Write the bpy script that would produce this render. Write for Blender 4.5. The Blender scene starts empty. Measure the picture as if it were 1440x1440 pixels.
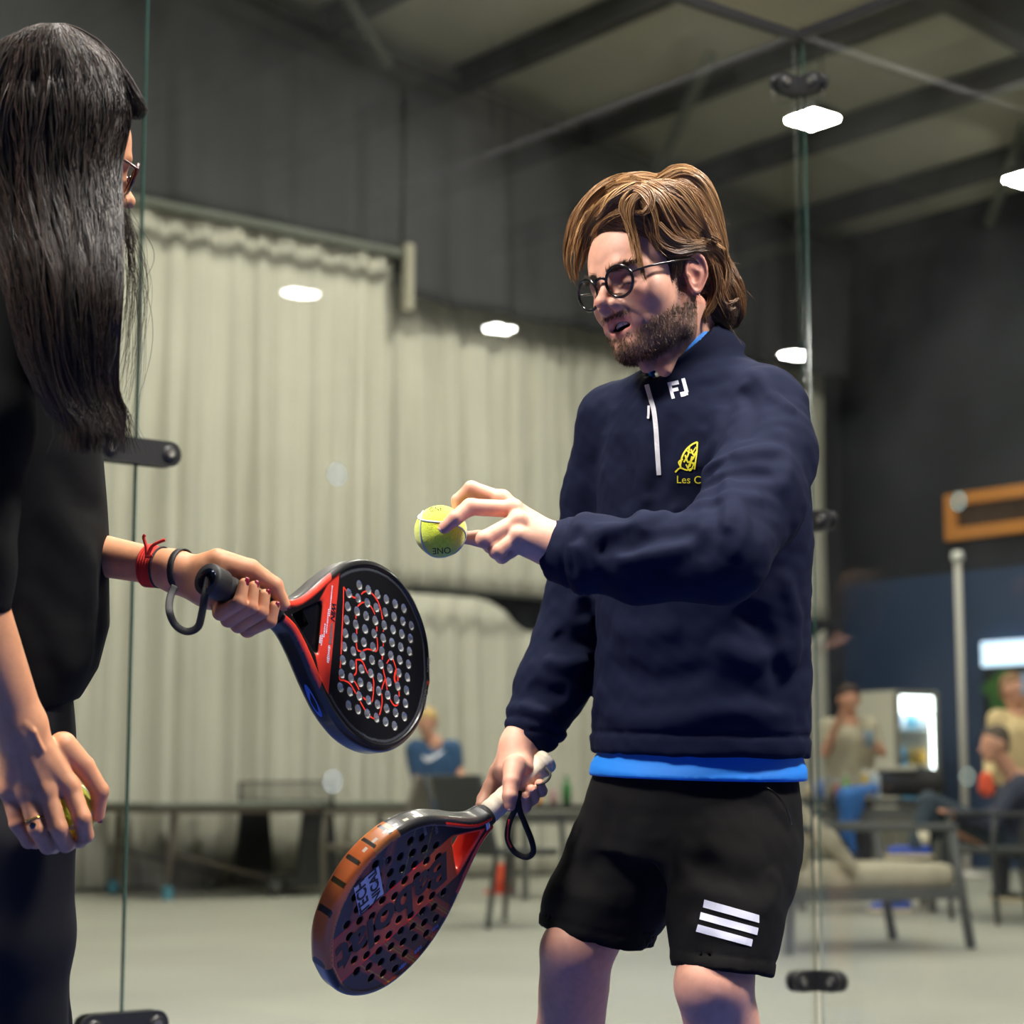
import bpy, bmesh, math, random
import numpy as np
from mathutils import Vector, Matrix
from mathutils.bvhtree import BVHTree

random.seed(7)
RNG = np.random.default_rng(7)
SC = bpy.context.scene
COL = SC.collection
PI = math.pi

# ------------------------------------------------------------------ camera
FPX = 2850.0                       # focal length in pixels of the 1440 px frame
CAM_H = 0.80
PITCH = math.atan(390.0 / FPX)
_cd = bpy.data.cameras.new('camera')
cam = bpy.data.objects.new('camera', _cd)
COL.objects.link(cam)
cam.location = (0, 0, CAM_H)
cam.rotation_euler = (PI / 2 + PITCH, 0, 0)
_cd.sensor_width = 36.0
_cd.lens = FPX / 1440.0 * 36.0
_cd.clip_start = 0.05
_cd.clip_end = 200
_cd.dof.use_dof = True
_cd.dof.focus_distance = 2.72
_cd.dof.aperture_fstop = 4.6
SC.camera = cam

# ------------------------------------------------------------------ world, exposure
w = bpy.data.worlds.new('world')
SC.world = w
w.use_nodes = True
w.node_tree.nodes['Background'].inputs[0].default_value = (0.55, 0.6, 0.7, 1)
w.node_tree.nodes['Background'].inputs[1].default_value = 0.02
SC.view_settings.view_transform = 'Standard'
SC.view_settings.look = 'None'
SC.view_settings.exposure = 0.0
SC.view_settings.gamma = 1.0
SC.view_settings.use_curve_mapping = False
SC.cycles.max_bounces = 6
SC.cycles.diffuse_bounces = 3
SC.cycles.glossy_bounces = 3
SC.cycles.transparent_max_bounces = 16
SC.cycles.sample_clamp_indirect = 6.0
SC.cycles.caustics_reflective = False
SC.cycles.caustics_refractive = False

# lamp strengths (radiance of the diffusers), set per row of ceiling lamps
COURT_LAMP = 260.0
HALL_LAMP = 215.0
LAMP_WARM = (1.0, 0.95, 0.80)
LAMP_COURT = (1.0, 0.95, 0.88)

# ------------------------------------------------------------------ pixel <-> space
_sp, _cp = math.sin(PITCH), math.cos(PITCH)
CR = np.array([[1, 0, 0], [0, -_sp, -_cp], [0, _cp, -_sp]], float)     # camera axes -> world
CL = np.array([0, 0, CAM_H], float)

def C(px, py, d):
    """pixel + depth along the view axis -> camera space (x right, y up, z towards the viewer)"""
    return np.array([(px - 720.0) / FPX * d, (720.0 - py) / FPX * d, -d])

def cw(p):
    return np.asarray(p, float) @ CR.T + CL

def wc(p):
    return (np.asarray(p, float) - CL) @ CR

def W(px, py, d):
    return cw(C(px, py, d))

def ray(px, py):
    v = CR @ np.array([(px - 720.0) / FPX, (720.0 - py) / FPX, -1.0])
    return v

def on_z(px, py, z=0.0):
    v = ray(px, py)
    return CL + v * ((z - CL[2]) / v[2])

def on_plane(px, py, p0, n):
    v = ray(px, py)
    return CL + v * (np.dot(np.asarray(p0) - CL, n) / np.dot(v, n))

# ------------------------------------------------------------------ objects
def tag(o, label, cat, group=None):
    o['label'] = label
    o['category'] = cat
    if group:
        o['group'] = group
    return o

def empty(name, loc=(0, 0, 0), rz=0.0, label=None, cat=None, group=None):
    o = bpy.data.objects.new(name, None)
    o.empty_display_size = 0.1
    COL.objects.link(o)
    o.location = loc
    o.rotation_euler = (0, 0, rz)
    if label:
        tag(o, label, cat, group)
    return o

def mesh_obj(name, verts, faces, mat, parent=None, smooth=False, world=False):
    """faces: list, or (n,3|4) int array. world=True: verts are world coords, stored relative to the parent"""
    me = bpy.data.meshes.new(name)
    v = np.asarray(verts, float)
    if world and parent is not None:
        v = to_local(v, parent)
    if isinstance(faces, np.ndarray):
        n, k = faces.shape
        me.vertices.add(len(v))
        me.vertices.foreach_set('co', v.astype(np.float32).ravel())
        me.loops.add(n * k)
        me.loops.foreach_set('vertex_index', faces.astype(np.int32).ravel())
        me.polygons.add(n)
        me.polygons.foreach_set('loop_start', np.arange(0, n * k, k, dtype=np.int32))
        me.update(calc_edges=True)
        me.validate()
    else:
        me.from_pydata([tuple(x) for x in v], [], faces)
        me.update()
    if smooth:
        me.polygons.foreach_set('use_smooth', np.ones(len(me.polygons), bool))
    for m in (mat if isinstance(mat, (list, tuple)) else [mat]):
        me.materials.append(m)
    o = bpy.data.objects.new(name, me)
    COL.objects.link(o)
    if parent is not None:
        o.parent = parent
    return o

def mat_of(o):
    m = o.matrix_basis
    return m if o.parent is None else mat_of(o.parent) @ o.matrix_parent_inverse @ m

def to_local(v, parent):
    m = np.array(Matrix.LocRotScale(parent.location, parent.rotation_euler, (1, 1, 1)).inverted())
    if parent.parent is not None:
        v = to_local(v, parent.parent)
    return v @ m[:3, :3].T + m[:3, 3]

class MB:
    """collects simple shapes into one mesh"""
    def __init__(s):
        s.v, s.f = [], []
    def add(s, v, f):
        b = len(s.v)
        s.v += [tuple(map(float, x)) for x in v]
        s.f += [tuple(int(i) + b for i in q) for q in f]
        return s
    def box(s, c, size, axes=None, bevel=0.0):
        c = np.asarray(c, float); h = np.asarray(size, float) / 2
        A = np.eye(3) if axes is None else np.asarray(axes, float)
        if bevel <= 0:
            P = [c + A.T @ (np.array([x, y, z]) * h) for x in (-1, 1) for y in (-1, 1) for z in (-1, 1)]
            return s.add(P, [(0, 1, 3, 2), (4, 6, 7, 5), (0, 4, 5, 1), (2, 3, 7, 6), (0, 2, 6, 4), (1, 5, 7, 3)])
        bm = bmesh.new()
        bmesh.ops.create_cube(bm, size=1.0)
        for v in bm.verts:
            v.co = Vector((v.co.x * 2 * h[0], v.co.y * 2 * h[1], v.co.z * 2 * h[2]))
        bmesh.ops.bevel(bm, geom=bm.edges[:] , offset=min(bevel, min(h) * .95), segments=2, affect='EDGES', profile=.5)
        bm.verts.index_update()
        P = [c + A.T @ np.array(v.co) for v in bm.verts]
        Fc = [[v.index for v in f.verts] for f in bm.faces]
        bm.free()
        return s.add(P, Fc)
    def tube(s, pts, r, n=8, cap=True, flat=1.0, up=None):
        """swept tube through pts; r scalar or list; flat squashes the second axis"""
        P = np.asarray(pts, float); m = len(P)
        R = np.full(m, r, float) if np.isscalar(r) else np.asarray(r, float)
        T = np.gradient(P, axis=0); T /= np.linalg.norm(T, axis=1)[:, None] + 1e-12
        u = np.array(up, float) if up is not None else np.array([0, 0, 1.0])
        if abs(np.dot(u, T[0])) > .95 and up is None: u = np.array([1.0, 0, 0])
        V = []
        for i in range(m):
            a = u - T[i] * np.dot(u, T[i]); a /= np.linalg.norm(a) + 1e-12
            b = np.cross(T[i], a)
            if up is None: u = a
            for k in range(n):
                t = 2 * PI * k / n
                V.append(P[i] + R[i] * (math.cos(t) * a * flat + math.sin(t) * b))
        Fc = [(i * n + k, i * n + (k + 1) % n, (i + 1) * n + (k + 1) % n, (i + 1) * n + k) for i in range(m - 1) for k in range(n)]
        if cap:
            Fc += [tuple(range(n))[::-1], tuple(range((m - 1) * n, m * n))]
        return s.add(V, Fc)
    def lathe(s, prof, c=(0, 0, 0), n=16, axes=None):
        """prof: [(r, h)...] around the third axis"""
        A = np.eye(3) if axes is None else np.asarray(axes, float)
        V = [np.asarray(c) + A.T @ np.array([r * math.cos(2 * PI * k / n), r * math.sin(2 * PI * k / n), h]) for r, h in prof for k in range(n)]
        m = len(prof)
        Fc = [(i * n + k, i * n + (k + 1) % n, (i + 1) * n + (k + 1) % n, (i + 1) * n + k) for i in range(m - 1) for k in range(n)]
        Fc += [tuple(range(n))[::-1], tuple(range((m - 1) * n, m * n))]
        return s.add(V, Fc)
    def prism(s, poly, o, ax, ay, az, t):
        """polygon in the plane (o, ax, ay), extruded by t along az"""
        o, ax, ay, az = (np.asarray(q, float) for q in (o, ax, ay, az)); n = len(poly)
        V = [o + ax * x + ay * y for x, y in poly] + [o + ax * x + ay * y + az * t for x, y in poly]
        Fc = [tuple(range(n))[::-1], tuple(range(n, 2 * n))] + [(k, (k + 1) % n, n + (k + 1) % n, n + k) for k in range(n)]
        return s.add(V, Fc)
    def build(s, name, mat, parent=None, smooth=False, world=False):
        return mesh_obj(name, s.v, s.f, mat, parent, smooth, world)

def spline(pts, n):
    """Catmull-Rom through pts (k,d), n samples"""
    P = np.asarray(pts, float); k = len(P)
    t = np.linspace(0, k - 1, n); i = np.minimum(t.astype(int), k - 2); f = (t - i)[:, None]
    g = lambda j: P[np.clip(j, 0, k - 1)]
    p0, p1, p2, p3 = g(i - 1), g(i), g(i + 1), g(i + 2)
    return .5 * (2 * p1 + (p2 - p0) * f + (2 * p0 - 5 * p1 + 4 * p2 - p3) * f ** 2 + (3 * p1 - p0 - 3 * p2 + p3) * f ** 3)

# ------------------------------------------------------------------ materials
def mat(name, col, rough=.6, metal=0.0, spec=.5, noise=0.0, nscale=8.0, bump=0.0, bscale=60.0, emit=None, estr=0.0,
        attr=None, sheen=0.0, sss=0.0, coat=0.0, stretch=None, trans=0.0, alpha=1.0):
    m = bpy.data.materials.new(name)
    m.use_nodes = True
    nt = m.node_tree; b = nt.nodes['Principled BSDF']
    b.inputs['Base Color'].default_value = (*col, 1)
    b.inputs['Roughness'].default_value = rough
    b.inputs['Metallic'].default_value = metal
    b.inputs['Specular IOR Level'].default_value = spec
    b.inputs['Alpha'].default_value = alpha
    b.inputs['Transmission Weight'].default_value = trans
    if sheen: b.inputs['Sheen Weight'].default_value = sheen
    if coat: b.inputs['Coat Weight'].default_value = coat; b.inputs['Coat Roughness'].default_value = .1
    if sss:
        b.inputs['Subsurface Weight'].default_value = sss
        b.inputs['Subsurface Radius'].default_value = (1.0, .35, .2)
        b.inputs['Subsurface Scale'].default_value = .006
    if emit:
        b.inputs['Emission Color'].default_value = (*emit, 1)
        b.inputs['Emission Strength'].default_value = estr
    tc = nt.nodes.new('ShaderNodeTexCoord')
    src = tc.outputs['Object']
    if stretch:
        mp = nt.nodes.new('ShaderNodeMapping'); mp.inputs['Scale'].default_value = stretch
        nt.links.new(src, mp.inputs[0]); src = mp.outputs[0]
    base = None
    if attr:
        at = nt.nodes.new('ShaderNodeAttribute'); at.attribute_name = attr
        base = at.outputs['Color']
        nt.links.new(base, b.inputs['Base Color'])
    if noise:
        nz = nt.nodes.new('ShaderNodeTexNoise'); nz.inputs['Scale'].default_value = nscale; nz.inputs['Detail'].default_value = 5
        nt.links.new(src, nz.inputs['Vector'])
        mr = nt.nodes.new('ShaderNodeMapRange'); mr.inputs[1].default_value = .3; mr.inputs[2].default_value = .7
        mr.inputs[3].default_value = 1 - noise; mr.inputs[4].default_value = 1 + noise
        nt.links.new(nz.outputs['Fac'], mr.inputs[0])
        mx = nt.nodes.new('ShaderNodeMix'); mx.data_type = 'RGBA'; mx.blend_type = 'MULTIPLY'
        mx.inputs[0].default_value = 1
        if base is not None: nt.links.new(base, mx.inputs[6])
        else: mx.inputs[6].default_value = (*col, 1)
        cb = nt.nodes.new('ShaderNodeCombineColor')
        for i in range(3): nt.links.new(mr.outputs[0], cb.inputs[i])
        nt.links.new(cb.outputs[0], mx.inputs[7])
        nt.links.new(mx.outputs[2], b.inputs['Base Color'])
    if bump:
        nb = nt.nodes.new('ShaderNodeTexNoise'); nb.inputs['Scale'].default_value = bscale; nb.inputs['Detail'].default_value = 4
        nt.links.new(src, nb.inputs['Vector'])
        bp = nt.nodes.new('ShaderNodeBump'); bp.inputs['Strength'].default_value = bump; bp.inputs['Distance'].default_value = .002
        nt.links.new(nb.outputs['Fac'], bp.inputs['Height'])
        nt.links.new(bp.outputs[0], b.inputs['Normal'])
    return m

def s2l(*c):
    """sRGB 0-255 -> linear"""
    return tuple((x / 255 / 12.92) if x / 255 <= .04045 else ((x / 255 + .055) / 1.055) ** 2.4 for x in c)

def glass_mat(name, tint=(.93, .97, .96), refl=1.0, rough=0.0, haze=0.0):
    """thin pane: see-through with Fresnel reflection, a little dust"""
    m = bpy.data.materials.new(name); m.use_nodes = True
    nt = m.node_tree; nt.nodes.clear()
    out = nt.nodes.new('ShaderNodeOutputMaterial')
    tr = nt.nodes.new('ShaderNodeBsdfTransparent'); tr.inputs[0].default_value = (*tint, 1)
    gl = nt.nodes.new('ShaderNodeBsdfGlossy'); gl.inputs['Roughness'].default_value = rough
    fr = nt.nodes.new('ShaderNodeFresnel'); fr.inputs[0].default_value = 1.5
    ml = nt.nodes.new('ShaderNodeMath'); ml.operation = 'MULTIPLY'; ml.inputs[1].default_value = refl
    nt.links.new(fr.outputs[0], ml.inputs[0])
    mx = nt.nodes.new('ShaderNodeMixShader')
    nt.links.new(ml.outputs[0], mx.inputs[0]); nt.links.new(tr.outputs[0], mx.inputs[1]); nt.links.new(gl.outputs[0], mx.inputs[2])
    last = mx.outputs[0]
    if haze:
        df = nt.nodes.new('ShaderNodeBsdfDiffuse'); df.inputs[0].default_value = (.7, .72, .72, 1)
        tc = nt.nodes.new('ShaderNodeTexCoord')
        nz = nt.nodes.new('ShaderNodeTexNoise'); nz.inputs['Scale'].default_value = 2.2; nz.inputs['Detail'].default_value = 6
        nt.links.new(tc.outputs['Object'], nz.inputs['Vector'])
        mr = nt.nodes.new('ShaderNodeMapRange'); mr.inputs[1].default_value = .42; mr.inputs[2].default_value = .8
        mr.inputs[3].default_value = 0; mr.inputs[4].default_value = haze
        nt.links.new(nz.outputs['Fac'], mr.inputs[0])
        m2 = nt.nodes.new('ShaderNodeMixShader')
        nt.links.new(mr.outputs[0], m2.inputs[0]); nt.links.new(last, m2.inputs[1]); nt.links.new(df.outputs[0], m2.inputs[2])
        last = m2.outputs[0]
    nt.links.new(last, out.inputs[0])
    return m
# ================================================================== implicit surfaces -> meshes
def A3(*x): return np.array(x, float)
def ln(v): return np.sqrt((v * v).sum(-1))
def smin(a, b, k):
    h = np.clip(.5 + .5 * (b - a) / k, 0, 1)
    return b + (a - b) * h - k * h * (1 - h)
def smax(a, b, k): return -smin(-a, -b, k)
def rc(p, a, b, r1, r2):
    a = np.asarray(a, float); b = np.asarray(b, float); ba = b - a; pa = p - a
    h = np.clip((pa @ ba) / (ba @ ba + 1e-12), 0, 1)
    return ln(pa - h[:, None] * ba) - (r1 + (r2 - r1) * h)
def ell(p, c, r, R=None):
    q = p - np.asarray(c, float)
    if R is not None: q = q @ R
    r = np.asarray(r, float)
    k0 = ln(q / r); k1 = ln(q / (r * r))
    return k0 * (k0 - 1) / (k1 + 1e-9)
def sph(p, c, r): return ln(p - np.asarray(c, float)) - r
def chain(p, pts, rad, k=.004):
    d = None
    for i in range(len(pts) - 1):
        e = rc(p, pts[i], pts[i + 1], rad[i], rad[i + 1])
        d = e if d is None else smin(d, e, k)
    return d
def loft(p, ys, cen, ax, ay, ra, rb, axis=1):
    """stack of ellipses along camera-space y; cen (n,3), radii along unit axes ax, ay"""
    ys = np.asarray(ys, float); o = np.argsort(ys)
    y = np.clip(p[:, axis], ys.min(), ys.max())
    c = np.stack([np.interp(y, ys[o], np.asarray(cen, float)[o, i]) for i in range(3)], 1)
    a = np.interp(y, ys[o], np.asarray(ra, float)[o]); b = np.interp(y, ys[o], np.asarray(rb, float)[o])
    q = p - c
    u, v = q @ ax, q @ ay
    k0 = np.sqrt((u / a) ** 2 + (v / b) ** 2); k1 = np.sqrt((u / a ** 2) ** 2 + (v / b ** 2) ** 2)
    d = k0 * (k0 - 1) / (k1 + 1e-9)
    e = np.abs(p[:, axis] - y)
    return np.where(e > 0, np.sqrt(np.maximum(d, 0) ** 2 + e ** 2), d)
def seg_dist(p, pts):
    """distance to polyline and parameter 0..1 along it"""
    best = np.full(len(p), 1e9); par = np.zeros(len(p)); n = len(pts) - 1
    for i in range(n):
        a, b = np.asarray(pts[i]), np.asarray(pts[i + 1]); ba = b - a; pa = p - a
        h = np.clip((pa @ ba) / (ba @ ba + 1e-12), 0, 1); d = ln(pa - h[:, None] * ba)
        m = d < best; best[m] = d[m]; par[m] = (i + h[m]) / n
    return best, par

def mesh_sdf(fn, lo, hi, h, newton=2, B=8):
    lo, hi = np.asarray(lo, float), np.asarray(hi, float)
    nb = np.maximum(1, np.ceil((hi - lo) / (h * B)).astype(int)); n = nb * B + 1
    I = np.stack(np.meshgrid(*[np.arange(k) for k in nb], indexing='ij'), -1).reshape(-1, 3)
    dc = fn(lo + (I + .5) * B * h)
    act = np.abs(dc) < B * h * 1.45
    D = np.empty(n, np.float32)
    Dc = dc.reshape(nb)
    D[:-1, :-1, :-1] = np.repeat(np.repeat(np.repeat(Dc, B, 0), B, 1), B, 2)
    D[-1] = D[-2]; D[:, -1] = D[:, -2]; D[:, :, -1] = D[:, :, -2]
    M = np.zeros(n, bool)
    for i, j, k in I[act]:
        M[i * B:i * B + B + 1, j * B:j * B + B + 1, k * B:k * B + B + 1] = True
    idx = np.argwhere(M)
    if len(idx) == 0: return np.zeros((0, 3)), np.zeros((0, 4), int)
    val = np.empty(len(idx), np.float32)
    for s in range(0, len(idx), 200000):
        val[s:s + 200000] = fn(lo + idx[s:s + 200000] * h)
    D[M] = val
    S = D < 0
    c = n - 1
    cnt = np.zeros(c, np.int8)
    for a in (0, 1):
        for b in (0, 1):
            for e in (0, 1):
                cnt += S[a:c[0] + a, b:c[1] + b, e:c[2] + e]
    cells = np.argwhere((cnt > 0) & (cnt < 8))
    vid = np.full(c, -1, np.int32); vid[tuple(cells.T)] = np.arange(len(cells))
    corner = np.array([(a, b, e) for a in (0, 1) for b in (0, 1) for e in (0, 1)])
    cv = np.stack([D[tuple((cells + q).T)] for q in corner], 1).astype(float)
    acc = np.zeros((len(cells), 3)); num = np.zeros(len(cells))
    for i in range(8):
        for j in range(i + 1, 8):
            if np.abs(corner[i] - corner[j]).sum() != 1: continue
            a, b = cv[:, i], cv[:, j]; m = (a < 0) != (b < 0)
            t = np.where(m, a / (a - b + 1e-20), 0)
            acc += m[:, None] * (corner[i] + t[:, None] * (corner[j] - corner[i])); num += m
    V = lo + (cells + acc / num[:, None]) * h
    Fs = []
    for ax in range(3):
        o1, o2 = [(1, 2), (2, 0), (0, 1)][ax]
        sl0 = [slice(None)] * 3; sl1 = [slice(None)] * 3; sl0[ax] = slice(0, -1); sl1[ax] = slice(1, None)
        X = S[tuple(sl0)] != S[tuple(sl1)]
        e = np.argwhere(X)
        e = e[(e[:, o1] > 0) & (e[:, o2] > 0) & (e[:, o1] < c[o1]) & (e[:, o2] < c[o2])]
        u = np.zeros(3, int); u[o1] = 1; v = np.zeros(3, int); v[o2] = 1
        q = np.stack([vid[tuple((e - u - v).T)], vid[tuple((e - v).T)], vid[tuple(e.T)], vid[tuple((e - u).T)]], 1)
        ins = S[tuple(e.T)]
        q[~ins] = q[~ins][:, ::-1]
        Fs.append(q)
    Fq = np.concatenate(Fs); Fq = Fq[(Fq >= 0).all(1)]
    for _ in range(newton):
        d = fn(V); g = grad(fn, V, h * .3)
        step = d[:, None] * g / (np.maximum((g * g).sum(1), .3)[:, None])
        L = ln(step); step *= np.minimum(1, h * .6 / (L + 1e-12))[:, None]
        V = V - step
    return V, Fq

def grad(fn, V, e):
    g = np.empty_like(V)
    for i in range(3):
        o = np.zeros(3); o[i] = e
        g[:, i] = (fn(V + o) - fn(V - o)) / (2 * e)
    return g

def march(fn, px, py, d0=2.0, d1=4.0, n=90):
    """first hit of the view ray through a pixel with an implicit surface (camera space)"""
    v = C(px, py, 1.0); d = d0
    for _ in range(n):
        s = fn((v * d)[None])[0]
        if s < .0004: return v * d
        d += s * .7
        if d > d1: return None
    return v * d

def set_col(o, col, name='Col'):
    me = o.data
    a = me.color_attributes.new(name, 'FLOAT_COLOR', 'POINT')
    c = np.ones((len(me.vertices), 4), np.float32); c[:, :3] = col
    a.data.foreach_set('color', c.ravel())

def join(parts):
    """[(V,F,col?)...] -> V, F, col"""
    Vs, Fs, Cs, b = [], [], [], 0
    for q in parts:
        Vs.append(q[0]); Fs.append(q[1] + b); b += len(q[0])
        if len(q) > 2: Cs.append(q[2])
    return np.concatenate(Vs), np.concatenate(Fs), (np.concatenate(Cs) if Cs else None)

def vnoise(p, scale, seed=0):
    """cheap smooth 3-D noise in -1..1 from a few sines"""
    r = np.random.default_rng(seed); out = np.zeros(len(p))
    for k in range(6):
        w = r.normal(size=3); w *= scale * (.6 + .9 * r.random()) / np.linalg.norm(w)
        out += np.sin(p @ w * 2 * PI + r.random() * 6.28)
    return out / 3.0

def strands(P, r0, taper=.25, col=None):
    """P (n,k,3) hairs -> three-sided tubes; returns V, F, col per vertex"""
    n, k, _ = P.shape
    T = np.gradient(P, axis=1); T /= np.linalg.norm(T, axis=2, keepdims=True) + 1e-12
    ref = np.array([.31, .17, .93]); a = np.cross(T, ref); a /= np.linalg.norm(a, axis=2, keepdims=True) + 1e-12
    b = np.cross(T, a)
    t = np.linspace(0, 1, k); prof = (1 - (1 - taper) * t ** 2)
    R = (np.asarray(r0) if np.ndim(r0) else np.full(n, r0))[:, None] * prof[None]
    V = np.stack([P + R[..., None] * (math.cos(q) * a + math.sin(q) * b) for q in (0, 2.094, 4.189)], 2)
    idx = np.arange(n * k * 3).reshape(n, k, 3)
    Fq = np.concatenate([np.stack([idx[:, :-1, s], idx[:, :-1, (s + 1) % 3], idx[:, 1:, (s + 1) % 3], idx[:, 1:, s]], -1).reshape(-1, 4) for s in range(3)])
    c = None if col is None else np.repeat(col, k * 3, axis=0)
    return V.reshape(-1, 3), Fq, c

def text_mesh(s, size=1.0, shear=0.0, bold=0.0):
    cu = bpy.data.curves.new('text', 'FONT'); cu.body = s; cu.size = size; cu.shear = shear; cu.offset = bold
    cu.align_x = 'CENTER'; cu.align_y = 'CENTER'; cu.resolution_u = 4
    ob = bpy.data.objects.new('text', cu)
    COL.objects.link(ob)
    dg = bpy.context.evaluated_depsgraph_get()
    me = bpy.data.meshes.new_from_object(ob.evaluated_get(dg))
    V = np.array([v.co[:] for v in me.vertices]); Fc = [tuple(p.vertices) for p in me.polygons]
    bpy.data.objects.remove(ob); bpy.data.curves.remove(cu); bpy.data.meshes.remove(me)
    return V, Fc

def cam_obj(name, V, Fc, m, parent, smooth=True, col=None):
    """mesh given in camera space, stored in world space under parent"""
    o = mesh_obj(name, cw(V), np.asarray(Fc), m, parent, smooth, world=True)
    if col is not None: set_col(o, col)
    return o
# ================================================================== the hall
HU = np.array([.777, .629, 0.0]); HU /= np.linalg.norm(HU)      # along the end wall (away to the right)
HV = np.array([HU[1], -HU[0], 0.0])                              # along the side wall, towards the viewer's right
HN = np.array([-HU[1], HU[0], 0.0])                              # out through the end wall
Z = np.array([0, 0, 1.0])
_a = on_z(200, 1248)
_t = np.linalg.solve(np.array([[HU[0], -ray(1192, 1110)[0]], [HU[1], -ray(1192, 1110)[1]]]), -_a[:2])
HC = _a + HU * _t[0]                                             # hall corner on the floor
def hall(a, b, z=0.0):
    """a metres in from the side wall along the end wall, b metres out from the end wall"""
    return HC - HU * a + HV * b + Z * z
def end_px(px, py, off=0.0):
    """pixel -> (a, z) on the end wall plane moved out by off"""
    p = on_plane(px, py, HC + HV * off, HV)
    return -np.dot(p - HC, HU), p[2]
def side_px(px, py, off=0.0):
    p = on_plane(px, py, HC - HU * off, HU)
    return np.dot(p - HC, HV), p[2]
SLOPE = .12
EAVE = side_px(1290, 306)[1]
def roof_z(a): return EAVE + SLOPE * min(a, 17) - SLOPE * max(0, a - 17)

M_FLOOR = mat('hall_floor_concrete', s2l(150, 149, 138), .55, noise=.10, nscale=.9, bump=.1, bscale=30)
M_TURF = mat('blue_court_turf', (.02, .045, .19), .9, noise=.25, nscale=60, bump=.4, bscale=400)
M_WALL = mat('dark_wall', s2l(52, 54, 60), .8, noise=.12, nscale=1.2)
M_BLUEW = mat('blue_wall', s2l(48, 66, 96), .6, noise=.10, nscale=1.0)
M_UPPERW = mat('dimmed_upper_wall', s2l(34, 37, 44), .8, noise=.12, nscale=1.0)  # upper paint tone, darkened to hold the falloff of light near the roof
M_CURT = mat('cream_curtain', s2l(192, 189, 176), .85, noise=.05, nscale=1.5, sheen=.1)
M_DRAPE = mat('charcoal_drape', s2l(54, 54, 58), .85, noise=.08, nscale=1.5)
M_ROOF = mat('roof_sheet', s2l(176, 174, 158), .7, noise=.14, nscale=.5)
M_STEEL = mat('dark_steel', s2l(58, 58, 58), .6, noise=.1, nscale=3)
M_RAIL = mat('rail_grey', s2l(96, 100, 92), .5)
M_POST = mat('pale_post', s2l(150, 145, 130), .6)

def struct(o):
    o['kind'] = 'structure'; return o

def quad_wall(name, p, q, z0, z1, th, n, m):
    b = MB(); b.prism([(0, z0), (np.linalg.norm(q - p), z1[0] if 0 else z0), (np.linalg.norm(q - p), z1[1]), (0, z1[0])], p, (q - p) / np.linalg.norm(q - p), Z, n, th)
    return struct(b.build(name, m))

LEN_A, LEN_B = 34.0, 40.0
MB().box(hall(LEN_A / 2, LEN_B / 2, -.1), (LEN_A, LEN_B, .2), (HU, HV, Z)).build('floor', M_FLOOR)['kind'] = 'structure'
b = MB(); b.prism([(0, 0), (LEN_A, 0), (LEN_A, roof_z(LEN_A)), (17, roof_z(17)), (0, EAVE)], hall(0, 0), -HU, Z, -HV, .25)
struct(b.build('wall_back', M_WALL))
b = MB(); b.prism([(0, 0), (LEN_A, 0), (LEN_A, roof_z(LEN_A)), (17, roof_z(17)), (0, EAVE)], hall(0, LEN_B), -HU, Z, HV, .25)
struct(b.build('wall_front', M_WALL))
zsplit = side_px(1250, 815)[1]
b = MB(); b.box(hall(-.125, LEN_B / 2, zsplit / 2), (.25, LEN_B, zsplit), (HU, HV, Z)); struct(b.build('wall_right', M_BLUEW))
b = MB(); b.box(hall(-.125, LEN_B / 2, (zsplit + EAVE) / 2), (.25, LEN_B, EAVE - zsplit), (HU, HV, Z)); struct(b.build('wall_right_upper', M_UPPERW))
b = MB(); b.box(hall(LEN_A + .125, LEN_B / 2, 3), (.25, LEN_B, 7), (HU, HV, Z)); struct(b.build('wall_left', M_WALL))
for nm, a0, a1 in (('ceiling', -.2, 17), ('ceiling_far', 17, LEN_A + .2)):
    b = MB(); b.prism([(a0, roof_z(a0)), (a1, roof_z(a1)), (a1, roof_z(a1) + .12), (a0, roof_z(a0) + .12)], hall(0, -.2), -HU, Z, HV, LEN_B + .4)
    struct(b.build(nm, M_ROOF))

# purlins (run out from the end wall), rafters (run along it), braces: the roof frame
def beam(name, p, q, wd, ht, label, m=M_STEEL, flange=.03, group=None):
    """I-beam from p to q, web vertical"""
    p, q = np.asarray(p), np.asarray(q); d = (q - p); L = np.linalg.norm(d); d /= L
    s = np.cross(d, Z); s /= np.linalg.norm(s); u = np.cross(s, d); c = (p + q) / 2
    o = MB()
    o.box(c, (L, .02, ht - 2 * flange), (d, s, u)); o.box(c + u * (ht - flange) / 2, (L, wd, flange), (d, s, u)); o.box(c - u * (ht - flange) / 2, (L, wd, flange), (d, s, u))
    e = o.build(name, m)
    tag(e, label, 'beam', group)
    return e
for k in range(9):
    a = .95 + 1.55 * k
    beam('roof_purlin', hall(a, .3, roof_z(a) - .14), hall(a, 26, roof_z(a) - .14), .14, .24,
         'dark steel roof purlin running out from the curtained end wall', group='roof purlins')
for k, bb in enumerate((.28, 5.4, 10.6, 16.0)):
    beam('roof_rafter', hall(0.05, bb, EAVE - .42), hall(16.9, bb, roof_z(16.9) - .42), .22, .42,
         ['deep steel rafter lying against the curtained end wall', 'deep steel rafter crossing the purlins beyond the glass corner',
          'deep steel rafter crossing the roof above the glass corner', 'deep steel rafter crossing the roof behind the lamps'][k])
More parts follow.
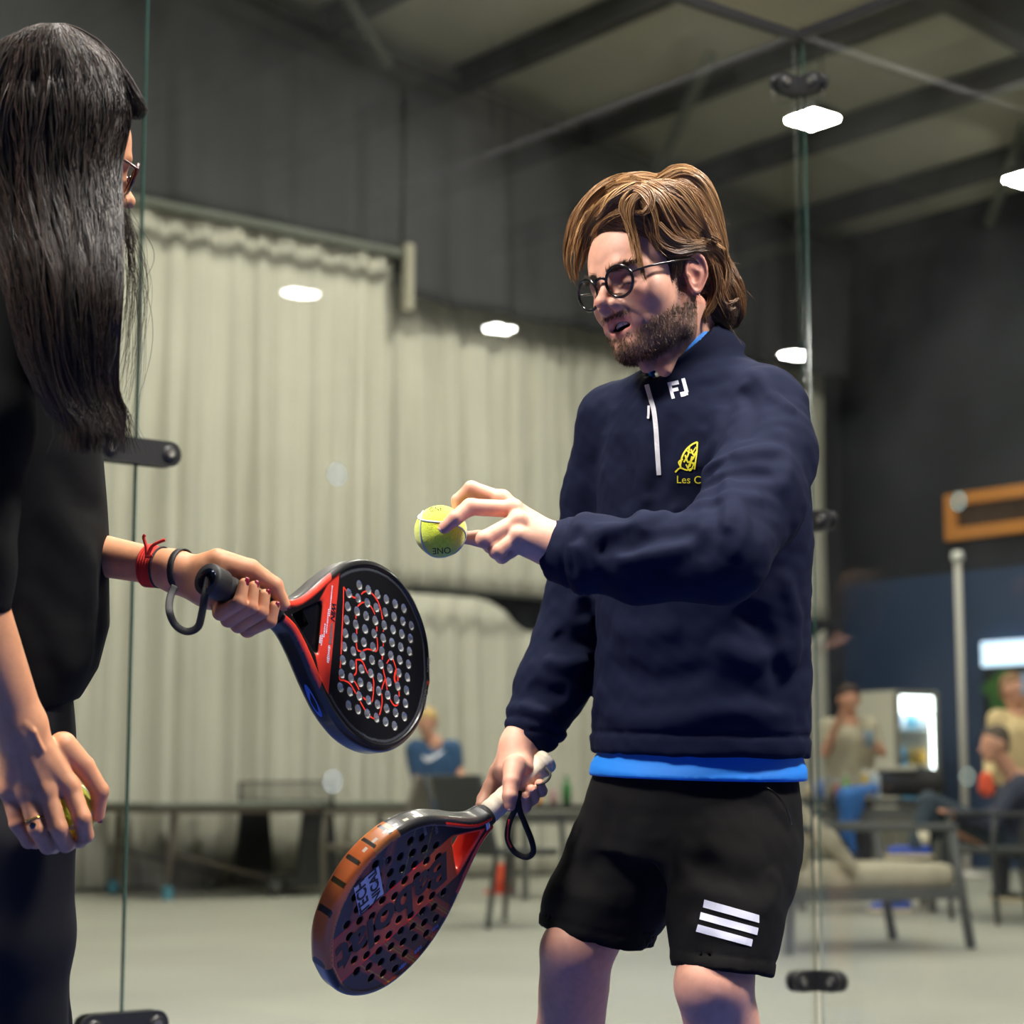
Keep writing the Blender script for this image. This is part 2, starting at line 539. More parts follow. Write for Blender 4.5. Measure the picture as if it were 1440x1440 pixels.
for k, (x0, y0, x1, y1) in enumerate(((490, 0, 545, 90), (1000, 80, 922, 245), (1440, 180, 1392, 312))):
    a0, z0 = end_px(x1, y1, .5) if k < 2 else (0.15, side_px(x1, y1)[1])
    p = on_plane(x1, y1, HC + HV * .5, HV) if k < 2 else on_plane(x1, y1, HC - HU * .15, HU)
    v = ray(x0, y0)
    # second end lies on the underside of the roof
    nrm = np.cross(HV, -HU + Z * SLOPE); nrm /= np.linalg.norm(nrm)
    q = on_plane(x0, y0, hall(0, 0, EAVE - .25), nrm)
    o = MB().tube([p, q], .06, 8)
    tag(o.build('roof_brace', M_RAIL), ['grey diagonal roof brace above the left charcoal drape', 'grey diagonal roof brace above the bearded man',
        'grey diagonal roof brace against the dark side wall'][k], 'brace')

# ------------------------------------------------------------------ curtains
def curtain(name, a0, a1, z0, z1, off, m, label, period=.27, amp=.075, seed=0, zfun=None, bot=None, gather=None):
    """a hanging drape on the end wall, folds as geometry; a measured from the side wall; bot(a): hem height"""
    r = np.random.default_rng(seed)
    n = int((a0 - a1) / .022); rows = 14
    s = np.linspace(0, 1, n); A = a0 + (a1 - a0) * s
    ph = np.cumsum(1 + .9 * (np.interp(np.linspace(0, 1, n), np.linspace(0, 1, 40), r.random(40)) - .5)); ph *= 2 * PI * (abs(a1 - a0) / period) / ph[-1]
    mod = np.interp(s, np.linspace(0, 1, 30), .35 + .9 * r.random(30))
    fold = (np.sin(ph) + .35 * np.sin(2.3 * ph + 1.3)) * mod
    V = []
    for j in range(rows + 1):
        t = j / rows
        top = np.array([zfun(a) for a in A]) if zfun else np.full(n, z1)
        low = np.array([bot(a) for a in A]) if bot else np.full(n, z0)
        zz = top + (low - top) * t
        am = amp * (.22 + .78 * min(1, t * 1.8))
        sway = .03 * np.sin(ph * .13 + t * 2)
        for i in range(n):
            V.append(hall(A[i] + sway[i], off + am * fold[i], zz[i]))
    Fc = np.array([(j * n + i, j * n + i + 1, (j + 1) * n + i + 1, (j + 1) * n + i) for j in range(rows) for i in range(n - 1)])
    o = mesh_obj(name, V, Fc, m, smooth=True)
    so = o.modifiers.new('thickness', 'SOLIDIFY'); so.thickness = .006
    tag(o, label, 'curtain')
    return o
aL = 15.0
a_post = end_px(557, 400, .5)[0]
z_v1 = end_px(380, 318, .55)[1]
z_v2 = end_px(840, 470, .55)[1]
a_end = end_px(1192, 700, .55)[0]
a_lo = end_px(585, 830, .55)[0]
z_lo = end_px(700, 832, .5)[1]
curtain('curtain', aL, a_post - .06, .03, z_v1 + .3, .42, M_CURT, 'tall cream curtain hanging left of the pale post behind the ping pong table', seed=3)
curtain('curtain', a_post - .0, a_end, z_lo, z_v2 + .3, .26, M_CURT, 'upper cream curtain right of the pale post, ending at the blue wall', seed=5, period=.25)
def sag(a):
    return z_lo - .05 - .28 * max(0, math.sin((a - a_end) * 1.7 + .6)) ** 6
curtain('curtain', a_post + .05, a_end + .15, .03, z_lo + .12, .30, M_CURT, 'lower cream curtain with a sagging top edge, hung below the upper curtain', seed=9, period=.29, zfun=sag)
zr = lambda a: roof_z(a) - .55
curtain('valance_drape', aL, a_post + .02, z_v1, 7.5, .56, M_DRAPE, 'charcoal drape above the cream curtain left of the pale post', period=.7, amp=.05, seed=11, zfun=zr)
curtain('valance_drape', a_post - .02, a_end - .05, z_v2, 7.5, .60, M_DRAPE, 'charcoal drape above the cream curtain right of the pale post', period=.8, amp=.05, seed=12, zfun=zr)
tag(MB().tube([hall(aL, .70, z_v1 - .06), hall(a_post + .1, .70, z_v1 - .06)], .045, 8).build('curtain_rail', M_RAIL), 'grey rail along the lower edge of the left charcoal drape', 'rail')
tag(MB().tube([hall(a_lo, .5, z_lo - .02), hall(a_end + .1, .5, z_lo - .05)], .02, 6).build('curtain_wire', M_STEEL), 'thin dark wire carrying the lower cream curtain', 'wire')
tag(MB().box(hall(a_post, .68, (z_v1 + z_v2) / 2 - .05), (.09, .09, z_v1 - z_v2 + .2), (HU, HV, Z), .01).build('trim_1', M_POST), 'pale steel post between the two charcoal drapes', 'post')
bpy.data.objects['trim_1']['kind'] = 'structure'

# ------------------------------------------------------------------ high window, lit poster in the side wall
M_WOOD = mat('orange_wood', s2l(196, 128, 60), .5, noise=.12, nscale=6, stretch=(1, 1, 8))
M_PANE = mat('brown_pane', s2l(70, 52, 40), .15, noise=.35, nscale=5, stretch=(6, 6, 1))
wb0, wz1 = side_px(1334, 697); wz0 = side_px(1336, 762)[1]; wb1 = wb0 + 2.6
win = empty('window_1', hall(0, wb0, wz0)); struct(win)
win['label'] = 'long high window with an orange wooden frame in the dark side wall'
fw = .13
for nm, bb0, bb1, z0, z1 in (('window_rail', wb0, wb1, wz1 - fw, wz1), ('window_rail', wb0, wb1, wz0, wz0 + fw), ('window_stile', wb0, wb0 + fw, wz0 + fw, wz1 - fw), ('window_stile', wb1 - fw, wb1, wz0 + fw, wz1 - fw)):
    MB().box(hall(.03, (bb0 + bb1) / 2, (z0 + z1) / 2), (.12, bb1 - bb0, z1 - z0), (HU, HV, Z), .008).build(nm, M_WOOD, win, world=True)
for k in range(3):
    s0 = wb0 + fw + k * (wb1 - wb0 - 2 * fw) / 3; s1 = s0 + (wb1 - wb0 - 2 * fw) / 3 - .02
    MB().box(hall(.01, (s0 + s1) / 2, (wz0 + wz1) / 2), (.02, s1 - s0, wz1 - wz0 - 2 * fw), (HU, HV, Z)).build('window_pane', M_PANE, win, world=True)

M_LIT = mat('lit_panel', (.6, .8, 1), .4, emit=(.62, .80, 1.0), estr=1.5)
M_POSTER = mat('dark_poster', (.012, .02, .022), .4, noise=.6, nscale=6)
M_GREEN = mat('poster_green', s2l(52, 92, 40), .4, emit=s2l(52, 92, 40), estr=.15, noise=.3, nscale=9)
sb0, sz1 = side_px(1382, 903, .06); sz0 = side_px(1382, 938, .06)[1]; sz00 = side_px(1382, 1015, .06)[1]
scr = empty('wall_screen', hall(.05, sb0, sz00), label='dark wall poster with a glowing pale blue top band and green leaves', cat='screen')
MB().box(hall(.04, sb0 + .9, (sz00 + sz0) / 2), (.08, 1.8, sz0 - sz00), (HU, HV, Z), .01).build('picture', M_POSTER, scr, world=True)
MB().box(hall(.05, sb0 + .9, (sz0 + sz1) / 2), (.10, 1.8, sz1 - sz0), (HU, HV, Z), .01).build('lit_band', M_LIT, scr, world=True)
lp = [(.35 + .33 * math.cos(t) * (1 + .2 * math.sin(5 * t)), .22 * math.sin(t) * (1 + .2 * math.cos(3 * t))) for t in np.linspace(0, 2 * PI, 24, endpoint=False)]
MB().prism(lp, hall(.082, sb0, (sz00 + sz0) / 2), HV, Z, -HU, .006).build('leaf_print', M_GREEN, scr, world=True)

# ------------------------------------------------------------------ lamps
M_HOUS = mat('lamp_housing', s2l(60, 60, 60), .5, metal=.6)
M_EMH = mat('hall_lamp_diffuser', (1, 1, 1), .5, emit=LAMP_WARM, estr=HALL_LAMP)
M_EMC = mat('court_lamp_diffuser', (1, 1, 1), .5, emit=LAMP_COURT, estr=COURT_LAMP)
def lamp(p, size, m, label, group=None, axes=None, top=None):
    """flat LED high-bay: housing with cooling fins, glowing diffuser below, hanging rods"""
    p = np.asarray(p, float); A = (HU, HV, Z) if axes is None else axes
    e = empty('ceiling_lamp', p, label=label, cat='lamp', group=group)
    MB().box(p + A[2] * .04, (size[0], size[1], .06), A, .012).build('housing', M_HOUS, e, world=True)
    fb = MB()
    for k in range(5):
        fb.box(p + A[2] * .09 + A[0] * size[0] * (k - 2) * .18, (.02, size[1] * .8, .04), A)
    fb.build('cooling_fins', M_HOUS, e, world=True)
    MB().box(p - A[2] * .001, (size[0] * .9, size[1] * .9, .02), A).build('diffuser', m, e, world=True)
    if top:
        for sg in (-1, 1):
            q = p + A[0] * sg * size[0] * .35 + A[2] * .08
            MB().tube([q, np.array([q[0], q[1], top])], .008, 6).build('hanging_rod', M_HOUS, e, world=True)
    return e
# lamps of the hall beyond the glass
_p = on_z(1143, 168, EAVE - .55)
lamp(_p, (.34, .34), M_EMH, 'glowing ceiling lamp hanging beyond the glass corner clamp', top=roof_z(2))
_p = on_z(1446, 252, EAVE - .5)
lamp(_p, (.34, .34), M_EMH, 'glowing ceiling lamp hanging in front of the dark side wall', top=EAVE)
# ================================================================== glass court corner (padel court)
_A = np.array([[HU[0] * 2]]); 
_r1, _r2 = ray(179, 1110), ray(1142, 1110)
_k = np.linalg.solve(np.array([[_r2[0], -_r1[0]], [_r2[1], -_r1[1]]]), HU[:2] * 2.0)
GL = np.array([*(CL[:2] + _r1[:2] * _k[1]), 0.0]); GC = np.array([*(CL[:2] + _r2[:2] * _k[0]), 0.0])
M_GLASS = glass_mat('court_glass', (.95, .975, .965), .30, haze=.012)
M_GEDGE = mat('glass_edge', s2l(70, 110, 100), .15, spec=.8, trans=.5)
M_CLAMP = mat('black_clamp', s2l(22, 22, 24), .45)
M_BOLT = mat('steel_bolt', s2l(150, 148, 140), .3, metal=.9)
M_STICK = mat('frosted_sticker', s2l(160, 168, 160), .6, alpha=.42)
GTOP = 2.84
def pane(p, d, L, label):
    n = np.cross(d, Z); g = .0008
    e = empty('glass_wall', p + d * L / 2, label=label, cat='glass wall')
    MB().box(p + d * L / 2 + Z * GTOP / 2, (L - 2 * g - .003, .0075, GTOP - .01), (d, n, Z)).build('pane', M_GLASS, e, world=True)
    for s in (0, 1):
        q = p + d * (g + .0008 if s == 0 else L - g - .0008) + Z * GTOP / 2
        MB().box(q, (.0014, .0075, GTOP - .01), (d, n, Z)).build('polished_edge', M_GEDGE, e, world=True)
    MB().box(p + d * L / 2 + Z * (GTOP + .012), (L, .03, .022), (d, n, Z)).build('top_rail', M_CLAMP, e, world=True)
    return e
g1 = pane(GL - HU * 2, HU, 2.0, 'clear court glass panel behind the long-haired woman')
g2 = pane(GL, HU, 2.0, 'clear court glass panel behind the bearded man and the two rackets')
g3 = pane(GC + HV * .020, HV, 2.0, 'clear court glass panel at right angles, in front of the seated man')
for gp, pts in ((g2, ((474, 667), (468, 1099))), (g3, ((1348, 705), (1360, 1092)))):
    for k, (x, y) in enumerate(pts):
        nn = HN if gp is g2 else -HU
        p0 = GC
        p = on_plane(x, y, p0 - nn * .008, nn)
        ax = HU if gp is g2 else HV
        MB().lathe([(.0, -.001), (.027, -.001), (.027, .001), (.0, .001)], p, 24, (ax, Z, nn)).build('round_sticker', M_STICK, gp, world=True)
def clamp(c, d1, d2, label):
    """two-armed plate over a seam, one bolt per arm"""
    e = empty('glass_clamp', c, label=label, cat='clamp')
    for d in (d1, d2):
        n = np.cross(d, Z); n = n if np.dot(n, CL - c) > 0 else -n
        poly = [(0, -.026), (.07, -.026)] + [(.07 + .026 * math.cos(t), .026 * math.sin(t)) for t in np.linspace(-PI / 2, PI / 2, 9)[1:-1]] + [(.07, .026), (0, .026)]
        MB().prism(poly, c + n * .006, d, Z, n, .012).build('plate_arm', M_CLAMP, e, world=True)
        MB().prism(poly, c - n * .006, d, Z, -n, .012).build('plate_arm', M_CLAMP, e, world=True)
        q = c + d * .068 + n * .018
        MB().lathe([(.0, 0), (.017, 0), (.017, .004), (.012, .007), (0, .007)], q, 16, (d, Z, n)).build('bolt_collar', M_CLAMP, e, world=True)
        MB().lathe([(.0, 0), (.009, 0), (.009, .003), (.004, .0035), (0, .002)], q + n * .006, 12, (d, Z, n)).build('bolt_head', M_BOLT, e, world=True)
    return e
zc = [on_plane(x, y, GC, HN)[2] for x, y in ((1150, 1378), (1135, 735), (1124, 125))]
for z, lb in zip(zc, ('low on the corner seam of the glass, by the shorts', 'on the corner seam of the glass, level with the sleeve', 'high on the corner seam of the glass, under the roof')):
    clamp(GC + Z * z, -HU, HV, 'black two-bolt glass clamp ' + lb)
zl = [on_plane(x, y, GL, HN)[2] for x, y in ((170, 1442), (190, 635))]
for z, lb in zip(zl, ('at the foot of the glass seam beside the leggings', 'on the glass seam just behind the long black hair')):
    clamp(GL + Z * z, -HU, HU, 'black two-bolt glass clamp ' + lb)
# blue turf of the court, ends at the glass
o = MB().box(GC - HU * 5 + HV * 10 + Z * .004, (10, 20, .008), (HU, HV, Z)).build('court_turf', M_TURF)
o['kind'] = 'structure'

# court lamps overhead; the row along the side wall is what the glass mirrors
def mirror_lamp(px, py, z):
    v = on_z(px, py, z)                       # where the mirror image hangs
    return v - 2 * np.dot(v - GC, HN) * HN
for k, (px, py, lb) in enumerate(((423, 413, 'court lamp hung over the far right of the hall, nearest the wall behind the players'), (702, 463, 'court lamp hung over the far right of the hall, middle of its row'),
        (1118, 500, 'court lamp hung over the far right of the hall, nearest the glass court'))):
    p = mirror_lamp(px, py, 4.9)
    lamp(p, (.27, .20), M_EMC, lb, top=roof_z(max(0, -np.dot(p - HC, HU))) - .02)
COURT_SPOTS = [((-2.6, 1.0, 5.4), 'court lamp hung high in front of the long-haired woman'),
               ((2.9, 1.6, 5.6), 'court lamp hung high on the bearded man\'s open side'),
               ((.2, 3.3, 6.2), 'court lamp hung high between the woman and the man')]
for p, lb in COURT_SPOTS:
    lamp(p, (.9, .65) if abs(p[0]) < 1 else (1.15, .85), M_EMC, lb, top=roof_z(max(0, -np.dot(np.array(p) - HC, HU))) - .02)
# hall lamps over the lounge area and along the curtain (out of frame, above the top edge)
for k, (a, bb, lb) in enumerate(((2.2, 11.5, 'ceiling lamp hung over the lounge chairs'), (6.6, 3.6, 'ceiling lamp hung above the boy at the table'), (10.6, 3.6, 'ceiling lamp hung above the ping pong table'), (9.6, 8.2, 'ceiling lamp hung above the open hall floor'))):
    p = hall(a, bb, roof_z(a) - .45)
    lamp(p, (.62, .62), M_EMH, lb, top=roof_z(a))
# ================================================================== the man with the ball (built in camera space, metres)
# ---- shared skin / cloth materials
M_SKIN = mat('skin', (.6, .4, .3), .5, attr='Col', sss=.12, noise=.06, nscale=90, bump=.12, bscale=900, spec=.35)
M_HAIR = mat('hair_strands', (.2, .1, .05), .42, attr='Col', spec=.45)
M_NAVY = mat('navy_knit', s2l(18, 23, 44), .85, noise=.06, nscale=300, bump=.12, bscale=1500, spec=.10)
M_BLUE = mat('bright_blue_knit', s2l(10, 120, 215), .7, bump=.1, bscale=1400)
M_SHORT = mat('black_short_cloth', s2l(20, 19, 19), .85, bump=.15, bscale=1200, noise=.1, nscale=200, spec=.12)
M_WHITE = mat('white_print', s2l(225, 225, 235), .55)
M_ZIP = mat('pale_zip', s2l(205, 205, 210), .45)
M_YEL = mat('yellow_thread', s2l(225, 215, 40), .6)
M_BLKPL = mat('black_acetate', s2l(14, 14, 18), .18, coat=.4)
M_LENS = glass_mat('spectacle_lens', (.96, .96, .97), .7)

SKIN = np.array(s2l(214, 160, 136)); SKIN_R = np.array(s2l(196, 122, 104)); BEARD = np.array(s2l(74, 52, 38)); LIP = np.array(s2l(176, 104, 104))

# ---- head pose (fitted to eyes, nose, chin, ear)
HS = .935
def _rot(y, p, r):
    B_ = np.zeros((3, 3)); B_[:, 0] = [1, 0, 0]; B_[:, 1] = [0, 0, 1]; B_[:, 2] = [0, 1, 0]
    cy, sy, cp, sp, cr, sr = math.cos(y), math.sin(y), math.cos(p), math.sin(p), math.cos(r), math.sin(r)
    return np.array([[cy, 0, sy], [0, 1, 0], [-sy, 0, cy]]) @ np.array([[1, 0, 0], [0, cp, -sp], [0, sp, cp]]) @ np.array([[cr, -sr, 0], [sr, cr, 0], [0, 0, 1]]) @ B_
HR = _rot(math.radians(-49), math.radians(3), math.radians(13))
HO = C(918, 402, 2.85)
def hl(p): return (p - HO) @ HR / HS            # camera -> head local (x his left, y forward, z up)
def hc(q): return np.asarray(q, float) * HS @ HR.T + HO

def head_local(q):
    X = np.abs(q[:, 0]); m = np.stack([X, q[:, 1], q[:, 2]], 1)     # mirrored half
    d = ell(q, (0, -.014, .042), (.074, .098, .084))
    d = smin(d, ell(q, (0, .039, .028), (.062, .060, .064)), .03)
    d = smin(d, ell(q, (0, .036, -.045), (.056, .055, .070)), .03)
    d = smin(d, sph(m, (.045, .054, -.026), .021), .028)                                     # cheekbone
    d = smin(d, chain(m, [A3(.057, -.004, -.040), A3(.052, .010, -.078), A3(.017, .064, -.099)], [.014, .015, .013]), .022)
    d = smin(d, ell(q, (0, .071, -.096), (.021, .018, .015)), .016)                          # chin
    d = smin(d, ell(q, (0, .060, -.060), (.032, .028, .026)), .02)                           # mouth mound
    d = smin(d, chain(m, [A3(0, .089, .012), A3(.024, .088, .018), A3(.050, .066, .012)], [.010, .010, .008]), .014)   # brow
    d = smax(d, -sph(m, (.031, .100, -.004), .0165), .014)                                   # eye sockets
    d = smin(d, sph(m, (.031, .0765, -.004), .0132), .003)                                   # lids over the eyeball
    d = smin(d, rc(m, (.019, .087, -.009), (.043, .081, -.007), .0022, .0016), .003)         # lower lid edge
    nose = rc(q, A3(0, .090, .008), A3(0, .113, -.025), .0068, .0078)
    nose = smin(nose, sph(q, (0, .1150, -.0285), .0090), .006)
    nose = smin(nose, ell(m, (.0118, .099, -.0335), (.0068, .0105, .0072)), .006)
    d = smin(d, nose, .010)
    d = smax(d, -ell(m, (.0060, .104, -.0405), (.0034, .0055, .004)), .003)                   # nostrils
    d = smax(d, -ell(q, (0, .086, -.0655), (.0215, .026, .0085)), .004)                      # open mouth
    d = smin(d, chain(m, [A3(0, .0885, -.0555), A3(.008, .0885, -.0545), A3(.018, .0820, -.0585), A3(.026, .0735, -.0630)], [.0036, .0040, .0034, .0020]), .004)
    d = smin(d, chain(m, [A3(0, .0860, -.0770), A3(.011, .0835, -.0755), A3(.021, .0770, -.0690), A3(.026, .0725, -.0640)], [.0050, .0046, .0032, .0020]), .004)
    d = smin(d, rc(m, (.013, .097, -.030), (.036, .072, -.062), .004, .004), .016)           # smile fold
    # ears
    ec = A3(.0755, -.014, -.006); ct, st = math.cos(.22), math.sin(.22); co, so_ = math.cos(.42), math.sin(.42)
    E = np.array([[co, so_, 0], [-so_ , co, 0], [0, 0, 1]]).T
    e = (m - ec) @ E
    e = np.stack([e[:, 0], e[:, 1] * ct + e[:, 2] * st, -e[:, 1] * st + e[:, 2] * ct], 1)
    lobe = np.clip(-e[:, 2] / .03, 0, 1)
    shell = ell(e, (0, 0, 0), (.0065, .0185, .0315))
    ex = np.stack([e[:, 0], e[:, 1] * (1 + .45 * lobe), e[:, 2]], 1)
    shell = ell(ex, (0, 0, 0), (.0065, .0185, .0315))
    rim = np.sqrt((np.sqrt((ex[:, 1] / .0165) ** 2 + (ex[:, 2] / .029) ** 2) * .022 - .022) ** 2 + (ex[:, 0] - .004) ** 2) - .0036
    shell = smin(shell, rim, .003)
    shell = smax(shell, -ell(ex, (.0085, .003, -.004), (.0075, .0085, .0125)), .003)         # concha
    shell = smax(shell, -ell(ex, (.0085, -.002, .012), (.0055, .0085, .0085)), .003)
    shell = smin(shell, sph(ex, (.003, .014, -.006), .0042), .004)                           # tragus
    d = smin(d, shell, .006)
    return d

NB = C(990, 540, 2.875)                         # neck base
def head_cam(p):
    d = head_local(hl(p)) * HS
    nk = rc(p, hc((0, -.030, -.045)), NB, .050, .058)
    d = smin(d, nk, .022)
    la, lb = hc((.052, -.03, -.05)), C(935, 520, 2.80)                                       # neck muscle
    d = smin(d, rc(p, la, lb, .012, .010), .02)
    d = smin(d, sph(p, hc((0, .050, -.128)), .006), .02)
    return d

def head_colors(V):
    q = hl(V); n = len(V); X = np.abs(q[:, 0])
    col = np.tile(SKIN, (n, 1))
    nz = vnoise(q, 60, 3) * .5 + .5
    def mixin(f, c):
        nonlocal col
        f = np.clip(f, 0, 1)[:, None]; col = col * (1 - f) + np.asarray(c) * f
    g = lambda cx, cy, cz, r: np.exp(-((X - cx) ** 2 + (q[:, 1] - cy) ** 2 + (q[:, 2] - cz) ** 2) / r ** 2)
    mixin(.5 * g(.040, .068, -.03, .025) + .55 * g(0, .115, -.03, .014) + .6 * (np.abs(X - .08) < .02) * (q[:, 1] < .015) * (q[:, 2] > -.05) * (q[:, 2] < .04), SKIN_R)
    # beard: jaw, chin, moustache, sideburn; thins towards the cheek
    line = -.030 - .034 * np.clip((q[:, 1] - .005) / .075, 0, 1)                             # cheek line runs down to the mouth corner
    bd = np.clip((line - q[:, 2]) / .016, 0, 1) * (q[:, 1] > -.012)
    bd *= np.clip((q[:, 2] + .135) / .02, 0, 1)
    bd = np.maximum(bd, np.clip(1 - np.abs(q[:, 1] - .010) / .014, 0, 1) * (q[:, 2] < .01) * (q[:, 2] > -.06) * (X > .045) * .75)
    must = np.exp(-((q[:, 2] + .0485) / .0045) ** 2) * (X < .030) * (q[:, 1] > .06) * (q[:, 1] < .096) * np.clip((X + .004) / .006, .3, 1)
    bd = np.maximum(bd, must)
    lipz = (X < .027) * (q[:, 1] > .067)
    lips = lipz * (np.exp(-((q[:, 2] + .0565 - .08 * np.clip(X - .006, 0, 1) * -1) / .0042) ** 2) + np.exp(-((q[:, 2] + .0765 - .32 * X) / .006) ** 2))
    soul = np.exp(-(X / .010) ** 2 - ((q[:, 2] + .088) / .006) ** 2)
    clean = np.exp(-((X - .017) / .008) ** 2 - ((q[:, 2] + .087) / .006) ** 2) * (q[:, 1] > .06)
    bd = np.clip(bd - .7 * clean, 0, 1) * (1 - np.clip(lips, 0, 1))
    mixin(bd * (.52 + .22 * nz), BEARD)
    mixin(np.clip(lips, 0, 1) * .75, LIP)
    inside = (X < .022) * (q[:, 1] < .082) * (q[:, 1] > .05) * (np.abs(q[:, 2] + .0655) < .0085)
    mixin(inside * 1.0, (.05, .008, .008))
    slit = np.exp(-((q[:, 2] + .0085 + .25 * (X - .031) ** 2 / .012) / .0017) ** 2) * np.exp(-((X - .031) / .011) ** 4) * (q[:, 1] > .07)
    mixin(slit, (.03, .018, .012))
    mixin(.35 * np.exp(-((q[:, 2] - .001) / .004) ** 2) * np.exp(-((X - .031) / .014) ** 4) * (q[:, 1] > .07), SKIN_R * .7)
    brow = np.exp(-((q[:, 2] - .0165 - .10 * np.clip(X - .02, -1, .018)) / .0042) ** 2) * (X > .010) * (X < .053) * (q[:, 1] > .05)
    mixin(brow * .8, BEARD * .8)
    return col, bd, brow

# ---- left hand (holds the ball), right hand (holds the racket)
BALL_C = C(619, 747, 2.62); BALL_R = .0335
def hand_l(p):
    J = lambda *a: C(*a)
    wr = J(782, 766, 2.612)
    M = [J(706, 703, 2.632), J(722, 716, 2.606), J(728, 733, 2.588), J(728, 754, 2.578)]
    d = rc(p, J(830, 768, 2.60), wr, .028, .0235)
    palm = None
    for i, m in enumerate(M):
        e = rc(p, wr + (m - wr) * .12, m, .0185, .0118)
        palm = e if palm is None else smin(palm, e, .012)
    palm = smin(palm, rc(p, J(768, 778, 2.60), J(728, 762, 2.592), .0165, .0140), .014)
    palm = smin(palm, rc(p, J(765, 770, 2.63), J(712, 758, 2.642), .0175, .0150), .014)
    d = smin(d, palm, .016)
    fingers = [
        ([M[0], J(663, 687, 2.636), J(644, 704, 2.640), J(643, 722, 2.636)], [.0108, .0098, .0086, .0072]),
        ([M[1], J(661, 713, 2.586), J(641, 728, 2.577), J(625, 742, 2.579)], [.0112, .0108, .0094, .0078]),
        ([M[2], J(681, 758, 2.566), J(690, 768, 2.588), J(706, 762, 2.598)], [.0110, .0106, .0092, .0080]),
        ([M[3], J(698, 775, 2.566), J(706, 783, 2.582), J(720, 776, 2.590)], [.0102, .0098, .0086, .0076]),
        ([J(725, 764, 2.642), J(697, 765, 2.652), J(672, 757, 2.654), J(652, 756, 2.650)], [.0150, .0118, .0105, .0082]),
    ]
    for P_, R_ in fingers:
        f = chain(p, P_, R_, .003)
        d = smin(d, f, .0045)
    for m in M: d = smin(d, sph(p, m + A3(0, .002, .004), .0095), .008)
    return d
RG0, RG1 = C(764, 1074, 2.875), C(667, 1159, 2.845)      # grip axis: butt, top end
def hand_r(p):
    J = lambda *a: C(*a)
    wr = J(730, 1048, 2.925)
    d = rc(p, J(748, 1010, 2.945), wr, .028, .0235)
    palm = smin(rc(p, wr, J(712, 1085, 2.895), .0225, .017), rc(p, wr, J(737, 1083, 2.885), .0215, .016), .015)
    palm = smin(palm, rc(p, wr, J(702, 1085, 2.915), .020, .014), .012)
    palm = smin(palm, rc(p, J(738, 1072, 2.925), J(720, 1105, 2.915), .018, .016), .015)
    d = smin(d, palm, .016)
    for P_, R_ in [
        ([J(724, 1078, 2.868), J(719, 1100, 2.843), J(717, 1120, 2.830), J(717, 1133, 2.828)], [.0175, .0120, .0104, .0080]),          # thumb
        ([J(700, 1088, 2.915), J(690, 1106, 2.905), J(680, 1124, 2.892), J(676, 1134, 2.875)], [.0125, .0108, .0095, .0080]),          # index
        ([J(712, 1108, 2.915), J(726, 1136, 2.895), J(738, 1133, 2.862), J(738, 1122, 2.850)], [.0120, .0104, .0096, .0080]),
        ([J(726, 1098, 2.918), J(742, 1126, 2.900), J(749, 1122, 2.868), J(747, 1111, 2.854)], [.0118, .0102, .0094, .0080]),
        ([J(740, 1086, 2.918), J(757, 1112, 2.905), J(761, 1112, 2.878), J(759, 1103, 2.864)], [.0108, .0092, .0086, .0074]),
    ]:
        d = smin(d, chain(p, P_, R_, .003), .010 if R_[0] > .017 else .0045)
    return d
def hand_cols(V, tips, knk):
    c = np.tile(SKIN * 1.04, (len(V), 1)); f = np.zeros(len(V))
    for t in tips: f = np.maximum(f, np.exp(-(ln(V - t) / .011) ** 2) * .65)
    for t in knk: f = np.maximum(f, np.exp(-(ln(V - t) / .012) ** 2) * .40)
    return c * (1 - f[:, None]) + SKIN_R * f[:, None]

# ---- legs with feet
KR, KL = C(813, 1338, 2.885), C(1006, 1385, 2.67)
def floor_pt(px, py, d, z):
    w = W(px, py, d); w[2] = z; return wc(w)
AR, AL = floor_pt(742, 1790, 3.02, .085), floor_pt(1062, 1840, 2.84, .085)
FW = wc(CL + np.array([-.66, -.75, 0])) - wc(CL)         # where he faces, level, camera axes
UPC = CR.T @ np.array([0, 0, 1.0])
HIPR, HIPL = C(915, 1140, 2.95), C(1030, 1140, 2.82)
def leg(p, hip, k, a):
    d = rc(p, hip, k, .080, .046)
    dn = (a - k) / np.linalg.norm(a - k); back = -FW
    d = smin(d, rc(p, k + FW * .012, k + dn * .06 + FW * .008, .036, .033), .03)
    d = smin(d, sph(p, k + FW * .022 - dn * .005, .027), .025)
    d = smin(d, rc(p, k + dn * .06 + back * .012, k + dn * .17 + back * .018, .042, .047), .03)
    d = smin(d, rc(p, k + dn * .17 + back * .015, a, .045, .031), .03)
    d = smin(d, rc(p, k, a, .039, .030), .03)
    d = smin(d, rc(p, a - UPC * .03, a + FW * .14 - UPC * .055, .035, .022), .03)
    return d
def body_core(p):
    d = rc(p, C(985, 600, 2.87), C(975, 1000, 2.87), .10, .10)
    d = smin(d, rc(p, C(1080, 585, 2.78), C(1010, 778, 2.56), .04, .04), .05)
    d = smin(d, rc(p, C(1010, 778, 2.56), C(830, 768, 2.60), .036, .028), .03)
    d = smin(d, rc(p, C(868, 592, 2.96), C(812, 850, 3.0), .04, .04), .05)
    d = smin(d, rc(p, C(812, 850, 3.0), C(748, 1010, 2.945), .036, .028), .03)
    d = smin(d, rc(p, C(975, 1000, 2.87), HIPR, .10, .08), .05)
    return smin(d, rc(p, C(975, 1000, 2.87), HIPL, .10, .08), .05)

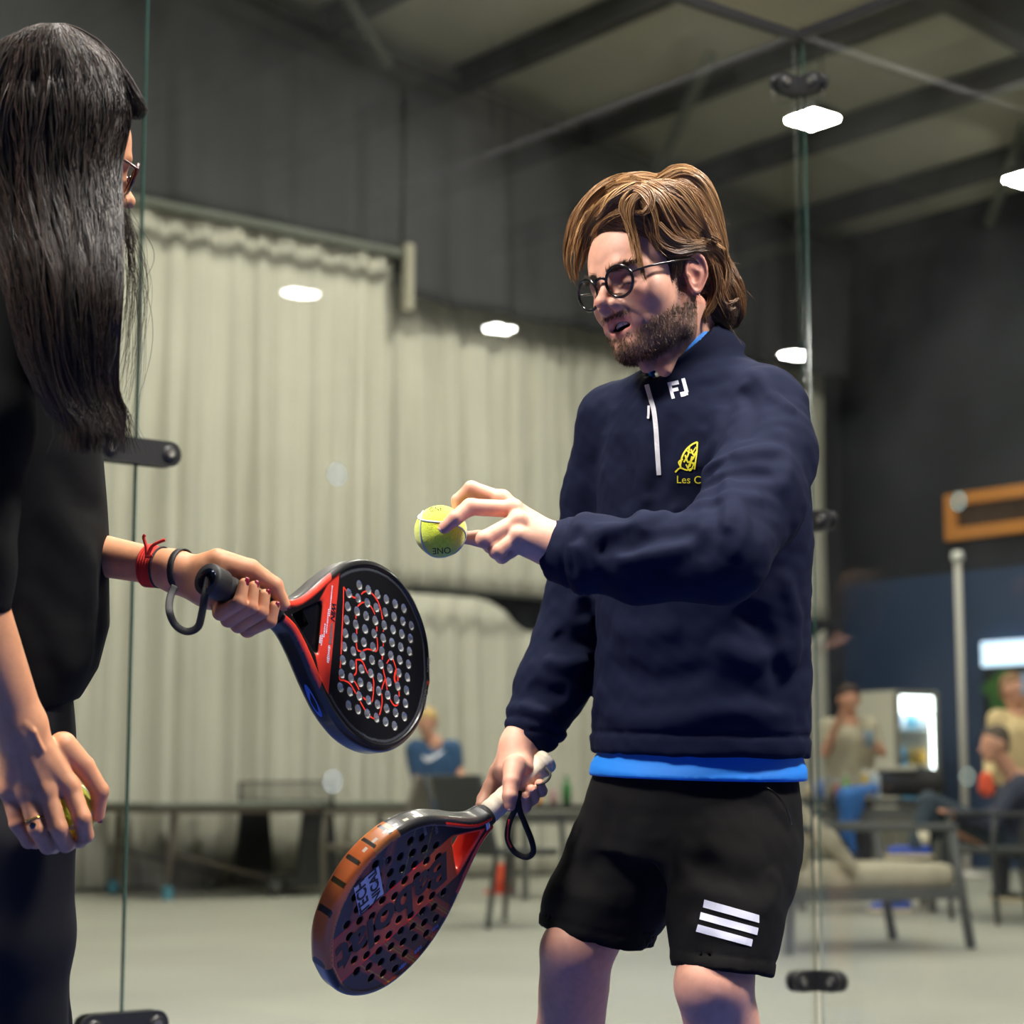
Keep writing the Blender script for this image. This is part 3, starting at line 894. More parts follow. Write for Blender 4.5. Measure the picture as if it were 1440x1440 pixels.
man = empty('person', np.append(((cw(AR) + cw(AL)) / 2)[:2], 0), label='person with swept brown hair, beard and round glasses, navy pullover, holding out a tennis ball', cat='person')
Vh, Fh = mesh_sdf(head_cam, np.minimum(hc((0, 0, 0)) - .17, NB - .06), hc((0, 0, 0)) + .17, .0017)
Ch, beardw, broww = head_colors(Vh)
_p = [(Vh, Fh, Ch)]
V1, F1 = mesh_sdf(hand_l, C(610, 830, 2.70) - A3(0, .02, .05), C(850, 660, 2.5) + A3(0, .02, .02), .0018)
_p.append((V1, F1, hand_cols(V1, [C(625, 742, 2.579), C(643, 722, 2.636)], [C(663, 687, 2.636), C(661, 713, 2.586), C(722, 716, 2.606), C(728, 733, 2.588), C(698, 775, 2.566), C(681, 758, 2.566)])))
V1, F1 = mesh_sdf(hand_r, C(655, 1165, 3.0), C(780, 990, 2.78), .0018)
_p.append((V1, F1, hand_cols(V1, [C(717, 1133, 2.828), C(738, 1122, 2.85), C(747, 1111, 2.854), C(759, 1103, 2.864)], [C(719, 1100, 2.845)])))
def legs_fn(p): return np.minimum(leg(p, HIPR, KR, AR), leg(p, HIPL, KL, AL))
_lo = np.minimum.reduce([AR, AL, KR, KL, HIPR]) - .22; _hi = np.maximum.reduce([AR, AL, KR, KL, HIPR, HIPL]) + .16
V1, F1 = mesh_sdf(legs_fn, _lo, _hi, .007)
cc = np.tile(SKIN, (len(V1), 1)); kf = np.maximum(np.exp(-(ln(V1 - KR) / .055) ** 2), np.exp(-(ln(V1 - KL) / .055) ** 2))[:, None] * .5
_p.append((V1, F1, cc * (1 - kf) + SKIN_R * kf))
V1, F1 = mesh_sdf(body_core, C(720, 1260, 3.2), C(1180, 500, 2.4) + A3(.05, .05, .1), .016)
_p.append((V1, F1, np.tile(SKIN, (len(V1), 1))))
Vb, Fb, Cb = join(_p)
man_body = cam_obj('body', Vb, Fb, M_SKIN, man, True, Cb)

# ---- teeth and tongue seen in the open mouth
tb = MB()
for k in range(-4, 5):
    x = k * .0046; y = .0795 - 14 * x * x
    tb.box((x, y, -.0605), (.0043, .004, .0062), None, .0012)
M_TOOTH = mat('tooth_enamel', s2l(226, 220, 208), .25)
o = mesh_obj('teeth', cw(hc(np.array(tb.v))), tb.f, M_TOOTH, man_body, True, world=True)

# ---- pullover
TL = _rot(math.radians(-38), 0, 0)[:, 0]; TF = _rot(math.radians(-38), 0, 0)[:, 1]          # torso left, forward
_sec = [(548, 972, 2.880, .070, .075), (575, 978, 2.875, .115, .095), (610, 984, 2.872, .145, .112), (660, 988, 2.870, .160, .124), (760, 988, 2.870, .163, .130), (880, 987, 2.872, .160, .130), (980, 986, 2.874, .162, .132), (1040, 984, 2.874, .165, .134), (1085, 982, 2.874, .160, .130)]
TY = [C(s[1], s[0], s[2])[1] for s in _sec]; TC = [C(s[1], s[0], s[2]) for s in _sec]; TA = [s[3] for s in _sec]; TB = [s[4] for s in _sec]
COLC = C(957, 491, 2.862); COLN = A3(-.62, .775, .12); COLN /= np.linalg.norm(COLN)
COLF = C(905, 545, 2.80) - COLC; COLF -= COLN * (COLF @ COLN); COLF /= np.linalg.norm(COLF); COLS = np.cross(COLN, COLF)
def collar(p, r=.0615, th=.0042, top=0.0, bot=-.055, slit=.006, flare=.16):
    q = p - COLC; h = q @ COLN; u, v = q @ COLF, q @ COLS
    rad = np.sqrt((u / 1.06) ** 2 + v ** 2)
    d = np.abs(rad - (r - flare * h)) - th
    d = smax(d, np.maximum(h - top, bot - h), .004)
    if slit is not None:
        wedge = np.maximum(np.abs(v) - (slit + np.clip(h - bot, 0, 1) * .22), -u)
        d = smax(d, -wedge, .004)
    return d
SL_L = ([C(1075, 580, 2.785), C(1078, 640, 2.735), C(1058, 705, 2.665), C(1012, 780, 2.560), C(900, 787, 2.588), C(825, 777, 2.605), C(770, 775, 2.622)], [.060, .066, .068, .060, .054, .046, .038])
SL_R = ([C(868, 595, 2.965), C(842, 690, 2.985), C(815, 850, 3.005), C(778, 962, 2.970), C(752, 1020, 2.945), C(737, 1052, 2.930)], [.058, .050, .052, .052, .040, .030])
HEM_P = C(985, 1062, 2.874); HEM_N = A3(.02, 1, -.10); HEM_N /= np.linalg.norm(HEM_N)
def cut_end(p, a, b, d, e=.0):
    """cut a sleeve open at its end b"""
    n = (b - a) / np.linalg.norm(b - a)
    return (p - b) @ n
def pull_base(p):
    d = loft(p, TY, TC, TL, TF, TA, TB)
    d = smin(d, rc(p, C(1000, 520, 2.865), C(1070, 572, 2.80), .036, .056), .04)
    d = smin(d, rc(p, C(950, 545, 2.89), C(868, 596, 2.96), .045, .054), .04)
    d = smin(d, rc(p, C(985, 560, 2.82), C(1000, 640, 2.80), .05, .06), .05)
    sl = chain(p, *SL_L, k=.02)
    sl = smax(sl, cut_end(p, SL_L[0][-2], SL_L[0][-1], sl) , .006)
    sr = chain(p, *SL_R, k=.02)
    sr = smax(sr, cut_end(p, SL_R[0][-2], SL_R[0][-1], sr), .006)
    d = smin(d, sr, .022); d = smin(d, sl, .020)
    d = smax(d, -((p - HEM_P) @ HEM_N) - .0, .006)
    return d
def surf(fn, pts, lift=0.0, d0=2.3, d1=3.2):
    """pixels -> points on a surface"""
    out = []
    for x, y in pts:
        h = march(fn, x, y, d0, d1)
        if h is not None: out.append(h + C(720, 720, 1) * 0 + A3(0, 0, lift))
    return out
# folds: (pixel polyline, width, height); positive = ridge, negative = groove
FOLDS = [
    ([(985, 665), (1040, 640), (1105, 632)], .014, .007), ([(972, 690), (1030, 668), (1090, 668)], .012, -.006),
    ([(965, 715), (1020, 700), (1075, 705)], .014, .007), ([(1015, 660), (1030, 700), (1020, 750)], .012, .006),
    ([(1000, 690), (1005, 740), (985, 790)], .012, -.006), ([(1035, 700), (1045, 745), (1030, 790)], .013, .005),
    ([(960, 715), (920, 728), (870, 742), (820, 752)], .012, .006), ([(985, 745), (940, 752), (880, 765), (830, 775)], .013, -.006),
    ([(975, 770), (920, 780), (860, 790)], .013, .006), ([(845, 735), (835, 775), (840, 815)], .009, .005), ([(815, 738), (805, 775), (812, 812)], .007, -.004),
    ([(1060, 520), (1085, 555), (1120, 580)], .012, .006), ([(1040, 545), (1060, 580), (1050, 620)], .012, -.005), ([(1015, 570), (1005, 620), (985, 660)], .014, .006),
    ([(1035, 640), (1010, 655), (990, 670)], .010, -.006), ([(1100, 600), (1110, 650), (1095, 700)], .014, .004),
    ([(900, 600), (905, 680), (900, 760)], .016, .005), ([(945, 580), (935, 640), (920, 700)], .016, -.005), ([(870, 610), (880, 700), (890, 800)], .018, -.005),
    ([(860, 880), (900, 890), (960, 880)], .02, .006), ([(850, 930), (920, 960), (1010, 940)], .02, -.006), ([(840, 1000), (920, 1015), (1020, 1000), (1120, 1010)], .018, .006),
    ([(1000, 900), (1060, 930), (1130, 900)], .02, .006), ([(1040, 850), (1080, 900), (1100, 980)], .018, -.006), ([(1100, 800), (1120, 880), (1110, 960)], .016, .005), ([(1085, 1000), (1110, 960), (1140, 930)], .014, -.004),
    ([(815, 830), (805, 870), (835, 880)], .014, .006), ([(780, 890), (800, 905), (840, 900)], .013, -.007), ([(765, 925), (790, 935), (830, 930)], .012, .007),
    ([(745, 960), (770, 975), (800, 975)], .012, -.006), ([(730, 990), (750, 1000), (780, 1000)], .009, .005), ([(805, 760), (820, 800), (815, 850)], .014, .005), ([(850, 960), (835, 1005), (825, 1045)], .016, .005),
]
_folds = []
for pl, wd, ht in FOLDS:
    s = surf(pull_base, spline(np.array(pl, float), 9))
    if len(s) > 2: _folds.append((np.array(s), wd * .8, ht * 1.35))
def pullover(p):
    d = pull_base(p)
    near = np.abs(d) < .03
    if near.any():
        q = p[near]; disp = .0012 * vnoise(q, 14, 5) + .0006 * vnoise(q, 34, 6)
        for s, wd, ht in _folds:
            lo, hi = s.min(0) - 3 * wd, s.max(0) + 3 * wd
            m = ((q > lo) & (q < hi)).all(1)
            if m.any():
                e, t = seg_dist(q[m], s)
                disp[m] += ht * np.exp(-(e / wd) ** 2) * np.clip(4 * t * (1 - t) * 1.4, 0, 1)
        # cuffs and hem bands drawn in a little
        hb = (q - HEM_P) @ HEM_N
        disp += -.003 * np.exp(-((hb - .030) / .004) ** 2)
        for S_, wdt in ((SL_L, .036), (SL_R, .030)):
            n = (S_[0][-1] - S_[0][-2]) / np.linalg.norm(S_[0][-1] - S_[0][-2])
            t = (q - S_[0][-1]) @ n; near_c = np.exp(-(ln(q - S_[0][-1]) / .09) ** 4)
            disp += near_c * (-.0035 * np.exp(-((t + wdt) / .0035) ** 2) + .003 * np.exp(-((t + wdt + .014) / .008) ** 2))
        d = d.copy(); d[near] -= disp
    d = smin(d, collar(p), .008)
    # neck opening and hollow cuffs
    q = p - COLC; h = q @ COLN; u, v = q @ COLF, q @ COLS
    bore = np.maximum(np.sqrt((u / 1.06) ** 2 + v ** 2) - (.0580 - .16 * h), np.maximum(h - .02, -.050 - h))
    d = smax(d, -bore, .004)
    for S_, r_ in ((SL_L, .034), (SL_R, .027)):
        n = (S_[0][-1] - S_[0][-2]) / np.linalg.norm(S_[0][-1] - S_[0][-2])
        a = (p - S_[0][-1]) @ n
        far = ln(p - S_[0][-1]) - .07
        d = smax(d, -np.maximum(np.maximum(chain(p, S_[0][-3:], [x - .010 for x in S_[1][-3:]], k=.02), np.abs(a) - .030), far), .003)
    return d
_lo = C(690, 1090, 3.12); _hi = C(1175, 430, 2.42)
_lo = A3(-.08, -.42, -3.12); _hi = A3(.47, .31, -2.46)
Vp, Fp = mesh_sdf(pullover, _lo, _hi, .0042)
pull = cam_obj('pullover', Vp, Fp, M_NAVY, man, True)
pull['label'] = 'navy quarter-zip pullover'
def bvh_of(V, Fq): return BVHTree.FromPolygons([tuple(v) for v in V], [tuple(map(int, f)) for f in Fq])
BV_P = bvh_of(Vp, Fp)
def hit(bv, px, py, lift=.0008):
    v = Vector(C(px, py, 1.0)).normalized(); loc, nor, i, dd = bv.ray_cast(Vector((0, 0, 0)), v)
    if loc is None: return None
    if nor.dot(v) > 0: nor = -nor
    return np.array(loc + nor * lift)
def decal(bv, Vpx, Fc, name, m, parent, lift=.0009, thick=.0006):
    """flat print laid on a surface: vertices given as pixels, each dropped onto the cloth"""
    P = [hit(bv, x, y, lift) for x, y in Vpx]
    if any(q is None for q in P):
        ok = [q for q in P if q is not None]
        P = [q if q is not None else ok[0] for q in P]
    o = mesh_obj(name, cw(np.array(P)), Fc, m, parent, False, world=True)
    return o
def ribbon_px(pts, wd, n=24):
    c = spline(np.array(pts, float), n); t = np.gradient(c, axis=0); t /= np.linalg.norm(t, axis=1)[:, None]
    nr = np.stack([-t[:, 1], t[:, 0]], 1); wd = np.asarray(wd) if np.ndim(wd) else np.full(n, wd)
    V = np.concatenate([c + nr * wd[:, None] / 2, c - nr * wd[:, None] / 2])
    return V, [(i, i + 1, n + i + 1, n + i) for i in range(n - 1)]
def grid_poly(poly, n=10):
    """quad (4 px corners) -> n x n grid"""
    a, b, c_, d_ = (np.array(q, float) for q in poly)
    V = [(a * (1 - s) + b * s) * (1 - t) + (d_ * (1 - s) + c_ * s) * t for t in np.linspace(0, 1, n) for s in np.linspace(0, 1, n)]
    return np.array(V), [(j * n + i, j * n + i + 1, (j + 1) * n + i + 1, (j + 1) * n + i) for j in range(n - 1) for i in range(n - 1)]
V_, F_ = ribbon_px([(910, 541), (914, 556), (920, 578), (923, 605), (925, 640), (927, 668)], 6.5, 30)
zp = decal(BV_P, V_, F_, 'zip', M_ZIP, pull)
V_, F_ = ribbon_px([(915, 572), (915, 582), (914, 590)], 3.2, 8); decal(BV_P, V_, F_, 'zip_puller', M_ZIP, zp, lift=.004)
# FJ mark on the collar: slanted block letters in a px frame
def px_frame(o, ex, ey, polys):
    V, Fc = [], []
    for poly in polys:
        b = len(V); V += [np.array(o) + np.array(ex) * x + np.array(ey) * y for x, y in poly]; Fc.append(tuple(range(b, len(V))))
    return np.array(V), Fc
rect = lambda x0, y0, x1, y1: [(x0, y0), (x1, y0), (x1, y1), (x0, y1)]
V_, F_ = px_frame((939, 538), (25, -5.5), (6.5, 24), [rect(.0, .02, .18, .98), rect(.18, .02, .60, .24), rect(.18, .40, .48, .60), rect(.78, -.02, .98, .80), rect(.52, .72, .78, .98), rect(.78, .80, .92, .95)])
decal(BV_P, V_, F_, 'collar_mark', M_WHITE, pull, lift=.0012)
# crest and lettering on the chest
crest = []
rg = np.random.default_rng(4)
for pts, wd in [([(950, 664), (957, 658), (966, 661), (975, 658)], 2.2), ([(957, 655), (960, 642), (966, 632), (974, 625), (981, 622)], 2.4), ([(964, 640), (968, 650), (975, 645), (979, 636)], 2.4),
                ([(968, 658), (972, 650), (978, 655)], 2.4), ([(972, 632), (976, 640), (981, 634)], 2.6), ([(970, 628), (968, 640), (962, 650)], 2.2), ([(981, 622), (980, 640), (977, 660)], 2.2), ([(974, 642), (970, 656)], 3.0),
                ([(961, 646), (955, 650), (958, 657)], 2.2), ([(966, 634), (973, 637), (979, 629)], 1.8), ([(965, 653), (971, 662), (977, 650)], 1.8)]:
    V_, F_ = ribbon_px(pts, wd, 10); crest.append((V_, [tuple(f) for f in F_]))
V_, F_, b_ = [], [], 0
for v, f in crest:
    V_.append(v); F_ += [tuple(i + b_ for i in q) for q in f]; b_ += len(v)
decal(BV_P, np.concatenate(V_), F_, 'chest_crest', M_YEL, pull, lift=.0011)
tv, tf = text_mesh('Les C', 15.0)
decal(BV_P, [(969 + x, 675 - y + x * .02) for x, y, _ in tv], tf, 'chest_lettering', M_YEL, pull, lift=.0012)

# ---- blue polo under the pullover: collar inside, hem below
def polo(p):
    d = loft(p, [C(0, y, 2.87)[1] for y in (1102, 1078, 1062, 1030)], [C(979, 1102, 2.872), C(981, 1078, 2.872), C(983, 1062, 2.872), C(984, 1030, 2.872)], TL, TF, [.163, .161, .153, .145], [.134, .132, .125, .118])
    d = smax(d, -((p - C(985, 1094, 2.874)) @ HEM_N), .004)
    return d
def polo_collar(p): return collar(p, .0535, .0026, .007, -.045, .010, .14)
Vo, Fo = mesh_sdf(polo, A3(.05, -.43, -3.08), A3(.46, .30, -2.68), .0042)
polo_o = cam_obj('polo_shirt', Vo, Fo, M_BLUE, man, True); polo_o['label'] = 'bright blue polo shirt showing at the neck and hem'
Vk, Fk = mesh_sdf(polo_collar, COLC - .12, COLC + .12, .003)
cam_obj('polo_collar', Vk, Fk, M_BLUE, polo_o, True)
_n = hit(bvh_of(Vk, Fk), 965, 512, .001)
if _n is not None:
    mesh_obj('polo_button', *(lambda m_: (cw(np.array(m_.v)), m_.f))(MB().lathe([(0, 0), (.0045, 0), (.0045, .002), (0, .002)], _n, 12, (A3(1, 0, 0), A3(0, 1, 0), A3(0, 0, 1)))), M_WHITE, polo_o, world=True)

# ---- shorts
HL_N = (KL - HIPL) / np.linalg.norm(KL - HIPL); HR_N = (KR - HIPR) / np.linalg.norm(KR - HIPR)
SHL = ([C(1030, 1172, 2.83), C(1026, 1220, 2.78), C(1020, 1290, 2.72), C(1013, 1385, 2.675)], [.094, .090, .076, .067])
SHR = ([C(912, 1170, 2.92), C(885, 1215, 2.93), C(847, 1280, 2.92), C(829, 1345, 2.905)], [.096, .092, .083, .081])
LHP, LHN = C(1013, 1366, 2.675), A3(-.12, -1, .22); RHP, RHN = C(834, 1318, 2.905), A3(-.20, -1, .05)
SFOLDS = [([(1060, 1095), (1090, 1130), (1112, 1160)], .012, .005), ([(985, 1180), (1030, 1205), (1080, 1215)], .018, .006), ([(960, 1200), (1010, 1235), (1075, 1255)], .016, -.005), ([(960, 1245), (1000, 1255), (1040, 1245)], .014, .004),
          ([(860, 1130), (840, 1190), (810, 1260)], .018, -.005), ([(900, 1150), (900, 1210), (895, 1290)], .018, .006), ([(930, 1180), (935, 1230), (925, 1290)], .016, -.006), ([(790, 1230), (820, 1260), (870, 1275)], .014, .005), ([(1080, 1220), (1090, 1250), (1070, 1290)], .012, .005), ([(960, 1300), (1000, 1310), (1060, 1330)], .014, .003)]
def shorts_base(p):
    d = loft(p, [C(0, 1190, 2.87)[1], C(0, 1120, 2.87)[1], C(0, 1050, 2.87)[1]], [C(968, 1190, 2.875), C(975, 1120, 2.875), C(982, 1050, 2.872)], TL, TF, [.158, .156, .145], [.120, .123, .117])
    l = smax(chain(p, *SHL, k=.02), (p - LHP) @ (LHN / np.linalg.norm(LHN)), .005)
    r = smax(chain(p, *SHR, k=.02), (p - RHP) @ (RHN / np.linalg.norm(RHN)), .005)
    return smin(d, np.minimum(l, r), .035)
_sf = [(np.array(surf(shorts_base, spline(np.array(pl, float), 9))), wd, ht) for pl, wd, ht in SFOLDS]
def shorts(p):
    d = shorts_base(p); near = np.abs(d) < .03
    if near.any():
        q = p[near]; disp = .0014 * vnoise(q, 11, 15) + .0005 * vnoise(q, 30, 16)
        for s, wd, ht in _sf:
            if len(s) < 3: continue
            e, t = seg_dist(q, s); disp += ht * np.exp(-(e / wd) ** 2) * np.clip(5 * t * (1 - t), 0, 1)
        for P_, N_ in ((LHP, LHN), (RHP, RHN)):
            t = (q - P_) @ (N_ / np.linalg.norm(N_)); disp += -.0016 * np.exp(-((t + .020) / .0025) ** 2)
        d = d.copy(); d[near] -= disp
    for P_, N_, S_ in ((LHP, LHN, SHL), (RHP, RHN, SHR)):
        n = N_ / np.linalg.norm(N_); a = (p - P_) @ n
        d = smax(d, -np.maximum(chain(p, S_[0], [x - .009 for x in S_[1]], k=.02), np.abs(a) - .035), .003)
    return d
Vs, Fs_ = mesh_sdf(shorts, A3(.0, -.66, -3.08), A3(.44, -.33, -2.56), .005)
sh = cam_obj('shorts', Vs, Fs_, M_SHORT, man, True); sh['label'] = 'black sports shorts with three white stripes'
BV_S = bvh_of(Vs, Fs_)
for a, b, c_, d_ in (((991, 1265), (1067, 1287), (1067, 1298), (989, 1276)), ((986, 1283), (1066, 1305), (1064, 1315), (984, 1293)), ((982, 1300), (1058, 1321), (1056, 1331), (979, 1310))):
    V_, F_ = grid_poly((a, b, c_, d_)); decal(BV_S, V_, F_, 'white_stripe', M_WHITE, sh, lift=.0012)
# pocket seam on the hip
V_, F_ = ribbon_px([(1050, 1094), (1085, 1112), (1105, 1135), (1113, 1160)], 2.0, 16)
decal(BV_S, V_, F_, 'pocket_seam', M_BLKPL, sh, lift=.0006)

# ---- shoes on the court
M_SHOE = mat('white_trainer', s2l(210, 212, 216), .5); M_SOLE = mat('trainer_sole', s2l(90, 96, 110), .6)
for a in (AR, AL):
    fn = lambda p, a=a: smin(chain(p, [a - UPC * .035 - FW * .05, a - UPC * .045 + FW * .06, a - UPC * .052 + FW * .175], [.042, .045, .036], .02), rc(p, a - UPC * .02, a + UPC * .02, .042, .040), .03)
    cut = lambda p, fn=fn, a=a: smax(fn(p), -((p - a) @ UPC + .071), .004)
    V_, F_ = mesh_sdf(cut, a - .27, a + .27, .008)
    shoe = cam_obj('shoe', V_, F_, M_SHOE, man, True)
    fn2 = lambda p, a=a: smax(chain(p, [a - UPC * .035 - FW * .05, a - UPC * .045 + FW * .06, a - UPC * .052 + FW * .175], [.046, .049, .040], .02), np.abs((p - a) @ UPC + .073) - .010, .004)
    V_, F_ = mesh_sdf(fn2, a - .27, a + .27, .008); cam_obj('sole', V_, F_, M_SOLE, shoe, True)
# ---- the man's hair: a volume with combed strands laid over it, plus loose locks
def hairvol(q):
    X = np.abs(q[:, 0]); m = np.stack([X, q[:, 1], q[:, 2]], 1)
    d = ell(q, (0, -.026, .050), (.086, .108, .096))
    d = smin(d, ell(q, (.018, .028, .100), (.064, .058, .052)), .03)
    d = smin(d, ell(q, (.020, -.035, .118), (.056, .062, .046)), .03)
    d = smin(d, ell(m, (.046, -.085, -.030), (.040, .040, .055)), .03)            # nape
    cutp = q[:, 1] - (.022 + .92 * (q[:, 2] - .008)) - .03 * np.clip(.03 - X, 0, 1)
    d = smax(d, cutp * .74, .010)
    d = smax(d, -ell(m, (.083, -.010, -.012), (.032, .024, .036)), .008)           # free of the ear
    low = -.012 - .066 * np.clip((-.012 - q[:, 1]) / .055, 0, 1)
    d = smax(d, (low - q[:, 2]) * .7, .010)
    return d
def hv_cam(p): return hairvol(hl(p)) * HS
Vq, Fq_ = mesh_sdf(hv_cam, HO - .2, HO + .2, .0034)
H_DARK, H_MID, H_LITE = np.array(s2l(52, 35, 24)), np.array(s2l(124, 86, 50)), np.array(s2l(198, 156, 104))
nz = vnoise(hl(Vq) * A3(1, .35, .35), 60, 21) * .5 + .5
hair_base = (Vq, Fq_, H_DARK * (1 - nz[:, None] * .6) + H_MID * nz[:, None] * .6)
def flow(q):
    s = np.where(q[:, 0] >= -.004, 1.0, -1.0); X = np.abs(q[:, 0])
    down = np.clip((X - .03) / .05, 0, 1); back = np.clip((-q[:, 1] - .03) / .06, 0, 1); low = np.clip((.05 - q[:, 2]) / .06, 0, 1)
    v = np.stack([s * (.75 - .75 * down), -.75 + .35 * back - .1 * low, -.25 - .8 * down - .9 * back], 1)
    v[:, 1] += .35 * np.sin(q[:, 2] * 60 + q[:, 0] * 25) * (1 - back)
    v[:, 2] += .25 * np.sin(q[:, 1] * 55 + q[:, 0] * 40)
    return v
def comb(fn, flowf, roots, n, step, lift):
    """follow a flow over an implicit surface; roots (k,3)"""
    P = roots.copy(); out = [P.copy()]
    for i in range(n - 1):
        g = grad(fn, P, .001); g /= ln(g)[:, None] + 1e-9
        v = flowf(P); v -= g * (v * g).sum(1)[:, None]; v /= ln(v)[:, None] + 1e-9
        P = P + v * step[:, None]
        d = fn(P); g = grad(fn, P, .001); g /= ln(g)[:, None] + 1e-9
        P = P - g * (d - lift * min(1, (i + 1) / 3))[:, None]
        out.append(P.copy())
    return np.stack(out, 1)
ql = hl(Vq)
pool = ql[(hairvol(ql + 0) < .002)]
r_ = np.random.default_rng(31)
cl = pool[r_.integers(0, len(pool), 170)]
NP = 10
cpath = comb(hairvol, flow, cl, NP, np.full(len(cl), .0092), .004)
k_ = 5000
rt = pool[r_.integers(0, len(pool), k_)]
sp_ = comb(hairvol, flow, rt, NP, .0072 + .0048 * r_.random(k_), .0005)
near = np.argmin(((rt[:, None] - cl[None]) ** 2).sum(2), 1)
t = np.linspace(0, 1, NP)[None, :, None]
off = r_.normal(size=(k_, 1, 3)) * .0022
S1 = sp_ * (1 - .62 * t) + (cpath[near] + off) * (.62 * t)
S1 += (.0012 * np.sin(t * 9 + r_.random((k_, 1, 1)) * 6.28)) * r_.normal(size=(k_, 1, 3))
okk = np.abs(hairvol(S1.reshape(-1, 3))).reshape(S1.shape[:2]).max(1) < .013
lockc = r_.random(len(cl))[near] * .6 + r_.random(k_) * .4
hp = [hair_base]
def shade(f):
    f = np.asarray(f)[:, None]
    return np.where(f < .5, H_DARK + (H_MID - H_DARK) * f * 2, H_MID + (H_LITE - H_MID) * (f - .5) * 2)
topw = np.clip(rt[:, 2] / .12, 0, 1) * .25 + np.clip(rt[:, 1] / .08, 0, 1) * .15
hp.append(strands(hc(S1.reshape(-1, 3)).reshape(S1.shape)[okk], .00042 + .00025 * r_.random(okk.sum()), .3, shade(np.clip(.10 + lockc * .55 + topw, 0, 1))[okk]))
# loose locks drawn from the photograph's outline; depth from the hair or head below them
def depth_at(x, y, dflt):
    best = None
    for fn in (hv_cam, head_cam):
        h = march(fn, x, y, 2.6, 3.05, 60)
        if h is not None and h[2] > -3.0 and (best is None or -h[2] < best): best = -h[2]
    return best if best is not None else dflt
LOCKS = [  # px path, default depth, lift, clump radius root/tip, strands, tone
    ([(905, 272), (893, 282), (886, 300), (890, 325), (896, 352), (903, 380), (908, 398)], 2.77, .010, .008, .0022, 70, .55),
    ([(898, 268), (884, 276), (876, 292), (884, 318), (889, 345), (892, 372)], 2.77, .012, .007, .0020, 60, .7),
    ([(888, 262), (862, 266), (838, 284), (820, 308), (806, 338), (799, 368), (806, 398)], 2.90, .008, .011, .0030, 130, .62),
    ([(880, 258), (852, 262), (828, 280), (808, 306), (798, 340), (796, 372), (812, 402)], 2.91, .010, .010, .0026, 120, .5),
    ([(884, 270), (858, 282), (838, 298), (824, 312), (812, 332), (806, 360)], 2.88, .012, .010, .0030, 110, .8),
    ([(896, 262), (874, 272), (856, 284), (846, 300), (836, 308)], 2.84, .014, .010, .0030, 90, .85),
    ([(900, 262), (912, 270), (914, 288), (904, 300), (894, 296)], 2.77, .012, .008, .0026, 70, .5),
    ([(872, 276), (890, 268), (906, 280), (918, 305), (922, 335), (930, 352)], 2.77, .010, .011, .0040, 120, .6),
    ([(905, 262), (926, 280), (940, 308), (955, 330), (980, 344)], 2.76, .010, .011, .0040, 120, .55),
    ([(915, 262), (945, 262), (968, 285), (985, 315), (1000, 342), (1012, 352)], 2.78, .010, .012, .0040, 130, .7),
    ([(925, 254), (955, 240), (985, 252), (1004, 284), (1016, 322), (1022, 356)], 2.82, .010, .012, .0040, 140, .72),
    ([(922, 268), (950, 282), (972, 310), (992, 332), (1016, 345), (1022, 370)], 2.78, .008, .011, .0035, 110, .5),
    ([(918, 325), (928, 345), (950, 356), (975, 352), (1002, 350)], 2.77, .009, .009, .0030, 90, .35),
    ([(925, 315), (945, 338), (972, 344), (1000, 340), (1020, 352)], 2.77, .010, .009, .0030, 90, .6),
    ([(985, 340), (1008, 352), (1022, 376), (1020, 402), (1012, 418)], 2.80, .008, .010, .0030, 100, .45),
    ([(1005, 372), (1008, 402), (1000, 428), (990, 446), (996, 456)], 2.83, .008, .010, .0030, 90, .3),
    ([(1010, 385), (1012, 412), (1020, 426), (1032, 424), (1040, 418)], 2.85, .006, .008, .0016, 50, .6),
    ([(1012, 390), (1016, 418), (1026, 434), (1036, 432)], 2.85, .006, .008, .0016, 50, .55),
    ([(1006, 400), (1012, 428), (1022, 446), (1024, 452)], 2.85, .006, .009, .0020, 70, .3),
    ([(940, 352), (946, 372), (948, 398)], 2.78, .004, .006, .0030, 60, .08),
    ([(872, 278), (846, 296), (828, 318), (816, 346), (810, 374), (812, 396)], 2.89, .008, .011, .0020, 130, .5),
    ([(864, 286), (844, 306), (830, 330), (822, 358), (816, 384)], 2.875, .008, .010, .0020, 110, .35),
    ([(900, 300), (880, 300), (858, 306), (842, 318), (830, 334)], 2.83, .006, .009, .0025, 100, .45),
    ([(910, 296), (915, 318), (920, 336), (935, 356), (946, 366)], 2.77, .008, .009, .0025, 90, .25),
    ([(868, 258), (890, 250), (915, 252), (945, 262), (975, 286), (995, 318)], 2.84, .006, .011, .0030, 120, .75),
    ([(905, 258), (878, 252), (850, 262), (826, 284), (810, 312), (802, 345)], 2.86, .006, .011, .0030, 120, .7),
    ([(880, 256), (905, 258), (932, 272), (952, 300), (975, 322), (1004, 334)], 2.82, .008, .011, .0030, 120, .65),
]
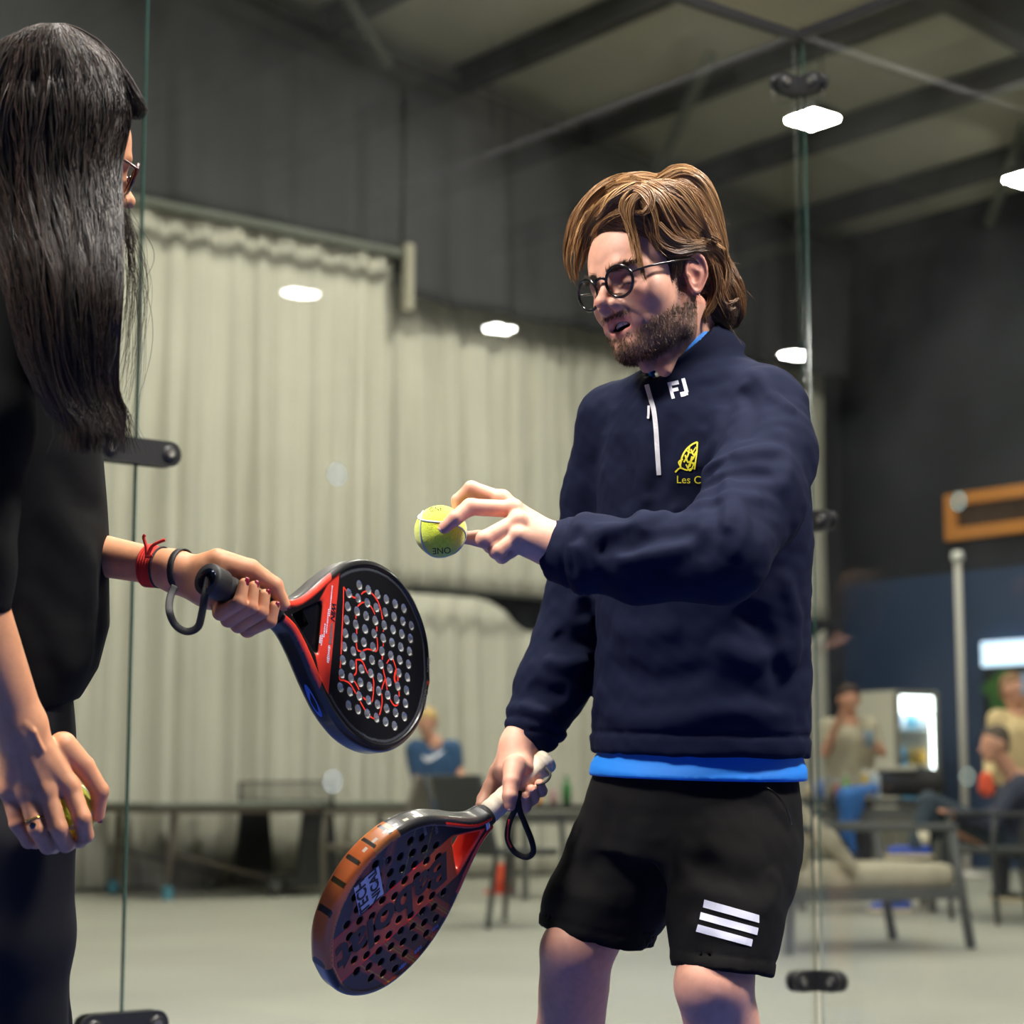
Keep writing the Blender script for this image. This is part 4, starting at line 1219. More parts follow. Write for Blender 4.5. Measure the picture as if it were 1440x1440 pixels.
for pts, dd, lf, r0, r1, n_, tone in LOCKS:
    c2 = spline(np.array(pts, float), 14)
    dep = np.array([depth_at(x, y, dd) for x, y in c2])
    dep = np.convolve(np.pad(dep, 2, 'edge'), np.ones(5) / 5, 'valid')
    path = np.array([C(x, y, d - lf) for (x, y), d in zip(c2, dep)])
    t = np.linspace(0, 1, 14)[None, :, None]
    rad = r0 * (np.sin(np.clip(t * .9 + .12, 0, 1) * PI) ** .6) * (1 - t) + r1 * t
    ang = r_.random((n_, 1, 1)) * 6.28; rr = np.sqrt(r_.random((n_, 1, 1)))
    ex = np.cross(np.gradient(path, axis=0), A3(0, 0, 1)); ex /= ln(ex)[:, None] + 1e-9
    # every hair of a lock ends at its own length
    ex0 = ex
    S2 = path[None] + rad * rr * (np.cos(ang + t * 1.2) * ex[None] + np.sin(ang + t * 1.2) * A3(0, 0, .6)) + .0016 * np.sin(t * 8 + ang * 3) * ex[None]
    ends = (1 - .5 * r_.random(n_))[:, None] * np.linspace(0, 13, 14)[None]
    i0 = np.minimum(ends.astype(int), 12); fr = (ends - i0)[..., None]; ar = np.arange(n_)[:, None]
    S2 = S2[ar, i0] * (1 - fr) + S2[ar, i0 + 1] * fr
    hp.append(strands(S2, .0006 + .0003 * r_.random(n_), .25, shade(np.clip(tone + .35 * (r_.random(n_) - .5), 0, 1))))
# stray hairs
n_ = 60; rt2 = pool[r_.integers(0, len(pool), n_)]
g = grad(hairvol, rt2, .001); g /= ln(g)[:, None]
t = np.linspace(0, 1, 8)[None, :, None]
S3 = rt2[:, None] + g[:, None] * (.016 * t) + flow(rt2)[:, None] * .016 * t ** 1.5 + r_.normal(size=(n_, 1, 3)) * .006 * t
hp.append(strands(hc(S3.reshape(-1, 3)).reshape(S3.shape), .0003, .3, shade(.7 + .3 * r_.random(n_))))
V_, F_, C_ = join(hp)
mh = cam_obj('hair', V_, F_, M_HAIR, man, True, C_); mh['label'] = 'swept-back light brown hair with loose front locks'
# ---- beard, moustache and brows as short hairs
def fuzz(wt, n, length, dirf, rad, cols, seed):
    r = np.random.default_rng(seed)
    idx = r.choice(len(Vh), n, p=wt / wt.sum()); P = hl(Vh[idx]) + r.normal(size=(n, 3)) * .0008
    g = grad(head_local, P, .001); g /= ln(g)[:, None] + 1e-9
    P -= g * head_local(P)[:, None]
    v = dirf(P) + .35 * r.normal(size=(n, 3)); v /= ln(v)[:, None]
    L = length * (.6 + .8 * r.random(n))
    t = np.linspace(0, 1, 4)[None, :, None]
    S = P[:, None] + L[:, None, None] * (v[:, None] * t + g[:, None] * (.42 * t - .18 * t * t))
    return strands(hc(S.reshape(-1, 3)).reshape(S.shape), rad, .4, cols[0] + (cols[1] - cols[0]) * r.random(n)[:, None])
bw = np.clip(beardw - .25, 0, 1) ** 1.3
V_, F_, C_ = fuzz(bw, 6000, .0050, lambda P: np.stack([P[:, 0] * 3, .15 + 0 * P[:, 0], -np.ones(len(P))], 1), .00028, (np.array(s2l(40, 27, 19)), np.array(s2l(112, 78, 52))), 41)
cam_obj('beard', V_, F_, M_HAIR, man, True, C_)
V_, F_, C_ = fuzz(np.clip(broww - .3, 0, 1), 700, .0075, lambda P: np.stack([np.sign(P[:, 0]) * 1.0, -.1 + 0 * P[:, 0], .25 + 0 * P[:, 0]], 1), .00030, (np.array(s2l(34, 24, 18)), np.array(s2l(70, 50, 36))), 42)
cam_obj('eyebrows', V_, F_, M_HAIR, man, True, C_)
# ---- round glasses
gl = empty('glasses', (0, 0, 0)); gl.parent = man; gl.location = Vector(cw(HO)) - man.location
gl['label'] = 'round black-rimmed glasses'
def local_build(mb, name, m, parent, smooth=True):
    return mesh_obj(name, cw(hc(np.array(mb.v))), mb.f, m, parent, smooth, world=True)
for s in (1, -1):
    c_ = A3(.0345 * s, .1035, -.006); nx = A3(s * .16, .98, -.12); nx /= np.linalg.norm(nx)
    e1 = np.cross(nx, A3(0, 0, 1)); e1 /= np.linalg.norm(e1); e2 = np.cross(e1, nx)
    ring = [c_ + .0235 * (math.cos(a) * e1 * 1.02 + math.sin(a) * e2 * .98) for a in np.linspace(0, 2 * PI, 41)]
    local_build(MB().tube(ring, .0023, 8, cap=False, up=nx), 'rim', M_BLKPL, gl)
    b_ = MB(); V_ = [c_] + [c_ + .0225 * (math.cos(a) * e1 + math.sin(a) * e2) for a in np.linspace(0, 2 * PI, 33)[:-1]]
    b_.add(V_, [(0, i + 1, (i + 1) % 32 + 1) for i in range(32)]); local_build(b_, 'lens', M_LENS, gl, False)
    hinge = c_ + .0235 * (e1 * (1 if (e1[0] * s) > 0 else -1)) * .95 + e2 * .006
    tp = spline(np.array([hinge, A3(s * .068, .075, .006), A3(s * .078, .03, .012), A3(s * .080, -.006, .016), A3(s * .079, -.022, .006), A3(s * .074, -.034, -.016)]), 24)
    local_build(MB().tube(tp, .0030, 8, flat=.6), 'temple', M_BLKPL, gl)
local_build(MB().tube(spline(np.array([A3(-.0125, .106, .002), A3(-.006, .1095, .0075), A3(.006, .1095, .0075), A3(.0125, .106, .002)]), 12), .0023, 8), 'bridge', M_BLKPL, gl)
# ================================================================== rackets and balls
M_RFACE = mat('racket_print', (.1, .1, .1), .34, attr='Col', spec=.45, coat=.25)
M_GRIPB = mat('black_grip', s2l(24, 24, 26), .6, bump=.2, bscale=500)
M_GRIPW = mat('white_overgrip', s2l(218, 206, 184), .65, noise=.10, nscale=120, bump=.15, bscale=500)
M_STRAP = mat('black_strap', s2l(20, 20, 22), .7)
M_REDP = mat('red_print', s2l(222, 52, 36), .45)
M_GREYP = mat('grey_print', s2l(96, 98, 104), .4)
M_DARKP = mat('dark_blue_print', s2l(16, 18, 34), .4)
M_LIGHTP = mat('white_racket_print', s2l(205, 208, 226), .4)
M_BLUSTK = mat('blue_sticker', s2l(70, 120, 200), .4)
M_GEM = mat('iridescent_cap', s2l(30, 40, 60), .1, metal=.8, coat=.6)

OUT = spline(np.array([(.128, .0165), (.150, .024), (.175, .044), (.205, .074), (.240, .104), (.280, .124), (.320, .131), (.360, .127), (.395, .111), (.425, .084), (.445, .050), (.455, .0)]), 60)
def outline_exact(uv):
    """signed distance to the mirrored teardrop outline (u along, v across)"""
    P = np.stack([uv[:, 0], np.abs(uv[:, 1])], 1)
    best = np.full(len(P), 1e9)
    for i in range(len(OUT) - 1):
        a, b = OUT[i], OUT[i + 1]; ba = b - a; pa = P - a
        h = np.clip((pa @ ba) / (ba @ ba), 0, 1); best = np.minimum(best, np.hypot(*(pa - h[:, None] * ba).T))
    wv = np.interp(P[:, 0], OUT[:, 0], OUT[:, 1], left=-1, right=-1)
    return np.where(P[:, 1] < wv, -best, best)
_gu = np.arange(.10, .485, .0008); _gv = np.arange(0, .16, .0008)
_gd = outline_exact(np.stack(np.meshgrid(_gu, _gv, indexing='ij'), -1).reshape(-1, 2)).reshape(len(_gu), len(_gv))
def bilin(G, x0, y0, st, uv):
    x = np.clip((uv[:, 0] - x0) / st, 0, G.shape[0] - 1.001); y = np.clip((uv[:, 1] - y0) / st, 0, G.shape[1] - 1.001)
    i, j = x.astype(int), y.astype(int); fx, fy = x - i, y - j
    return (G[i, j] * (1 - fx) + G[i + 1, j] * fx) * (1 - fy) + (G[i, j + 1] * (1 - fx) + G[i + 1, j + 1] * fx) * fy
def outline_d(uv): return bilin(_gd, .10, 0.0, .0008, np.stack([uv[:, 0], np.abs(uv[:, 1])], 1))
def tri_d(uv, a, b, w):
    """throat window: rounded triangle from u=a (point) to u=b (half width w)"""
    P = np.stack([uv[:, 0], np.abs(uv[:, 1])], 1)
    n = np.array([-w, (b - a)]); n /= np.linalg.norm(n)
    return smax((P - np.array([a, 0])) @ n, P[:, 0] - b, .010) + 0
def racket(pose, holes, hr, paint, throat, name, label, th=.036, h=.00150):
    """pose: origin, along, across, normal (camera space). returns the thing, its body and a placing function"""
    o, ex, ey, ez = pose
    T = lambda q: o + np.asarray(q)[:, 0:1] * ex + np.asarray(q)[:, 1:2] * ey + np.asarray(q)[:, 2:3] * ez
    H = np.array(holes)
    hu = np.stack(np.meshgrid(np.arange(.10, .48, .0005), np.arange(-.15, .15, .0005), indexing='ij'), -1)
    HG = np.full(hu.shape[:2], 1e9)
    for c_ in H: HG = np.minimum(HG, np.hypot(hu[..., 0] - c_[0], hu[..., 1] - c_[1]))
    def fn(q):
        uv = q[:, :2]
        e = outline_d(uv)
        k = np.abs(q[:, 2]) - th / 2
        d = smax(e, k, .011)
        # face is set back a little inside the frame
        d = smax(d, -np.maximum(e + .011, .0 - (np.abs(q[:, 2]) - (th / 2 - .0022))) , .002) if throat else d
        if throat: d = smax(d, -tri_d(uv, *throat), .004)
        m = np.abs(d) < .02
        if len(H) and m.any():
            d[m] = smax(d[m], hr - bilin(HG, .10, -.15, .0005, uv[m]), .0008)
        return d
    V, Fq = mesh_sdf(fn, (.120, -.137, -.024), (.462, .137, .024), h, newton=1)
    e = empty(name, tuple(cw(o)), label=label, cat='racket')
    b = cam_obj('racket_body', T(V), Fq, M_RFACE, e, True, paint(V, outline_d(V[:, :2]), H, hr))
    place = lambda mb_v, mb_f, nm, m, par=e, sm=False: mesh_obj(nm, cw(T(np.array(mb_v))), mb_f, m, par, sm, world=True)
    return e, b, T, place
def frame_axes(ex, ey0):
    ex = ex / np.linalg.norm(ex); ey = ey0 - ex * (ey0 @ ex); ey /= np.linalg.norm(ey); return ex, ey, np.cross(ex, ey)
def face_line(pts, wd, z, holes, hr, n=120):
    """painted line on the face, broken by the holes"""
    c = spline(np.array(pts, float), n); t = np.gradient(c, axis=0); t /= np.linalg.norm(t, axis=1)[:, None] + 1e-9
    nr = np.stack([-t[:, 1], t[:, 0]], 1)
    ok = np.array([min(np.hypot(p[0] - q[0], p[1] - q[1]) for q in holes) > hr for p in c])
    V = [(*(p + k * s * wd / 2), z) for s in (1, -1) for p, k in zip(c, nr)]
    return V, [(i, i + 1, n + i + 1, n + i) for i in range(n - 1) if ok[i] and ok[i + 1]]
def grip(place, u0, u1, r, m, turns, name='grip', cap=True):
    n = 90; V = []; 
    for i in range(n):
        u = u0 + (u1 - u0) * i / (n - 1); ph = (i / (n - 1) * turns) % 1
        rr = r * (1 + .045 * (1 - abs(2 * ph - 1)) ) * (1.10 if u < u0 + .008 else 1)
        for k in range(16):
            a = 2 * PI * k / 16; V.append((u, rr * math.cos(a) * 1.04, rr * math.sin(a) * .98))
    Fc = [(i * 16 + k, i * 16 + (k + 1) % 16, (i + 1) * 16 + (k + 1) % 16, (i + 1) * 16 + k) for i in range(n - 1) for k in range(16)]
    Fc += [tuple(range(16))[::-1], tuple(range((n - 1) * 16, n * 16))]
    return place(V, Fc, name, m, sm=True)

# ---------------- black racket in the woman's hand
B0 = C(293, 815, 2.50)
bx_, by_, bz_ = frame_axes(A3(.545, -.345, -.764), A3(-.055, -.93, .381))       # along, across (down), normal
if bz_[2] < 0: bz_ = -bz_
holes1 = []
du, dv = .0205, .0188
for i in range(-4, 5):                       # rows across, columns along
    for j in range(-6, 7):
        u = .318 + i * du; v = j * dv + dv / 2
        if outline_d(np.array([[u, v]]))[0] < -.030 and u > .236 and abs(v) < .108: holes1.append((u, v))
def paint1(V, e, H, hr):
    c = np.tile(np.array(s2l(13, 13, 15)), (len(V), 1)); u, v, z = V.T
    def put(m, k): c[m] = np.array(s2l(*k))
    face = (z > .014) & (e < -.010)
    put(face & (u > .176) & (u < .232 - 0 * v) & (np.abs(v) < .11) & (u > .232 - .042 * np.clip(1.25 - np.abs(v - .0) / .085, 0, 1)), (212, 56, 40))   # red wedge below the holes
    ring = np.abs(e + .015) < .0016
    put(face & ring & (u > .235), (66, 68, 74))
    put((z > .0125) & (e > -.011) & (e < -.002) & (u > .13) & (u < .215), (214, 58, 40))                        # red edge by the throat
    put((e > -.004) & (z < -.002) & (v > .0) & (u > .18), (16, 20, 40))
    put((e > -.004) & (v < 0) & (np.abs(z) < .012) & (u < .30), (70, 66, 66))  # grey highlight painted along the upper edge of the frame
    for a, b in H:
        m = (np.hypot(u - a, v - b) < hr + .0006) & (np.abs(z) < .0145)
        c[m] = np.array(s2l(236, 235, 232))
    return c
rk1, rb1, T1, pl1 = racket((B0, bx_, by_, bz_), holes1, .0062, paint1, (.146, .205, .040), 'padel_racket', 'black padel racket with a red line drawing, gripped by the woman')
zf = .0162
# dark keystone in the throat window
pl1(*(lambda m_: (m_.v, m_.f))(MB().prism([(.170, -.018), (.215, -.055), (.235, -.05), (.235, .05), (.215, .055), (.170, .018), (.186, 0)], (0, 0, -.010), A3(1, 0, 0), A3(0, 1, 0), A3(0, 0, 1), .020)), 'throat_bridge', M_BLKPL)
lines = [  # the red line figure between the holes (u, v)
    [(.243, -.070), (.256, -.064), (.272, -.064), (.288, -.078), (.302, -.082), (.322, -.072), (.334, -.050), (.339, -.020), (.340, .005), (.346, .020), (.350, .026)],
    [(.243, -.070), (.246, -.045), (.249, .0), (.251, .030), (.252, .055), (.262, .055), (.275, .056), (.290, .066), (.312, .082), (.330, .088), (.342, .082), (.347, .062), (.344, .044), (.350, .026)],
    [(.272, -.048), (.286, -.062), (.302, -.064), (.318, -.050), (.324, -.025), (.326, -.006), (.306, -.002), (.290, .006), (.282, .002), (.279, -.020), (.272, -.048)],
    [(.283, .020), (.296, .018), (.310, .030), (.324, .036), (.326, .060), (.322, .068), (.306, .066), (.290, .054), (.280, .046), (.286, .036), (.283, .020)],
    [(.350, .005), (.360, -.006), (.372, .006), (.380, .026), (.384, .046), (.380, .056), (.370, .056), (.358, .044), (.350, .026)],
]
for L in lines:
    V_, F_ = face_line(L, .0024, zf, holes1, .0064); pl1(V_, F_, 'red_line', M_REDP, rb1)
V_, F_ = face_line([(.372, .008), (.378, .018), (.376, .026), (.370, .020), (.372, .008)], .004, zf, holes1, .0064); pl1(V_, F_, 'red_line', M_REDP, rb1)
def face_text(s, size, u, v, ang, place, par, nm, m, z, mirror=1, shear=0.0, bold=0.0):
    tv, tf = text_mesh(s, size, shear, bold); ca, sa = math.cos(ang), math.sin(ang)
    V = [(u + (x * ca - y * sa), v + mirror * (x * sa + y * ca), z) for x, y, _ in tv]
    return place(V, tf, nm, m, par)
sgn1 = 1 if np.dot(np.cross(bx_, by_), bz_) > 0 else -1
def face_bars(u, v0, v1, ht, place, par, nm, m, z, seed=1, along=False):
    """a row of short strokes where the print is too small to read"""
    r = np.random.default_rng(seed); b = MB(); v = v0
    while v < v1:
        w_ = .0010 + .0016 * r.random(); h_ = ht * (.55 + .45 * r.random())
        q = rect(u - h_ / 2, v, u + h_ / 2, v + w_) if not along else rect(v, u - h_ / 2, v + w_, u + h_ / 2)
        b.add([(x, y, z) for x, y in q], [(0, 1, 2, 3)]); v += w_ + .0007
    return place(b.v, b.f, nm, m, par)
face_text('WIN', .0120, .2262, -.030, -PI / 2, pl1, rb1, 'face_lettering', M_DARKP, zf, sgn1, .2, .0005)
face_bars(.2262, -.014, .014, .0070, pl1, rb1, 'face_print', M_GREYP, zf, 2)
face_bars(.2250, .018, .042, .0060, pl1, rb1, 'face_print', M_LIGHTP, zf, 3)
for k, (uu, a, b_) in enumerate(((.2195, -.064, -.022), (.2165, -.030, .004), (.2120, -.008, .010), (.2085, .008, .022), (.2050, .010, .020))):
    face_bars(uu, a, b_, .0030, pl1, rb1, 'face_print', M_LIGHTP, zf, 5 + k)
face_text('Black', .0105, .4425, -.020, -PI / 2, pl1, rb1, 'rim_lettering', M_GREYP, .0182, sgn1)
face_text('Crown', .0105, .4425, .030, -PI / 2, pl1, rb1, 'rim_lettering', M_GREYP, .0182, sgn1)
face_text('*', .016, .442, .005, -PI / 2, pl1, rb1, 'rim_mark', M_REDP, .0182, sgn1)
grip(pl1, 0.0, .132, .0158, M_GRIPB, 11)
pl1(*(lambda m_: (m_.v, m_.f))(MB().lathe([(0, 0), (.0200, 0), (.0208, .004), (.0200, .026), (.0168, .028), (0, .028)], (-.003, 0, 0), 24, (A3(0, 1, 0), A3(0, 0, 1), A3(1, 0, 0)))), 'butt_cap', M_GRIPB, rk1, True)
pl1(*(lambda m_: (m_.v, m_.f))(MB().lathe([(0, -.0012), (.0135, -.001), (.0145, .0), (0, .0)], (-.003, 0, 0), 20, (A3(0, 1, 0), A3(0, 0, 1), A3(1, 0, 0)))), 'cap_badge', M_GEM, rk1, True)
# blue sticker on the side of the frame
stv = []
for a in np.linspace(0, 2 * PI, 17)[:-1]:
    u = .225 + .020 * math.cos(a); i = np.interp(u, OUT[:, 0], OUT[:, 1]); stv.append((u, i + .0008, -.002 + .0055 * math.sin(a)))
pl1(stv, [tuple(range(16))], 'oval_sticker', M_BLUSTK, rb1)
# wrist strap of the black racket
sp = [C(292, 824, 2.495), C(288, 838, 2.49), C(284, 862, 2.49), C(278, 882, 2.49), C(262, 888, 2.49), C(246, 878, 2.49), C(238, 858, 2.49), C(240, 838, 2.52), C(246, 824, 2.53)]
st1 = mesh_obj('wrist_strap', *(lambda m_: (cw(np.array(m_.v)), m_.f))(MB().tube(spline(np.array(sp), 40), .0048, 8, flat=.28, up=A3(.3, .3, 1))), M_STRAP, rk1, True, world=True)

# ---------------- dark orange racket in the man's hand
gx = (RG1 - RG0) / np.linalg.norm(RG1 - RG0)
ax2 = A3(-.655, -.51, .556)
ex2, ey2, ez2 = frame_axes(ax2, A3(-.085, .785, .62))            # along, across (towards the viewer, up left)
if ez2[2] < 0: ez2 = -ez2
P20 = C(764, 1074, 2.905)
holes2 = []
for i in range(-4, 5):
    for j in range(-5, 6):
        u = .322 + i * .0215; v = j * .0235 + (i % 2) * .01175
        if outline_d(np.array([[u, v]]))[0] < -.024 and u > .225: holes2.append((u, v))
def paint2(V, e, H, hr):
    u, v, z = V.T
    wv = (np.sin(u * 900) * np.sin(v * 900)) * .5 + .5
    c = np.array(s2l(16, 17, 28)) * (1 + .5 * wv[:, None])
    def put(m, k): c[m] = np.array(s2l(*k))
    face = (z > .010) & (e < -.009)
    OR, RD = (176, 68, 34), (150, 36, 26)
    band = np.abs(v) < .040
    for k, (a, s) in enumerate(((.262, 1), (.305, 1), (.352, 1), (.398, 1))):
        t = u - a + .55 * (np.abs(v) - .04)
        m = face & ~band & (np.abs(t) < .0105)
        if v is not None:
            mm = m & ((v < 0) | (k > 1)); put(mm & (np.abs(t) < .0105), (120, 34, 24)); put(mm & (np.abs(t) < .0065), (132, 50, 30))
        put(face & ~band & (np.abs(t - .0035) < .0008) & (v < .03), (150, 130, 40)); put(face & ~band & (np.abs(t + .001) < .0007) & (k < 3), (110, 120, 40))
    put(face & band & (u > .205), OR)
    put(face & (np.abs(np.abs(v) - .0405) < .0016) & (u > .26), (214, 26, 30))
    side = e > -.0085
    put(side, (22, 22, 26))
    put(side & (v > .02) & (u > .295) & (u < .475), (222, 132, 66))
    put(side & (v > .0) & (u > .34), (214, 110, 52))
    st = (np.sin(u * 210) > .80) & (np.abs(z) < .012)
    put(side & (v > .0) & st & (u > .20), (40, 34, 24))
    put(side & (v > .03) & (np.abs(z - .004) < .002) & (np.sin(u * 330) > .2) & (u > .24) & (u < .36), (226, 214, 196))
    put((u < .214) & (e > -.012) & (e < -.006) & (z > .008), (190, 40, 30))
    put((u < .208) & (np.abs(tri_d(V[:, :2], .150, .206, .036)) < .004), (224, 60, 38))
    for a, b in H:
        m = (np.hypot(u - a, v - b) < hr + .0006) & (np.abs(z) < .0150); c[m] = np.array(s2l(30, 30, 34))
        m = (np.hypot(u - a, v - b) < hr + .0006) & (z < .0125) & (z > -.002); c[m] = np.array(s2l(64, 60, 54))
    return c
rk2, rb2, T2, pl2 = racket((P20, ex2, ey2, ez2), holes2, .0064, paint2, (.150, .206, .036), 'padel_racket', 'orange and black padel racket hanging from the man\'s lower hand')
sgn2 = 1 if np.dot(np.cross(ex2, ey2), ez2) > 0 else -1
face_text('Babolat', .071, .325, .0, 0.0, pl2, rb2, 'face_lettering', M_DARKP, .0164, sgn2, .12, .0022)
m_ = MB().prism(rect(.340, .046, .386, .100), (0, 0, .0163), A3(1, 0, 0), A3(0, 1, 0), A3(0, 0, 1), .0003)
pl2(m_.v, m_.f, 'white_label', M_LIGHTP, rb2)
face_text('TECH', .0245, .375, .073, -PI / 2, pl2, rb2, 'label_lettering', M_DARKP, .0170, sgn2, 0, .0008)
face_text('NICAL', .0205, .352, .073, -PI / 2, pl2, rb2, 'label_lettering', M_DARKP, .0170, sgn2, 0, .0008)
face_text('viper', .0160, .328, .090, -PI / 2, pl2, rb2, 'label_lettering', M_GREYP, .0166, sgn2, .2)
for k, (uu, vv) in enumerate(((.262, -.097), (.298, -.108), (.330, -.112))):
    face_bars(vv, uu - .006, uu + .006, .0075, pl2, rb2, 'face_mark', M_BLUSTK, .0165, 20 + k, True)
    face_bars(vv - .009, uu - .007, uu + .007, .0055, pl2, rb2, 'face_mark', M_REDP, .0165, 30 + k, True)
for k, (uu, vv) in enumerate(((.232, .078), (.252, .092))):
    face_bars(uu, vv - .010, vv + .008, .0060, pl2, rb2, 'face_mark', M_GREYP, .0165, 40 + k)
grip(pl2, 0.0, .122, .0160, M_GRIPW, 8)
pl2(*(lambda m_: (m_.v, m_.f))(MB().lathe([(0, 0), (.0166, 0), (.0166, .013), (0, .013)], (.122, 0, 0), 24, (A3(0, 1, 0), A3(0, 0, 1), A3(1, 0, 0)))), 'grip_tape', M_STRAP, rk2, True)
pl2(*(lambda m_: (m_.v, m_.f))(MB().lathe([(0, 0), (.0175, 0), (.0175, .006), (0, .006)], (.135, 0, 0), 24, (A3(0, 1, 0), A3(0, 0, 1), A3(1, 0, 0)))), 'white_ring', M_WHITE, rk2, True)
pl2(*(lambda m_: (m_.v, m_.f))(MB().lathe([(0, 0), (.0172, 0), (.0180, .003), (.0172, .010), (0, .010)], (-.008, 0, 0), 24, (A3(0, 1, 0), A3(0, 0, 1), A3(1, 0, 0)))), 'butt_cap', M_GRIPW, rk2, True)
sp = [P20 - ex2 * .004 - A3(0, .004, 0), C(768, 1082, 2.875), C(774, 1090, 2.86), C(768, 1099, 2.86), C(754, 1104, 2.858)]
mesh_obj('wrist_strap', *(lambda m_: (cw(np.array(m_.v)), m_.f))(MB().tube(spline(np.array(sp), 20), .0034, 8, flat=.5)), M_STRAP, rk2, True, world=True)
sp = [C(731, 1112, 2.845), C(726, 1134, 2.842), C(716, 1158, 2.842), C(714, 1180, 2.842), C(724, 1198, 2.842), C(740, 1205, 2.842), C(750, 1198, 2.842), C(747, 1180, 2.842), C(738, 1158, 2.842), C(730, 1136, 2.842), C(729, 1112, 2.848)]
ws = mesh_obj('wrist_strap', *(lambda m_: (cw(np.array(m_.v)), m_.f))(MB().tube(spline(np.array(sp), 60), .0046, 8, flat=.35, up=A3(.5, .2, 1))), M_STRAP, rk2, True, world=True)
sp = [C(716, 1152, 2.8395), C(714, 1168, 2.8395), C(714, 1180, 2.8395), C(719, 1192, 2.8395)]
mesh_obj('strap_print', *(lambda m_: (cw(np.array(m_.v)), m_.f))(MB().tube(spline(np.array(sp), 20), .0016, 6)), M_REDP, ws, True, world=True)

# ---------------- tennis balls
M_FELT = mat('yellow_felt', s2l(222, 238, 48), .9, noise=.10, nscale=250, bump=.9, bscale=700, sheen=.6)
M_SEAM = mat('ball_seam', s2l(196, 206, 190), .6)
def tennis_ball(c, rot, label, prints=()):
    e = empty('tennis_ball', tuple(cw(c)), label=label, cat='ball')
    bm = bmesh.new(); bmesh.ops.create_icosphere(bm, subdivisions=5, radius=BALL_R)
    V = np.array([v.co[:] for v in bm.verts]); Fc = np.array([[v.index for v in f.verts] for f in bm.faces]); bm.free()
    V *= (1 + .004 * vnoise(V, 160, 8) + .004 * RNG.normal(size=len(V)))[:, None]
    felt = mesh_obj('felt', cw(V + c), Fc, M_FELT, e, True, world=True)
    t = np.linspace(0, 2 * PI, 121); a, b = .44, .56
    x = a * np.cos(t) + b * np.cos(3 * t); y = a * np.sin(t) - b * np.sin(3 * t); z = 2 * math.sqrt(a * b) * np.sin(2 * t)
    S = np.stack([x, y, z], 1); S /= ln(S)[:, None]; S = (S @ rot.T) * (BALL_R + .0003) + c
    m_ = MB().tube(S, .0014, 6, cap=False); mesh_obj('seam', cw(np.array(m_.v)), m_.f, M_SEAM, e, True, world=True)
    for s, px, py, sz, ang in prints:
        tv, tf = text_mesh(s, sz, 0, .0002); P = []
        for x, y, _ in tv:
            v = C(px + (x * math.cos(ang) - y * math.sin(ang)), py - (x * math.sin(ang) + y * math.cos(ang)), 1.0); v /= np.linalg.norm(v)
            bq = v @ c; disc = bq * bq - (c @ c - (BALL_R + .0006) ** 2); P.append(v * (bq - math.sqrt(max(disc, 0))))
        mesh_obj('ball_print', cw(np.array(P)), tf, M_STRAP, e, False, world=True)
    return e
def euler(a, b, c_): return np.array(Matrix.Rotation(a, 3, 'X') @ Matrix.Rotation(b, 3, 'Y') @ Matrix.Rotation(c_, 3, 'Z'))
tennis_ball(BALL_C, euler(-1.412, -.853, 2.18), 'yellow tennis ball pinched in the man\'s outstretched fingers', [('ONE', 621, 774, 12.5, PI + .06), ('ONE', 613, 716, 9.0, .08)])
# ================================================================== the woman with long black hair (camera space)
M_TEE = mat('black_tee_cloth', s2l(20, 20, 20), .9, noise=.1, nscale=150, bump=.12, bscale=900, spec=.12)
M_LEG = mat('black_leggings', s2l(20, 20, 24), .75, bump=.1, bscale=1200, spec=.2)
M_NAIL = mat('dark_red_nail', s2l(120, 24, 46), .2, coat=.6, noise=.4, nscale=400)
M_GOLD = mat('gold_ring', s2l(212, 170, 90), .25, metal=1.0)
M_REDC = mat('red_cord', s2l(210, 40, 26), .8, bump=.4, bscale=900)
M_TORT = mat('dark_red_frame', s2l(64, 22, 20), .2, coat=.5)
WSKIN = np.array(s2l(206, 146, 108)); WSK_R = np.array(s2l(178, 104, 80))
woman = empty('person', tuple(np.append(W(10, 1110, 2.60)[:2], 0)), label='person with very long black hair and a black top, gripping the black racket', cat='person')
# ---- head
WS = .90; WR_ = _rot(math.radians(118), math.radians(14), math.radians(-4)); WO = C(76, 220, 2.50)
wl = lambda p: (p - WO) @ WR_ / WS
whc = lambda q: np.asarray(q, float) * WS @ WR_.T + WO
WNB = C(40, 400, 2.58)
def whead(p): return smin(head_local(wl(p)) * WS, rc(p, whc((0, -.03, -.05)), WNB, .046, .052), .02)
# ---- hands: frame around the handle of the black racket
ha = bx_; hv = A3(0, 0, 1) - ha * ha[2]; hv /= np.linalg.norm(hv); hd = np.cross(ha, hv)
if hd[1] > 0: hd = -hd
def HP(u, ph, rho):
    a = math.radians(ph); return B0 + ha * u + (hv * math.cos(a) + hd * math.sin(a)) * rho
GF = [([HP(.048, 160, .034), HP(.045, 85, .031), HP(.041, 10, .0265), HP(.040, -48, .0235)], [.0100, .0092, .0084, .0066]),
      ([HP(.066, 160, .036), HP(.063, 85, .034), HP(.060, 8, .0275), HP(.058, -52, .0245)], [.0105, .0098, .0090, .0070]),
      ([HP(.085, 160, .037), HP(.083, 85, .035), HP(.081, 8, .0275), HP(.079, -42, .0245)], [.0108, .0100, .0092, .0072]),
      ([HP(.106, 160, .037), HP(.106, 92, .036), HP(.103, 20, .0275), HP(.100, -22, .0245)], [.0108, .0100, .0092, .0072]),
      ([HP(.030, -150, .040), HP(.068, -118, .036), HP(.100, -84, .030), HP(.117, -40, .0250)], [.0170, .0135, .0112, .0080])]
WF0, WF1 = C(60, 765, 2.66), C(243, 801, 2.565)
